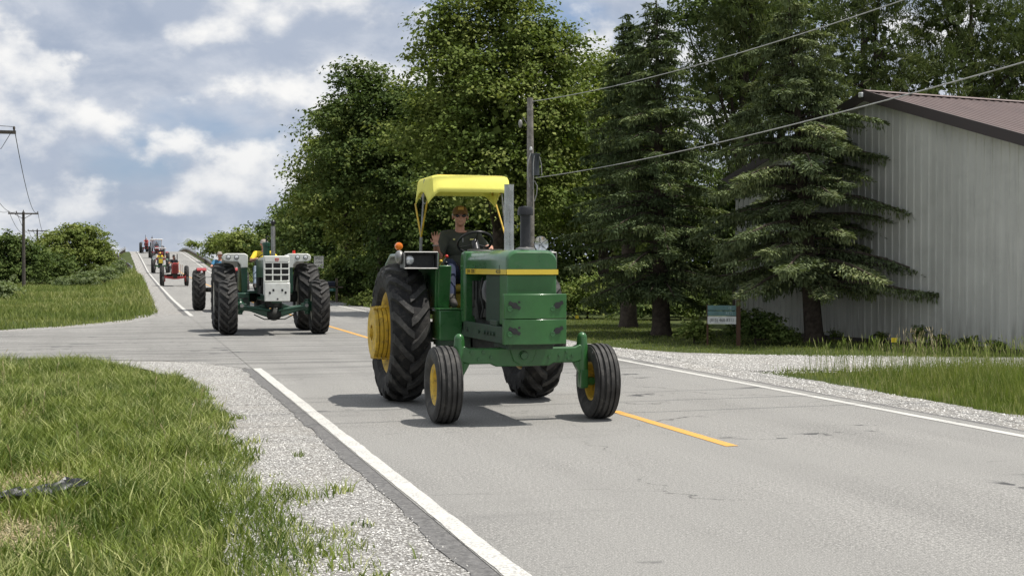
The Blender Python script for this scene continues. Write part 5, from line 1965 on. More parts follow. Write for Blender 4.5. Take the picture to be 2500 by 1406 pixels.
def guardrail(label, off, y0, y1, side, flare=0.0):
    g = empty("guardrail", (0, 0, 0))
    tag(g, label, "guardrail", "guardrails of the overpass")
    ys = np.arange(y0, y1, 1.9)
    # W-beam section
    sec = [(.0, .0), (.075, .045), (.075, .095), (.0, .135), (.0, .185), (.075, .225), (.075, .275), (.0, .32)]

    def base(y):
        f = max(0.0, 1 - (y - y0) / 8.0)
        return (off + rsf(y) + side * flare * math.sin(min(1, (y - y0) / 62.0) * math.pi), y, rzf(y) - .02 - .12 * f * f)
    n_span = 4
    for k in range(0, len(ys) - 1, n_span):
        yy = ys[k:k + n_span + 1]
        if len(yy) < 2:
            continue
        mb = MB()
        vs, fs = [], []
        for y in yy:
            b = base(float(y))
            for (a, z) in sec:
                vs.append((b[0] - side * a, b[1], b[2] + .42 + z))
        n = len(sec)
        for i in range(len(yy) - 1):
            for j in range(n - 1):
                fs.append((i * n + j, i * n + j + 1, (i + 1) * n + j + 1, (i + 1) * n + j))
        mb.add(vs, fs)
        o = mb.build("rail", M_galv, g, smooth=0, fix=False)
        so = o.modifiers.new("t", 'SOLIDIFY')
        so.thickness = .008
    for y in ys[::1]:
        b = base(float(y))
        MB().bb(b[0] + side * .02, b[0] + side * .16, b[1] - .08, b[1] + .08, b[2] - .3, b[2] + .72).build("post", M_post, g) if side > 0 else MB().bb(b[0] - .16, b[0] - .02, b[1] - .08, b[1] + .08, b[2] - .3, b[2] + .72).build("post", M_post, g)
    b = base(float(ys[0]))
    MB().lathe([(.40, .12), (.40, .13), (.76, .13), (.76, .12)], (b[0] - side * .02, b[1] - .10, b[2]), 'z', 14).build("end_terminal", M_galv, g)
    return g


guardrail("left guardrail of the overpass, curving above the bank", .25, 157, 245, -1, 1.3)
guardrail("right guardrail of the overpass, curving over the crest", 9.62, 146, 250, 1, .1)

# ================================================================== signs, mailbox, small things
M_signwhite = mat("sign_white", (0.60, 0.60, 0.58), 0.5, var=0.06, dirt=(0.4, 0.38, 0.33), dirt_amt=0.3)
M_galvpost = mat("sign_post_steel", (0.22, 0.24, 0.22), 0.6, 0.4, var=0.1)
M_wood = mat("grey_wood", (0.16, 0.13, 0.10), 0.9, var=0.25, vscale=9)
M_navy = mat("mailbox_navy", (0.012, 0.016, 0.035), 0.45, var=0.1)
M_plate = mat("green_number_plate", (0.015, 0.10, 0.07), 0.5, var=0.05)
M_plateink = mat("pale_green_digits", (0.30, 0.55, 0.48), 0.5)
M_teal = mat("faded_teal_board", (0.10, 0.185, 0.185), 0.6, var=0.15, vscale=12)
M_tealink = mat("pale_teal_lettering", (0.32, 0.42, 0.42), 0.6)
M_brownpost = mat("brown_sign_post", (0.075, 0.036, 0.018), 0.8, var=0.2)
M_flag = mat("yellow_flag", (0.72, 0.55, 0.02), 0.7, var=0.1)

# speed zone sign, facing traffic that comes towards the hill
sy = 67.6
sx = 9.06
sg = empty("speed_zone_sign", (sx, sy, gz(sx, sy)))
tag(sg, "white speed zone sign on a post under the trees", "sign")
MB().bb(-.03, .03, -.02, .02, -.2, 2.20).build("post", M_galvpost, sg)
pn = MB().bb(-.24, .24, -.04, -.024, 1.56, 2.18).build("panel", M_signwhite, sg, bevel=.004)
for t_, z in (("SPEED", 2.06), ("ZONE", 1.875), ("AHEAD", 1.685)):
    text_mesh(t_, .175, M_ink, "sign_lettering", .001, pn, face_to_minus_y((0, -.042, z)), sx=.78)
mb = MB()
for (a, b) in (((-.225, 1.575), (.225, 1.575)), ((.225, 1.575), (.225, 2.165)), ((.225, 2.165), (-.225, 2.165)), ((-.225, 2.165), (-.225, 1.575))):
    mb.bb(min(a[0], b[0]) - .004, max(a[0], b[0]) + .004, -.044, -.0405, min(a[1], b[1]) - .004, max(a[1], b[1]) + .004)
mb.build("border", M_ink, pn, smooth=0)

# mailbox on a wooden post with a number plate below
mx_, my_ = 9.25, 62.8
mbx = empty("mailbox", (mx_, my_, gz(mx_, my_)))
tag(mbx, "dark mailbox on a grey wooden post with a green number plate", "mailbox")
MB().bb(-.05, .05, -.05, .05, -.2, 1.14).build("post", M_wood, mbx)
MB().bb(-.62, .12, -.05, .05, .70, .77).build("arm", M_wood, mbx)
mb = MB()
sec = [(-.13, 0), (.13, 0), (.13, .14)] + [(.13 * math.cos(a), .14 + .11 * math.sin(a)) for a in (.6, 1.2, 1.57, 1.94, 2.54)] + [(-.13, .14)]
mb.prism([(a, b * .95 + .775) for a, b in sec], -.62, -.08, 'x')
bx_ = mb.build("box", M_navy, mbx, bevel=.006)
np_ = MB().bb(-.60, -.06, -.070, -.060, .54, .685).build("number_plate", M_plate, mbx)
text_mesh("888", .14, M_plateink, "digits", .001, np_, face_to_minus_y((-.30, -.072, .612)), sx=1.3)
MB().bb(.06, .30, -.06, .06, .70, .76).build("side_bracket", M_wood, mbx)

# yard sign with the telephone number
yx, yy_ = 12.68, 26.95
ys_ = empty("yard_sign", (yx, yy_, gz(yx, yy_)), rz=R(-24))
tag(ys_, "yard sign with white phone number board below faded teal boards", "sign")
MB().bb(.0, .09, -.03, .05, -.2, 1.0).build("post", M_brownpost, ys_)
bw = MB().bb(-.62, -.004, -.028, -.008, .475, .645).build("phone_board", mat("worn_white_board", (0.62, 0.62, 0.60), 0.7, var=0.15, vscale=8), ys_, bevel=.003)
text_mesh("(815) 468-8311", .098, M_ink, "phone_lettering", .001, bw, face_to_minus_y((-.31, -.030, .56)), sx=.86)
b1 = MB().bb(-.62, -.004, -.026, -.010, .658, .76).build("lower_teal_board", M_teal, ys_, bevel=.003)
b2 = MB().bb(-.62, -.004, -.026, -.010, .775, .88).build("upper_teal_board", M_teal, ys_, bevel=.003)
MB().bb(-.64, -.60, .0, .03, -.2, .90).build("post", M_brownpost, ys_)
text_mesh("RETS", .08, M_tealink, "board_lettering", .001, b1, face_to_minus_y((-.15, -.028, .708)), sx=.9)
text_mesh("VE", .085, M_tealink, "board_lettering", .001, b2, face_to_minus_y((-.14, -.028, .828)), sx=.9)

# marker flags in the lawn
for k, (fx_, fy_, lab) in enumerate(((14.25, 23.3, "small yellow marker flag in the grass before the barn wall"), (12.2, 36.6, "small yellow marker flag on the lawn left of the spruce trunk"), (10.75, 35.6, "small yellow marker flag on the lawn just right of the front tractor"))):
    f = empty("marker_flag", (fx_, fy_, gz(fx_, fy_)), rz=R(-25))
    tag(f, lab, "flag", "yellow marker flags in the lawn")
    MB().cyl((0, 0, -.05), (0, 0, .34), .003, n=6).build("wire_stem", M_steel, f)
    mb = MB()
    vs = [(.002 + .11 * i / 4, .012 * math.sin(i * 1.3), z) for z in (.25, .34) for i in range(5)]
    mb.add(vs, [(i, i + 1, i + 6, i + 5) for i in range(4)])
    mb.build("flag_sheet", M_flag, f, smooth=60, fix=False)

# crumpled black plastic in the near grass
M_plastic = mat("black_plastic", (0.010, 0.011, 0.014), 0.42, var=0.2, coat=0.2)
nu_, nv_ = 34, 16
vs, fs = [], []
for j in range(nv_):
    for i in range(nu_):
        u, v = i / (nu_ - 1), j / (nv_ - 1) - .5
        ang = R(38)
        lx = (u - .5) * .80
        ly = v * .20 * (1 - .5 * abs(u - .6))
        zz = .045 + .05 * mnoise.noise((u * 7, v * 6, 0.3)) + .035 * abs(mnoise.noise((u * 15, v * 13, 2.0))) + .05 * max(0, u - .6) + .03 * (1 - 4 * v * v)
        vs.append((lx * math.cos(ang) - ly * math.sin(ang), lx * math.sin(ang) + ly * math.cos(ang), zz))
for j in range(nv_ - 1):
    for i in range(nu_ - 1):
        a = j * nu_ + i
        fs.append((a, a + 1, a + nu_ + 1, a + nu_))
mb = MB()
mb.add(vs, fs)
o = mb.build("plastic_scrap", M_plastic, None, (-.66, 10.35, gz(-.66, 10.35) + .03), smooth=25, fix=False)
so = o.modifiers.new("t", 'SOLIDIFY')
so.thickness = .003
tag(o, "crumpled sheet of black plastic lying in the near left grass", "plastic")

# ================================================================== vegetation
def vnoise(x, y, s, seed=0.0):
    """Cheap smooth value noise on arrays, 0..1."""
    x = x * s + seed * 17.3
    y = y * s + seed * 9.1
    xi, yi = np.floor(x).astype(np.int64), np.floor(y).astype(np.int64)
    fx, fy = x - xi, y - yi
    fx, fy = fx * fx * (3 - 2 * fx), fy * fy * (3 - 2 * fy)

    def h(a, b):
        v = np.sin(a * 127.1 + b * 311.7 + seed * 74.7) * 43758.5453
        return v - np.floor(v)
    return (h(xi, yi) * (1 - fx) + h(xi + 1, yi) * fx) * (1 - fy) + (h(xi, yi + 1) * (1 - fx) + h(xi + 1, yi + 1) * fx) * fy


def inside(poly, x, y):
    r = np.zeros(len(x), bool)
    n = len(poly)
    j = n - 1
    for i in range(n):
        xi, yi = poly[i]
        xj, yj = poly[j]
        c = ((yi > y) != (yj > y)) & (x < (xj - xi) * (y - yi) / (yj - yi + 1e-12) + xi)
        r ^= c
        j = i
    return r


def blades(name, x, y, z, h, w, lean, m, parent=None, rnd=None, seg=2):
    """Grass blades: each a bent tapering strip."""
    n = len(x)
    a = rng.uniform(0, 2 * np.pi, n)
    ld = rng.uniform(0, 2 * np.pi, n)
    le = lean * rng.uniform(0.25, 1.0, n) * h
    px, py = np.cos(a) * w, np.sin(a) * w
    lx, ly = np.cos(ld) * le, np.sin(ld) * le
    rows = []
    ts = np.linspace(0, 1, seg + 1)
    for t in ts[:-1]:
        k = (1 - t) ** 0.6
        cx, cy, cz = x + lx * t ** 1.8, y + ly * t ** 1.8, z + h * (t - 0.18 * lean * t * t)
        rows.append(np.stack([cx - px * k, cy - py * k, cz], -1))
        rows.append(np.stack([cx + px * k, cy + py * k, cz], -1))
    rows.append(np.stack([x + lx, y + ly, z + h * (1 - 0.18 * lean)], -1))
    nv = len(rows)
    V = np.stack(rows, 1).reshape(-1, 3)
    b = (np.arange(n) * nv)[:, None]
    tris = []
    for s in range(seg - 1):
        q = 2 * s
        tris += [[q, q + 1, q + 3], [q, q + 3, q + 2]]
    q = 2 * (seg - 1)
    tris.append([q, q + 1, q + 2])
    F = np.concatenate([b + np.array(t)[None, :] for t in tris], 0)
    if rnd is None:
        rnd = rng.uniform(0, 1, n)
    return from_arrays(name, V, F, m, parent, rnd=np.repeat(rnd, nv))


def scatter(poly, density):
    xs, ys = [p[0] for p in poly], [p[1] for p in poly]
    n = int((max(xs) - min(xs)) * (max(ys) - min(ys)) * density)
    x, y = rng.uniform(min(xs), max(xs), n), rng.uniform(min(ys), max(ys), n)
    k = inside(poly, x, y)
    return x[k], y[k]


M_grass = foliage_mat("grass_blades", (0.080, 0.125, 0.025), (0.205, 0.255, 0.055), (0.50, 0.51, 0.22), 0.18, 1.9, 0.42)
M_tall = foliage_mat("tall_grass_blades", (0.150, 0.205, 0.045), (0.235, 0.275, 0.075), (0.46, 0.43, 0.23), 0.30, 0.8, 0.5)
M_straw = foliage_mat("dry_straw", (0.42, 0.34, 0.20), (0.50, 0.41, 0.25), (0.58, 0.50, 0.33), 0.15, 3.0, 0.7)
M_bank = foliage_mat("bank_grass", (0.130, 0.180, 0.045), (0.265, 0.290, 0.095), (0.43, 0.42, 0.20), 0.25, 0.30, 0.55)
M_lawn = foliage_mat("lawn_blades", (0.13, 0.175, 0.045), (0.19, 0.22, 0.06), (0.27, 0.28, 0.11), 0.30, 0.6, 0.55)

# --- the corner of rough grass in the foreground, thinning into the gravel
NEAR = [(1.75, 4.5), (1.6, 12), (1.35, 18), (0.95, 21.2), (0.45, 23.6), (-0.15, 24.7), (-0.9, 25.6), (-2.6, 26.0), (-7, 26.6), (-7, 20), (-5, 10), (-3.6, 4.5)]
x, y = scatter(NEAR, 1750)
edge = 1.08 + 0.28 * (vnoise(x, y, 1.3, 1) - 0.5) * 2 + 0.16 * (vnoise(x, y, 4.5, 2) - 0.5) * 2 + 0.03 * np.clip((11 - y) / 4, 0, 1.6)
edge = np.where(y > 18, np.minimum(edge, 1.15 - 0.11 * (y - 18) - 0.018 * (y - 18) ** 2 + 0.3 * (vnoise(x, y, 2.0, 3) - 0.5)), edge)
p_keep = np.clip((edge - x) / 0.28, 0, 1) ** 0.8
# tufts straggling out over the gravel
tuft = (vnoise(x, y, 3.6, 5) > 0.66) & (x < edge + 0.32) & (y < 14) & (vnoise(x, y, 9.0, 6) > 0.4)
p_keep = np.maximum(p_keep, tuft * 0.75)
# bare, strawy patches
bare = np.exp(-(((x + 0.72) / 0.52) ** 2 + ((y - 11.2) / 0.85) ** 2)) + np.exp(-(((x + 0.74) / 0.35) ** 2 + ((y - 9.1) / 0.6) ** 2)) \
    + 0.9 * np.exp(-(((x + 1.15) / 0.35) ** 2 + ((y - 16.6) / 0.9) ** 2)) + 0.6 * (vnoise(x, y, 2.2, 8) > 0.86)
p_keep = p_keep * (1 - np.clip(bare, 0, 0.93)) * np.where(vnoise(x, y, 1.7, 11) < 0.2, 0.6, 1)
# nothing dense outside the view but a margin for a step to the side
far_off = x < (-0.0875 * y - 1.6)
p_keep = np.where(far_off, p_keep * 0.12, p_keep)
k = rng.uniform(0, 1, len(x)) < p_keep
x, y = x[k], y[k]
patch = vnoise(x, y, 0.9, 21)
h = 0.045 + 0.12 * rng.uniform(0, 1, len(x)) ** 1.8 + 0.12 * patch * rng.uniform(0.3, 1, len(x))
h *= np.clip(1.15 - 0.55 * np.clip((x - 0.55) / 0.6, 0, 1), 0.45, 1.2)
h *= np.where(vnoise(x, y, 3.0, 31) > 0.7, 1.3, 1.0)
rv = np.clip(rng.uniform(0, 1, len(x)) ** 1.3 * 0.95 + 0.42 * (vnoise(x, y, 1.4, 41) - 0.35), 0, 1)
tag(blades("roadside_grass", x, y, ground_z(x, y) - 0.005 + np.where(x > 0.6, 0.022, 0), h, 0.0030 + 0.0058 * rng.uniform(0, 1, len(x)) ** 2.2 + 0.0022 * (patch > 0.6), 1.0, M_grass, rnd=rv),
    "rough green grass on the near left corner beside the gravel", "grass", kind="stuff")
# broad-leaved weeds and taller seed stalks among it
x, y = scatter([(0.9, 6), (0.9, 18), (0.2, 23), (-2.6, 24.5), (-2.2, 6)], 7.0)
st = blades("grass_stalks", x, y, ground_z(x, y), rng.uniform(0.24, 0.42, len(x)), np.full(len(x), 0.0024), 0.45, M_tall, rnd=rng.uniform(0.6, 1, len(x)), seg=3)
tag(st, "thin pale seed stalks standing above the near left grass", "grass", kind="stuff")
# dry thatch on the bare patches
sx, sy = [], []
for (cx, cy, rx, ry, n) in ((-0.72, 11.2, 0.62, 1.0, 5200), (-0.74, 9.1, 0.42, 0.75, 2400), (-1.15, 16.6, 0.40, 1.0, 1500), (0.0, 11.6, 0.35, 0.5, 260), (0.3, 8.2, 0.3, 0.3, 200)):
    sx.append(cx + rng.normal(0, 0.6, n) * rx)
    sy.append(cy + rng.normal(0, 0.6, n) * ry)
x, y = np.concatenate(sx), np.concatenate(sy)
n = len(x)
tag(blades("dry_thatch", x, y, ground_z(x, y) + rng.uniform(0, 0.02, n), np.full(n, 0.032), np.full(n, 0.0042), 4.2, M_straw, seg=2),
    "pale dry straw lying on bare patches of the near left grass", "straw", kind="stuff")
# gravel: loose stones on the shoulder and corner
def stones(name, x, y, z, r, m, label):
    n = len(x)
    base = np.array([[1, 0, -.1], [-1, 0, -.1], [0, 1, -.1], [0, -1, -.1], [0, 0, 1]], float)
    D = base[None] * (r[:, None, None] * rng.uniform(0.6, 1.15, (n, 5, 1)))
    a = rng.uniform(0, 6.28, n)
    c, s = np.cos(a)[:, None], np.sin(a)[:, None]
    X = D[..., 0] * c - D[..., 1] * s
    Y = D[..., 0] * s + D[..., 1] * c
    Z = D[..., 2] * rng.uniform(0.5, 0.9, (n, 1))
    V = np.stack([X + x[:, None], Y + y[:, None], Z + z[:, None]], -1).reshape(-1, 3)
    f = np.array([[0, 2, 4], [2, 1, 4], [1, 3, 4], [3, 0, 4]])
    F = ((np.arange(n) * 5)[:, None, None] + f[None]).reshape(-1, 3)
    o = from_arrays(name, V, F, m, rnd=np.repeat(rng.uniform(0, 1, n), 5))
    return tag(o, label, "gravel", kind="stuff")


def stone_material():
    m = bpy.data.materials.new("limestone_chips")
    N, L = nt(m)
    p = N['Principled BSDF']
    at = N.new('ShaderNodeAttribute')
    at.attribute_name = "rnd"
    c = mixc(N, L, ramp(N, L, at.outputs['Fac'], 0.0, 0.45), (0.20, 0.19, 0.17), (0.44, 0.43, 0.40))
    c = mixc(N, L, ramp(N, L, at.outputs['Fac'], 0.45, 1.0), c, (0.68, 0.665, 0.63))
    L.new(c, p.inputs['Base Color'])
    p.inputs['Roughness'].default_value = 0.9
    return m


M_stone = stone_material()
x, y = scatter([(0.55, 5.0), (1.84, 5.0), (1.84, 22.6), (1.2, 24.6), (-1.5, 25.7), (-1.5, 25.2), (0.3, 23.2), (0.6, 19)], 2100)
kk = rng.uniform(0, 1, len(x)) < np.clip((1.9 - x) / 0.35, 0.15, 1) * np.where(y < 13, 1.0, 0.55)
x, y = x[kk], y[kk]
stones("loose_gravel", x, y, np.full(len(x), -0.006), 0.004 + 0.009 * rng.uniform(0, 1, len(x)) ** 3, M_stone, "loose white limestone chips along the near left shoulder")
x, y = scatter([(8.88, 10.5), (9.6, 10.5), (9.8, 19.5), (14.5, 19.0), (14.5, 22.5), (10.2, 24.5), (9.3, 30), (8.9, 30)], 400)
stones("loose_gravel", x, y, np.full(len(x), -0.006), 0.007 + 0.012 * rng.uniform(0, 1, len(x)) ** 2, M_stone, "loose white limestone chips on the driveway and right shoulder")

# --- tall verge grass on the right, in front of the driveway
VERGE = [(9.35, 9.5), (9.42, 14), (9.6, 19.6), (9.75, 20.4), (10.6, 20.3), (13.9, 19.0), (17.5, 17.6), (17.5, 9.5)]
x, y = scatter(VERGE, 800)
k = x < 0.76 * y + 1.6
x, y = x[k], y[k]
dist = (x - 9.35 - 0.06 * (y - 10)) + 0.25 * (vnoise(x, y, 1.5, 3) - 0.5)
tip = np.clip((20.4 - y) / 1.6, 0.15, 1)
k = rng.uniform(0, 1, len(x)) < np.clip(dist / 0.25, 0, 1) * np.clip(tip + 0.2, 0, 1) * np.where(rng.uniform(0, 1, len(x)) < np.clip((19.2 - y) / 3, 0.45, 1), 1, 0)
x, y, dist, tip = x[k], y[k], dist[k], tip[k]
back = np.clip((20.1 - 0.362 * (x - 10.6) - y) / 2.6, 0.12, 1)
tall = np.clip((dist - 0.55) / 0.9, 0, 1) * tip * back
h = 0.07 + 0.08 * rng.uniform(0, 1, len(x)) + tall * (0.12 + 0.26 * rng.uniform(0, 1, len(x)) ** 1.3) * (0.8 + 0.7 * vnoise(x, y, 0.8, 9))
tag(blades("verge_grass", x, y, ground_z(x, y), h, 0.004 + 0.003 * rng.uniform(0, 1, len(x)), 0.42, M_tall, rnd=np.clip(rng.uniform(0, 0.85, len(x)) + 0.25 * (vnoise(x, y, 0.7, 5) - 0.4), 0, 1), seg=2),
    "tall unmown grass on the verge in front of the barn driveway", "grass", kind="stuff")
# brown flowering grass with seed heads along the driveway's edge
def seed_grass(name, poly, dens, hmin, hmax, label, m=None):
    x, y = scatter(poly, dens)
    n = len(x)
    z = ground_z(x, y)
    h = rng.uniform(hmin, hmax, n)
    a = rng.uniform(0, 6.28, n)
    bend = rng.uniform(0.05, 0.22, n) * h
    V, F = [], []
    w = 0.0025
    dx, dy = np.cos(a), np.sin(a)
    tx, ty = x + dx * bend, y + dy * bend
    P = [np.stack([x - w, y, z], -1), np.stack([x + w, y, z], -1), np.stack([tx + w * .6, ty, z + h * .86], -1), np.stack([tx - w * .6, ty, z + h * .86], -1)]
    hw = rng.uniform(0.003, 0.008, n)
    ex, ey = x + dx * bend * 1.5, y + dy * bend * 1.5
    P += [np.stack([tx, ty, z + h * .80], -1), np.stack([(tx + ex) / 2 + hw, (ty + ey) / 2, z + h * .9], -1), np.stack([ex, ey, z + h], -1), np.stack([(tx + ex) / 2 - hw, (ty + ey) / 2, z + h * .9], -1)]
    V = np.stack(P, 1).reshape(-1, 3)
    b = (np.arange(n) * 8)[:, None]
    F = np.concatenate([b + np.array([0, 1, 2, 3]), b + np.array([4, 5, 6, 7])], 0)
    tag(from_arrays(name, V, F, m or M_straw, rnd=np.repeat(rng.uniform(0, 1, n), 8)), label, "grass", kind="stuff")


seed_grass("seed_grass", [(10.4, 20.0), (12.2, 20.5), (17, 18.6), (17, 14.0), (12.4, 14.6), (11.0, 18.0)], 75, 0.32, 0.62, "straw coloured seed heads over the tall verge grass", M_tall)
seed_grass("seed_grass", [(13.6, 22.6), (14.9, 23.3), (15.2, 22.4), (13.9, 22.0)], 34, 0.35, 0.62, "pinkish brown seed grass at the driveway edge by the spruce trunk")
seed_grass("seed_grass", [(1.1, 9), (1.0, 17), (-2.2, 24.5), (-1.8, 9)], 1.5, 0.22, 0.38, "a few nodding seed heads in the near left grass")

# --- lawn in the shade of the spruces, and the strip along the barn
LAWN = [(9.75, 29), (9.8, 26.7), (10.7, 25.0), (12.6, 23.3), (16.3, 22.0), (16.9, 22.6), (16.2, 28), (15.2, 34), (16, 42), (10, 42), (9.4, 34)]
x, y = scatter(LAWN, 170)
n = len(x)
tag(blades("lawn_grass", x, y, ground_z(x, y), 0.03 + 0.05 * rng.uniform(0, 1, n) ** 2, 0.006 + 0.005 * rng.uniform(0, 1, n), 0.8, M_lawn, seg=2),
    "mown lawn under the spruces in front of the barn", "grass", kind="stuff")

# --- the bank on the left beyond the side road
BANK = [(1.0, 60), (0.95, 50.5), (0.5, 46.9), (-0.2, 43.4), (-1.6, 40.4), (-3.6, 38.0), (-8, 35.9), (-16, 35.0), (-20, 60), (-22, 150), (-5, 165), (0.3, 165), (1.0, 140), (1.1, 100)]
x, y = scatter(BANK, 48)
k = rng.uniform(0, 1, len(x)) < np.clip(60.0 / y, 0.30, 1.0) ** 1.2 * np.where(x < -0.1 * y - 3, 0.25, 1)
x, y = x[k], y[k]
n = len(x)
hh = (0.10 + 0.20 * rng.uniform(0, 1, n)) * (0.55 + 0.9 * vnoise(x, y, 0.22, 4)) * np.clip(0.8 + (y - 40) / 80, 0.8, 1.7)
tag(blades("bank_grass", x, y, ground_z(x, y), hh, (0.010 + 0.012 * rng.uniform(0, 1, n)) * np.clip(y / 50, 0.8, 2.6), 0.7, M_bank, rnd=np.clip(rng.uniform(0, 0.8, n) + 0.5 * (vnoise(x, y, 0.15, 6) - 0.4), 0, 1), seg=2),
    "long green grass on the bank left of the hill road", "grass", kind="stuff")
# verge beyond, right-hand side of the road
x, y = scatter([(9.5, 36), (9.4, 60), (9.0, 140), (14, 140), (14, 60), (10.5, 36)], 60)
k = rng.uniform(0, 1, len(x)) < np.clip(50.0 / y, 0.2, 1)
x, y = x[k] + road_s(y[k]), y[k]
n = len(x)
tag(blades("far_verge_grass", x, y, ground_z(x, y), rng.uniform(0.10, 0.32, n), (0.010 + 0.01 * rng.uniform(0, 1, n)) * np.clip(y / 50, 0.8, 2.5), 0.6, M_bank, seg=2),
    "rough grass along the far right edge of the road under the trees", "grass", kind="stuff")


# ------------------------------------------------------------------ trees
M_bark = mat("bark", (0.075, 0.060, 0.048), 0.95, var=0.35, vscale=9, bmp=0.9, bscale=30, spec=0.1)
M_leaf_a = foliage_mat("leaves_mid", (0.105, 0.150, 0.036), (0.165, 0.208, 0.050), (0.270, 0.300, 0.090), 0.20, 0.45, 0.75)
M_leaf_b = foliage_mat("leaves_dark", (0.062, 0.096, 0.028), (0.102, 0.142, 0.040), (0.180, 0.215, 0.066), 0.18, 0.5, 0.75)
M_leaf_c = foliage_mat("leaves_light", (0.130, 0.172, 0.044), (0.190, 0.228, 0.062), (0.30, 0.325, 0.11), 0.22, 0.5, 0.75)
M_leaf_d = foliage_mat("leaves_silver", (0.13, 0.17, 0.075), (0.18, 0.22, 0.10), (0.26, 0.30, 0.16), 0.30, 0.5)
M_spruce = foliage_mat("spruce_needles", (0.080, 0.112, 0.054), (0.122, 0.158, 0.070), (0.225, 0.258, 0.112), 0.15, 0.8, 0.75)
M_spruce2 = foliage_mat("spruce_needles_blue", (0.105, 0.136, 0.070), (0.156, 0.190, 0.090), (0.275, 0.300, 0.138), 0.15, 0.8, 0.75)
M_pine = foliage_mat("pine_needles", (0.068, 0.094, 0.036), (0.100, 0.128, 0.046), (0.180, 0.200, 0.075), 0.2, 0.7, 0.75)


def rand_dirs(n):
    v = rng.normal(0, 1, (n, 3))
    return v / np.linalg.norm(v, axis=1, keepdims=True)


def leaf_quads(C, D, N_, ln, wd):
    """Kites at C, long axis D, lying across N_."""
    S = np.cross(D, N_)
    S /= np.linalg.norm(S, axis=1, keepdims=True) + 1e-9
    U = np.cross(S, D)
    ln, wd = ln[:, None], wd[:, None]
    a = C - D * ln * 0.5
    b = C + S * wd * 0.5 + U * wd * 0.12
    c = C + D * ln * 0.5
    d = C - S * wd * 0.5 + U * wd * 0.12
    V = np.stack([a, b, c, d], 1).reshape(-1, 3)
    F = (np.arange(len(C)) * 4)[:, None] + np.array([0, 1, 2, 3])[None]
    return V, F


def crown_points(lobes, n_clumps, per, clump_r, inner=0.25, droop=0.25):
    """Leaf centres gathered in clumps near the surface of a union of ellipsoid lobes."""
    vol = np.array([(l[3] * l[4] * l[5]) ** (2 / 3) for l in lobes])
    cnt = np.maximum(6, (vol / vol.sum() * n_clumps)).astype(int)
    CC, OO = [], []
    for l, k in zip(lobes, cnt):
        d = rand_dirs(k)
        d[:, 2] = np.where(d[:, 2] < -0.55, -d[:, 2], d[:, 2])
        rad = np.where(rng.uniform(0, 1, k) < inner, rng.uniform(0.35, 0.8, k), rng.uniform(0.82, 1.08, k))
        # lumpy surface
        lum = 0.86 + 0.30 * vnoise(d[:, 0] * 2.3 + l[0], d[:, 1] * 2.3 + d[:, 2] * 2.9 + l[2], 1.0, 3)
        p = np.array(l[:3]) + d * np.array(l[3:6]) * (rad * lum)[:, None]
        CC.append(p)
        OO.append(d)
    CC, OO = np.concatenate(CC), np.concatenate(OO)
    m = len(CC)
    cr = clump_r * rng.uniform(0.6, 1.45, m)
    # each clump is a leafy spray running outwards and drooping at its tip
    ax = OO * np.array([1, 1, .55]) + rand_dirs(m) * 0.55
    ax /= np.linalg.norm(ax, axis=1, keepdims=True)
    idx = np.repeat(np.arange(m), per)
    n = len(idx)
    u = rng.beta(1.3, 1.5, n)
    L = (cr * 2.3)[idx]
    lat = rng.normal(0, 1, (n, 3)) * np.array([1, 1, 0.42]) * (cr[idx] * 0.46 * (1.15 - 0.75 * u))[:, None]
    off = ax[idx] * ((u - 0.45) * L)[:, None] + lat
    off[:, 2] -= droop * u * u * L
    P = CC[idx] + off
    out = OO[idx] * 0.30 + np.array([0, 0, 0.85]) + lat / (cr[idx][:, None] + 1e-6) * 0.45
    return P, out, idx, CC


def core_leaves(lobes, size, V, F, rnd):
    """Larger leaf bunches deep inside each lobe, so that crowns are not see-through."""
    C = []
    for l in lobes:
        area = (l[3] * l[4] * l[5]) ** (2 / 3)
        k = int(min(900, 5.2 * area / size ** 2)) + 4
        C.append(np.array(l[:3]) + rand_dirs(k) * np.array(l[3:6]) * rng.uniform(0.30, 0.78, (k, 1)))
    C = np.concatenate(C)
    k = len(C)
    D = rand_dirs(k)
    s = size * rng.uniform(0.7, 1.3, k)
    V2, F2 = leaf_quads(C, D, rand_dirs(k), s, s * 0.8)
    return np.concatenate([V, V2]), np.concatenate([F, F2 + len(V)]), np.concatenate([rnd, rng.uniform(0, .4, k)])


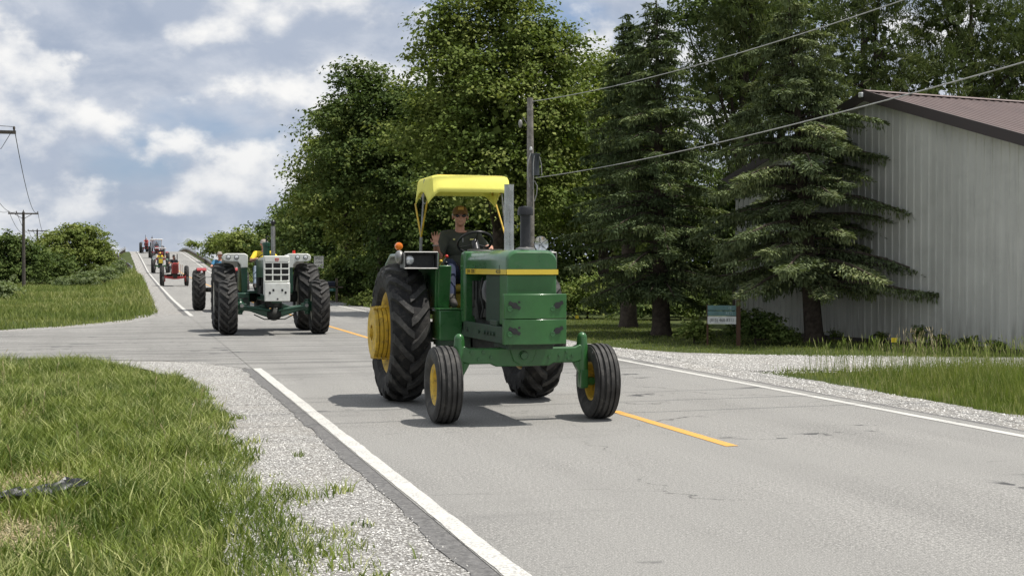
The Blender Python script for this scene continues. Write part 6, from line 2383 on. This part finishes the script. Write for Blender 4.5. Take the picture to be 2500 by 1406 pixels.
def limbs(mb, base, top, r0, lobes, n_limb=7, seed=1, twigs=None):
    """Tapered trunk with limbs reaching into the lobes."""
    rs = random.Random(seed)
    b, t = Vector(base), Vector(top)
    pts, rr = [], []
    for i in range(7):
        f = i / 6
        j = Vector((rs.uniform(-1, 1), rs.uniform(-1, 1), 0)) * 0.10 * (f > 0) * r0 * 4
        pts.append(b.lerp(t, f) + j)
        rr.append(r0 * (1.35 if i == 0 else 1.0) * (1 - 0.78 * f))
    mb.tube(pts, rr, 10)
    for i in range(n_limb):
        l = lobes[i % len(lobes)]
        f = rs.uniform(0.3, 0.85)
        s = b.lerp(t, f)
        e = Vector(l[:3]) + Vector((rs.uniform(-.6, .6) * l[3], rs.uniform(-.6, .6) * l[4], rs.uniform(-.2, .5) * l[5]))
        m1 = s.lerp(e, 0.35) + Vector((0, 0, -0.05 * (e - s).length))
        m2 = s.lerp(e, 0.7) + Vector((rs.uniform(-.2, .2), rs.uniform(-.2, .2), 0.06 * (e - s).length))
        w = r0 * (1 - 0.7 * f) * 0.55
        mb.tube([s, m1, m2, e], [w, w * .75, w * .45, w * .12], 6)
        for q in range(3):
            a = s.lerp(e, rs.uniform(0.4, 0.9))
            e2 = a + Vector((rs.uniform(-1, 1), rs.uniform(-1, 1), rs.uniform(0, .8))) * 0.35 * l[3]
            mb.tube([a, a.lerp(e2, .5) + Vector((0, 0, .05)), e2], [w * .4, w * .25, w * .06], 5)


def broadleaf(name, base, trunk_top, r0, lobes, n_clumps, per, leaf, m, label, cat="tree", group=None, clump_r=0.80, seed=1, n_limb=8, inner=0.25, droop=0.2):
    root = empty(name, base)
    B = np.array(base)
    lobes_l = [tuple(np.array(l[:3]) - B) + tuple(l[3:6]) for l in lobes]
    mb = MB()
    limbs(mb, (0, 0, -0.1), tuple(np.array(trunk_top) - B), r0, lobes_l, n_limb, seed)
    mb.build("trunk", M_bark, root, smooth=60, fix=False)
    P, out, idx, CC = crown_points(lobes_l, n_clumps, per, clump_r, inner, droop)
    n = len(P)
    Nn = out + rand_dirs(n) * 0.75
    Nn /= np.linalg.norm(Nn, axis=1, keepdims=True)
    D = np.cross(Nn, rand_dirs(n))
    D[:, 2] -= 0.25
    D /= np.linalg.norm(D, axis=1, keepdims=True) + 1e-9
    s = leaf * rng.uniform(0.65, 1.35, n)
    V, F = leaf_quads(P, D, Nn, s, s * 0.72)
    rc = rng.uniform(0, 1, len(CC))
    rnd = np.clip(rc[idx] ** 1.2 * 0.72 + rng.uniform(0, 0.34, n), 0, 1)
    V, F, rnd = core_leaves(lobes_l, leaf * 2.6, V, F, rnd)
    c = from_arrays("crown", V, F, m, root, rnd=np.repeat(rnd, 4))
    c["kind"] = "stuff"
    return tag(root, label, cat, group)


def spruce(name, base, height, radius, z0, m, label, group=None, lean=(0, 0), dens=1.0, seed=3, leaf=0.092, skirt=1.0, gap_side=None):
    """A spruce: whorls of drooping boughs carrying hanging twigs."""
    rs = random.Random(seed)
    root = empty(name, base)
    mb = MB()
    top = Vector((lean[0], lean[1], height))
    axis = lambda z: Vector((lean[0] * z / height, lean[1] * z / height, z))
    r0 = 0.030 * height
    mb.tube([axis(-0.1), axis(0.25), axis(height * .3), axis(height * .7), axis(height)], [r0 * 1.25, r0 * .92, r0 * .7, r0 * .3, 0.01], 10)
    C, D, W, BR = [], [], [], []
    z = z0
    bid = 0
    while z < height - 0.12:
        f = (z - z0) / (height - z0)
        L0 = radius * (1 - f) ** 0.82 + 0.10
        if f < 0.10:
            L0 *= 0.72 + 2.8 * f * skirt
        nb = max(4, int(rs.uniform(6, 9) * (0.55 + 0.6 * (1 - f))))
        a0 = rs.uniform(0, 6.28)
        for b in range(nb):
            a = a0 + 6.283 * b / nb + rs.uniform(-.25, .25)
            L = L0 * rs.uniform(0.50, 1.22)
            if rs.random() < 0.10:
                L *= 0.5
            zz = z + rs.uniform(-.24, .24)
            dirh = Vector((math.cos(a), math.sin(a), 0))
            sag = rs.uniform(0.04, 0.22) * (1.2 - f) + 0.02
            up = 0.14 + 0.5 * f
            s = axis(zz)

            def pt(t):
                return s + dirh * (L * t) + Vector((0, 0, L * (up * t - (sag + up) * t * t + 0.20 * max(0, t - .75))))
            pts = [pt(q / 5) for q in range(6)]
            mb.tube(pts, [0.022 * L + .006, .018 * L + .005, .014 * L + .004, .010 * L + .003, .006 * L + .002, .003], 4, cap=False)
            bid += 1
            nt_ = int(54 * dens * L + 10)
            side = Vector((-dirh.y, dirh.x, 0))
            for q in range(nt_):
                t = 0.12 + 0.90 * rs.betavariate(1.7, 1.15)
                p = pt(min(t, 1.0))
                k = rs.choice((-1, 1))
                sl = (0.10 + 0.34 * L * (1 - t) * 0.9 + 0.10) * rs.uniform(.35, 1.1)
                for j in range(4):
                    u = (j + rs.random()) / 4
                    hang = -(0.04 + 0.22 * u * u) * sl - rs.uniform(0, 0.05)
                    c = p + side * (k * sl * u) + dirh * (0.45 * sl * u) + Vector((0, 0, hang + rs.uniform(-.03, .03)))
                    d = side * (k * rs.uniform(.4, 1)) + dirh * rs.uniform(.3, .9) + Vector((0, 0, rs.uniform(-.65, .40)))
                    C.append(c)
                    D.append(d)
                    W.append(rs.uniform(.7, 1.3))
                    BR.append(bid)
                if rs.random() < 0.38:       # hanging tassels
                    for j in range(3):
                        C.append(p + side * (k * sl * rs.uniform(0, .8)) + Vector((rs.uniform(-.02, .02), rs.uniform(-.02, .02), -rs.uniform(.05, .22))))
                        D.append(Vector((rs.uniform(-.25, .25), rs.uniform(-.25, .25), -1)))
                        W.append(rs.uniform(.7, 1.2))
                        BR.append(bid)
        z += rs.uniform(0.15, 0.24) * (0.72 + 0.5 * (1 - f))
    for j in range(60):                       # leader
        zz = height - rs.uniform(0, .7)
        C.append(axis(zz) + Vector((rs.uniform(-.06, .06), rs.uniform(-.06, .06), 0)))
        D.append(Vector((rs.uniform(-.6, .6), rs.uniform(-.6, .6), .7)))
        W.append(1.0)
        BR.append(0)
    mb.build("trunk", M_bark, root, smooth=60, fix=False)
    C = np.array([tuple(c) for c in C])
    D = np.array([tuple(d) for d in D])
    D /= np.linalg.norm(D, axis=1, keepdims=True)
    n = len(C)
    Nn = np.array([0, 0, 1.0]) + rand_dirs(n) * 0.8
    s = leaf * np.array(W)
    V, F = leaf_quads(C, D, Nn, s * 1.25, s * 0.36)
    brr = rng.uniform(0, 1, bid + 2)
    rnd = np.clip(brr[np.array(BR)] * 0.5 + rng.uniform(0, .5, n), 0, 1)
    c = from_arrays("crown", V, F, m, root, rnd=np.repeat(rnd, 4))
    c["kind"] = "stuff"
    return tag(root, label, "tree", group)


def pine(name, base, height, lobes, n_clumps, m, label, group=None, per=70, clump_r=0.34, seed=5, ln=0.16, r0=0.2):
    """Needle tufts: kites radiating from clump centres."""
    root = empty(name, base)
    B = np.array(base)
    lobes_l = [tuple(np.array(l[:3]) - B) + tuple(l[3:6]) for l in lobes]
    mb = MB()
    limbs(mb, (0, 0, -.1), (0, 0, height * .97), r0, lobes_l, 14, seed)
    mb.build("trunk", M_bark, root, smooth=60, fix=False)
    P, out, idx, CC = crown_points(lobes_l, n_clumps, per, clump_r, 0.25, -0.15)
    n = len(P)
    D = (P - CC[idx]) / clump_r * 0.6 + rand_dirs(n) * 0.6 + np.array([0, 0, 0.45])
    D /= np.linalg.norm(D, axis=1, keepdims=True)
    Nn = rand_dirs(n) + np.array([0, 0, .4])
    s = ln * rng.uniform(.6, 1.3, n)
    V, F = leaf_quads(P, D, Nn, s * 1.2, s * 0.22)
    rc = rng.uniform(0, 1, len(CC))
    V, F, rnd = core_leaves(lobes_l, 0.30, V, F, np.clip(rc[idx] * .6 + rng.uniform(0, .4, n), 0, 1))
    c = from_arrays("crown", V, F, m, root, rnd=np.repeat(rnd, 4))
    c["kind"] = "stuff"
    return tag(root, label, "tree", group)


GT = "trees lining the right side of the road"
# the tall broadleaf behind the front tractor
broadleaf("broadleaf_tree", (12.6, 47, 0), (12.9, 47, 8.5), 0.30,
          [(12.7, 47, 9.6, 2.1, 2.2, 1.9), (11.3, 46.6, 8.0, 1.8, 1.9, 1.7), (14.2, 46.8, 8.6, 2.0, 2.0, 1.8), (12.6, 45.6, 6.8, 2.3, 1.9, 1.7), (10.6, 46.8, 6.2, 1.6, 1.9, 1.5),
           (14.6, 46.3, 6.4, 1.7, 1.9, 1.5), (12.0, 45.4, 4.6, 2.4, 1.7, 1.6), (14.2, 46, 4.4, 1.8, 1.6, 1.4), (12.7, 46.5, 11.3, 1.2, 1.4, 1.1), (10.9, 47, 10.0, 0.9, 1.0, 0.9)],
          640, 98, 0.140, M_leaf_a, "tallest broadleaf tree, straight behind the front tractor's yellow canopy", group=GT, seed=2)
broadleaf("broadleaf_tree", (10.9, 60, 0), (10.9, 60, 8.0), 0.28,
          [(10.5, 60, 8.8, 1.8, 2.0, 1.7), (9.6, 59.6, 7.3, 1.8, 2.0, 1.6), (11.9, 59.6, 8.0, 2.0, 2.0, 1.7), (11.2, 58.8, 6.0, 2.2, 1.8, 1.7), (9.0, 59.6, 5.4, 1.4, 1.8, 1.4), (12.4, 59, 5.6, 1.8, 1.8, 1.5), (11.9, 58.8, 3.6, 2.1, 1.6, 1.5), (9.7, 60, 9.9, 0.85, 1.0, 0.75), (12.0, 59.0, 1.8, 2.1, 1.4, 1.3)],
          520, 82, 0.160, M_leaf_b, "dark broadleaf tree left of the tallest one, its top a small rounded tuft", group=GT, seed=4)
broadleaf("broadleaf_tree", (11.5, 73, 0), (11.4, 73, 7.0), 0.26,
          [(11.2, 73, 8.6, 1.7, 2.0, 1.6), (10.2, 72.6, 7.2, 1.5, 1.8, 1.3), (12.6, 72.6, 7.4, 1.7, 2.0, 1.5), (10.9, 72, 5.6, 2.2, 1.8, 1.6), (9.8, 72.6, 5.0, 1.3, 1.6, 1.2), (12.6, 72.2, 3.3, 2.2, 1.6, 1.4), (12.6, 72.4, 1.6, 2.0, 1.4, 1.2)],
          380, 76, 0.185, M_leaf_c, "yellowish green broadleaf tree leaning out over the road edge", group=GT, seed=6)
broadleaf("broadleaf_tree", (12.2, 90, 0), (12.2, 90, 5.5), 0.22,
          [(12.2, 90, 6.2, 2.0, 2.2, 1.5), (10.9, 89.5, 4.6, 1.6, 2.0, 1.3), (13.4, 89.5, 5.0, 1.9, 2.0, 1.5), (11.5, 89, 2.8, 2.3, 1.8, 1.5), (11.2, 89, 1.4, 2.2, 1.5, 1.2)],
          430, 40, 0.22, M_leaf_b, "low dark tree at the left end of the big tree row", group=GT, seed=8)
broadleaf("broadleaf_tree", (18.3, 51, 0), (18.3, 51, 7.5), 0.26,
          [(18.3, 51, 8.6, 1.9, 2.0, 1.6), (16.9, 50.6, 7.0, 1.6, 1.8, 1.5), (19.5, 50.6, 6.8, 1.8, 1.8, 1.5), (18.0, 50, 5.0, 2.2, 1.8, 1.5), (16.6, 50, 4.0, 1.6, 1.6, 1.3), (18.4, 50, 3.2, 2.2, 1.6, 1.3)],
          380, 80, 0.148, M_leaf_c, "lighter green tree between the tallest broadleaf and the spruces", group=GT, seed=9)
broadleaf("broadleaf_tree", (14.5, 62, 0), (14.5, 62, 8.0), 0.28,
          [(14.5, 62, 8.6, 2.4, 2.2, 2.0), (12.9, 61.5, 6.6, 2.2, 2.0, 1.9), (16.4, 61.5, 6.8, 2.4, 2.0, 1.9), (14.5, 61, 4.2, 3.4, 2.0, 1.9), (17.6, 62, 4.0, 2.0, 2.0, 1.8), (14.6, 61, 2.0, 3.6, 1.6, 1.4)],
          620, 40, 0.20, M_leaf_b, "deep shaded tree standing behind the utility pole", group=GT, seed=12)
broadleaf("broadleaf_tree", (22, 60, 0), (22, 60, 7.0), 0.26,
          [(22, 60, 7.8, 2.6, 2.2, 2.0), (20.2, 59.5, 5.6, 2.4, 2.0, 1.9), (24, 59.5, 6.0, 2.4, 2.0, 1.9), (22, 59, 3.4, 3.4, 2.0, 1.8)],
          420, 40, 0.20, M_leaf_b, "dark tree seen only in gaps behind the spruces", group=GT, seed=13)
broadleaf("broadleaf_tree", (12.6, 108, 0), (12.6, 108, 4.6), 0.2,
          [(12.4, 108, 5.0, 2.0, 2.4, 1.4), (11.0, 107, 4.0, 1.8, 2.0, 1.2), (13.6, 107, 4.2, 2.0, 2.0, 1.3), (11.6, 107, 2.2, 2.6, 2, 1.4)],
          240, 38, 0.25, M_leaf_b, "small dark tree just above the cream grilled tractor's right lamps", group=GT, seed=14)
broadleaf("broadleaf_tree", (10.2, 131, 0.2), (10.2, 131, 3.5), 0.18,
          [(10.2, 131, 3.9, 1.7, 2.0, 1.2), (11.4, 131, 3.5, 1.7, 2.0, 1.2), (9.4, 131, 2.6, 1.2, 1.6, 1.0)],
          200, 38, 0.27, M_leaf_c, "roadside tree behind the cream grilled tractor's exhaust pipe", group=GT, seed=15)
broadleaf("bushy_tree", (11.6, 178, 0.4), (11.6, 178, 4.2), 0.16,
          [(11.4, 178, 4.7, 1.7, 2.0, 1.1), (13.0, 178, 4.4, 1.7, 2.0, 1.0), (10.4, 178, 3.8, 1.0, 1.6, 0.7)],
          170, 36, 0.30, M_leaf_c, "small bushy tree just right of the overpass guardrail", group=GT, seed=16)
broadleaf("bushy_tree", (14.6, 165, 0.0), (14.6, 165, 3.4), 0.16,
          [(14.4, 165, 4.0, 1.9, 2.0, 1.2), (16, 165, 3.7, 1.7, 2.0, 1.1), (14.8, 164, 2.2, 2.6, 2, 1.4)],
          120, 36, 0.30, M_leaf_c, "thin pale bush above the driver in blue", group=GT, seed=17)
broadleaf("bushy_tree", (9.4, 222, 1.6), (9.4, 222, 5.0), 0.1,
          [(9.3, 222, 5.35, 0.7, 1.0, 0.4), (10.3, 222, 5.1, 0.7, 1.0, 0.35)],
          26, 24, 0.28, M_leaf_c, "tiny bush top peeping over the right end of the bridge", group=GT, seed=18)

# a belt of darker woodland behind the row
GW = "woodland belt behind the roadside trees"
for i, (bx, by, hh, lab) in enumerate(((17.5, 72, 8.6, "wood tree showing through the tall tree's gaps"), (23.5, 66, 8.0, "wood tree behind the left spruce"), (29.5, 62, 6.8, "wood tree behind the tall pine"), (35.5, 60, 8.0, "wood tree behind the barn peak"),
                                       (13.6, 84, 7.8, "wood tree behind the low dark tree"), (42, 60, 9.6, "wood tree behind the barn's right roof"))):
    broadleaf("wood_tree", (bx, by, 0), (bx, by, hh * .7), 0.25,
              [(bx, by, hh * .78, 2.6, 2.2, hh * .24), (bx - 2.1, by, hh * .58, 2.3, 2.0, hh * .26), (bx + 2.1, by, hh * .6, 2.3, 2.0, hh * .26), (bx, by - .5, hh * .34, 3.8, 1.8, hh * .24), (bx - 2.4, by, hh * .16, 2.4, 1.8, hh * .18), (bx + 2.4, by, hh * .16, 2.4, 1.8, hh * .18)],
              430, 40, 0.24, M_leaf_b, lab, "tree", GW, clump_r=.8, seed=130 + i, inner=.35)
# brush under the trees
GB = "brush and shrubs under the roadside trees"
for i, (bx, by, rx, rz, mm, lab) in enumerate((
        (10.5, 65.5, 1.5, 1.5, M_leaf_c, "sprawling yellowish shrub right of the mailbox"),
        (11.6, 50.0, 1.5, 1.3, M_leaf_b, "dark shrub low behind the front tractor's driver"),
        (9.75, 57.5, 0.55, 0.36, M_leaf_c, "low leafy weed at the road edge left of the front tractor"),
        (13.2, 43.5, 1.3, 0.9, M_leaf_b, "dark shrub low behind the front tractor's hood"),
        (14.6, 42.5, 1.2, 0.85, M_leaf_a, "green shrub right of the front tractor, under the tall tree"),
        (16.6, 41.0, 1.4, 0.65, M_leaf_b, "low shrub border left of the spruce trunk"),
        (18.6, 43.0, 1.5, 0.75, M_leaf_b, "low shrub border right of the spruce trunk"),
        (10.0, 64, 1.5, 1.5, M_leaf_b, "dark undergrowth behind the speed sign"),
        (9.6, 78, 1.5, 1.6, M_leaf_b, "dark undergrowth behind the cream grilled tractor's rear wheel"),
        (15.3, 52, 2.2, 1.7, M_leaf_b, "black green thicket between the trunks"),
        (21.0, 53, 2.2, 1.6, M_leaf_b, "thicket behind the yard sign"),
        (13.0, 97, 2.2, 1.7, M_leaf_b, "undergrowth at the far end of the tree row"))):
    s = 0.115 * by / 48
    broadleaf("shrub", (bx, by, gz(bx, by)), (bx, by, rz * 0.8), 0.04,
              [(bx, by, rz * 0.75, rx * .75, rx * .7, rz * .75), (bx - rx * .5, by, rz * .5, rx * .6, rx * .6, rz * .6), (bx + rx * .5, by - .2, rz * .55, rx * .6, rx * .6, rz * .65)],
              int(60 + 60 * rx), 26, s, mm, lab, "shrub", GB, clump_r=0.30, seed=30 + i, n_limb=5)

GS = "spruces in front of the barn"
spruce("spruce_tree", (15.0, 27.75, gz(15, 27.75)), 7.75, 3.10, 1.32, M_spruce2, "big spruce with drooping boughs in front of the barn wall", GS, lean=(-0.62, 0.1), dens=1.25, seed=21)
spruce("spruce_tree", (12.86, 31.7, gz(12.8, 31.7)), 8.4, 2.35, 1.15, M_spruce, "tall dark spruce left of the barn, its trunk bare at the foot", GS, lean=(-0.15, 0.0), dens=1.1, seed=22)
spruce("spruce_tree", (13.6, 36.0, gz(13.6, 36)), 8.75, 1.7, 3.0, M_spruce, "narrow spruce whose tip shows left behind the tall dark spruce", GS, dens=0.5, seed=23, leaf=0.13)
GP = "pines behind the spruces and the barn"
pine("pine_tree", (17.1, 36.0, 0), 10.2, [(17.1, 36, 8.9, 1.15, 1.2, 1.6), (16.5, 36, 7.0, 1.2, 1.3, 1.3), (17.8, 36, 7.3, 1.2, 1.3, 1.3), (17.2, 36, 5.4, 1.4, 1.4, 1.0), (16.9, 36, 10.2, .9, 1.0, .9), (17.6, 36, 3.9, 1.2, 1.2, .7)], 330, M_pine, "tall pine rising between the two big spruces", GP, seed=41)
pine("pine_tree", (23.4, 40, 0), 11.0, [(23.4, 40, 9.0, 2.0, 1.8, 1.9), (22.2, 39.5, 7.4, 1.5, 1.6, 1.2), (24.6, 39.5, 7.2, 1.7, 1.6, 1.4), (23.4, 39.2, 5.6, 2.2, 1.6, 1.2), (24.0, 40, 11.0, 1.5, 1.5, 1.2)], 430, M_pine, "pine behind the peak of the barn roof", GP, seed=42)
pine("pine_tree", (28.2, 41, 0), 12.0, [(28.2, 41, 10.2, 2.2, 2.0, 2.2), (26.8, 40.5, 8.2, 1.8, 1.7, 1.5), (29.8, 40.5, 8.4, 2.0, 1.7, 1.6), (28.2, 40.2, 6.2, 2.6, 1.8, 1.4), (26.4, 40.2, 10.6, 1.0, 1.2, 1.4)], 520, M_pine, "dark pine filling the upper right corner behind the barn roof", GP, seed=43)
pine("pine_tree", (32.5, 42, 0), 12.0, [(32.0, 42, 9.8, 2.4, 2.0, 2.4), (30.8, 41.5, 7.4, 2.0, 1.7, 1.6), (32.6, 41.5, 6.2, 2.2, 1.7, 1.5)], 300, M_pine, "pine at the right edge above the barn roof", GP, seed=44)
broadleaf("broadleaf_tree", (22.4, 46, 0), (22.4, 46, 9.0), 0.25, [(22.0, 46, 10.9, 2.2, 1.8, 1.3), (20.4, 45.5, 11.5, 1.5, 1.5, .8), (24.2, 46, 11.2, 2.0, 1.8, 1.5), (22, 46, 8.4, 2.0, 1.8, 1.4), (19.6, 45.5, 10.7, .9, 1, .4)], 420, 42, 0.13, M_leaf_b,
          "broadleaf tree whose dark branches hang into the sky right of the spruces", group=GT, seed=45)
spruce("spruce_tree", (18.6, 34.0, 0), 7.0, 1.3, 2.6, M_spruce2, "slim young spruce between the big spruce and the barn peak", GS, dens=0.6, seed=24, leaf=.12)

# shrubs by the yard sign
broadleaf("yew_shrub", (13.3, 27.3, gz(13.3, 27.3)), (13.3, 27.3, 0.5), 0.03, [(13.2, 27.4, .36, .42, .45, .34), (13.62, 27.2, .30, .36, .4, .27), (13.85, 27.0, .16, .3, .35, .14)], 170, 34, 0.062, M_leaf_b, "dark clipped shrub right of the yard sign", "shrub", "shrubs by the yard sign", clump_r=.14, seed=50)
broadleaf("small_shrub", (12.1, 27.9, gz(12.1, 27.9)), (12.1, 27.9, 0.33), 0.02, [(12.1, 27.9, .22, .30, .3, .22), (12.28, 27.9, .26, .16, .2, .16)], 90, 30, 0.06, M_leaf_a, "small light shrub left of the yard sign", "shrub", "shrubs by the yard sign", clump_r=.12, seed=51)
# weeds along the barn's foot
for i, (bx, by, hh) in enumerate(((16.2, 26.9, .22), (16.35, 25.6, .42), (16.45, 25.0, .30), (16.6, 24.2, .24), (16.0, 28.6, .18), (16.75, 23.5, .2))):
    broadleaf("weed", (bx, by, gz(bx, by)), (bx, by, hh * .8), 0.01, [(bx, by, hh * .5, .10, .28, hh * .5)], 16, 18, 0.05, M_leaf_a,
              ("weed patch second from the spruce trunk along the barn wall", "tallest weed, in the middle of the barn wall's foot", "weed just right of the tallest one at the barn wall", "weed second from the right edge at the barn wall", "low weed patch nearest the spruce trunk at the barn wall", "weed nearest the right edge at the barn wall")[i], "weed", "weeds along the barn wall", clump_r=.10, seed=60 + i, n_limb=3)

# the thicket on the left, behind the first full pole
GL = "bushes behind the left bank"
broadleaf("bushy_tree", (-4.9, 150, -.3), (-4.9, 150, 4.0), 0.2,
          [(-5.2, 150, 4.3, 2.6, 2.6, 1.9), (-7.4, 149, 3.2, 2.4, 2.4, 1.8), (-3.6, 149.5, 3.1, 1.8, 2.2, 1.6), (-5.4, 148, 2.0, 3.0, 2.0, 1.5), (-8.2, 148, 1.6, 2.2, 2.0, 1.3), (-2.7, 149, 2.4, 1.1, 1.6, 0.9)],
          560, 40, 0.25, M_leaf_c, "large rounded bush left of the overpass", "tree", GL, clump_r=.7, seed=70)
broadleaf("bushy_tree", (-11.2, 135, -.3), (-11.2, 135, 3.0), 0.2,
          [(-11.0, 135, 3.2, 2.2, 2.2, 1.7), (-9.2, 135, 2.2, 2.0, 2.0, 1.5), (-12.6, 135, 2.6, 2.0, 2, 1.6), (-10.4, 134, 1.2, 3.0, 2, 1.3)],
          380, 38, 0.23, M_leaf_b, "darker bush at the left edge behind the utility pole", "tree", GL, clump_r=.65, seed=71)
broadleaf("bushy_tree", (-8.6, 142, -.3), (-8.6, 142, 2.2), 0.15,
          [(-8.6, 142, 1.9, 2.4, 2.2, 1.5), (-7.0, 141, 1.3, 2.0, 2.0, 1.2)],
          220, 38, 0.23, M_leaf_b, "dark low bush between the two larger ones", "tree", GL, clump_r=.65, seed=72)
broadleaf("weed_thicket", (-3.4, 128, gz(-3.4, 128)), (-3.4, 128, 0.9), 0.05,
          [(-3.6, 128, 0.55, 1.5, 2.5, .75), (-1.9, 130, 1.0, 1.2, 2.5, .7), (-5.4, 127, 0.25, 1.2, 2, .55), (-1.0, 134, 1.5, .7, 2.0, .7)],
          240, 30, 0.16, M_leaf_d, "silvery grey weeds on the bank below the left guardrail", "shrub", GL, clump_r=.35, seed=73, n_limb=4)
broadleaf("reed_tuft", (-6.6, 80, gz(-6.6, 80)), (-6.6, 80, .5), .02, [(-6.9, 80, .3, .9, 1.0, .45)], 60, 26, .14, M_leaf_d, "tuft of greyish reeds at the left edge of the bank", "plant", clump_r=.3, seed=74, n_limb=3)
# the tree just left of the frame whose leaf tips hang into the upper left corner
broadleaf("broadleaf_tree", (-5.4, 24.5, gz(-5.4, 24.5)), (-5.0, 24.5, 7.0), .2, [(-4.75, 24.5, 7.3, 2.25, 2.1, 1.7), (-5.4, 24.5, 5.4, 2.0, 2.0, 1.5), (-5.2, 24.5, 9.0, 1.7, 1.8, 1.4)], 260, 34, .11, M_leaf_b, "tree at the left edge with leaf tips in the upper left corner", clump_r=.30, seed=75, n_limb=7)
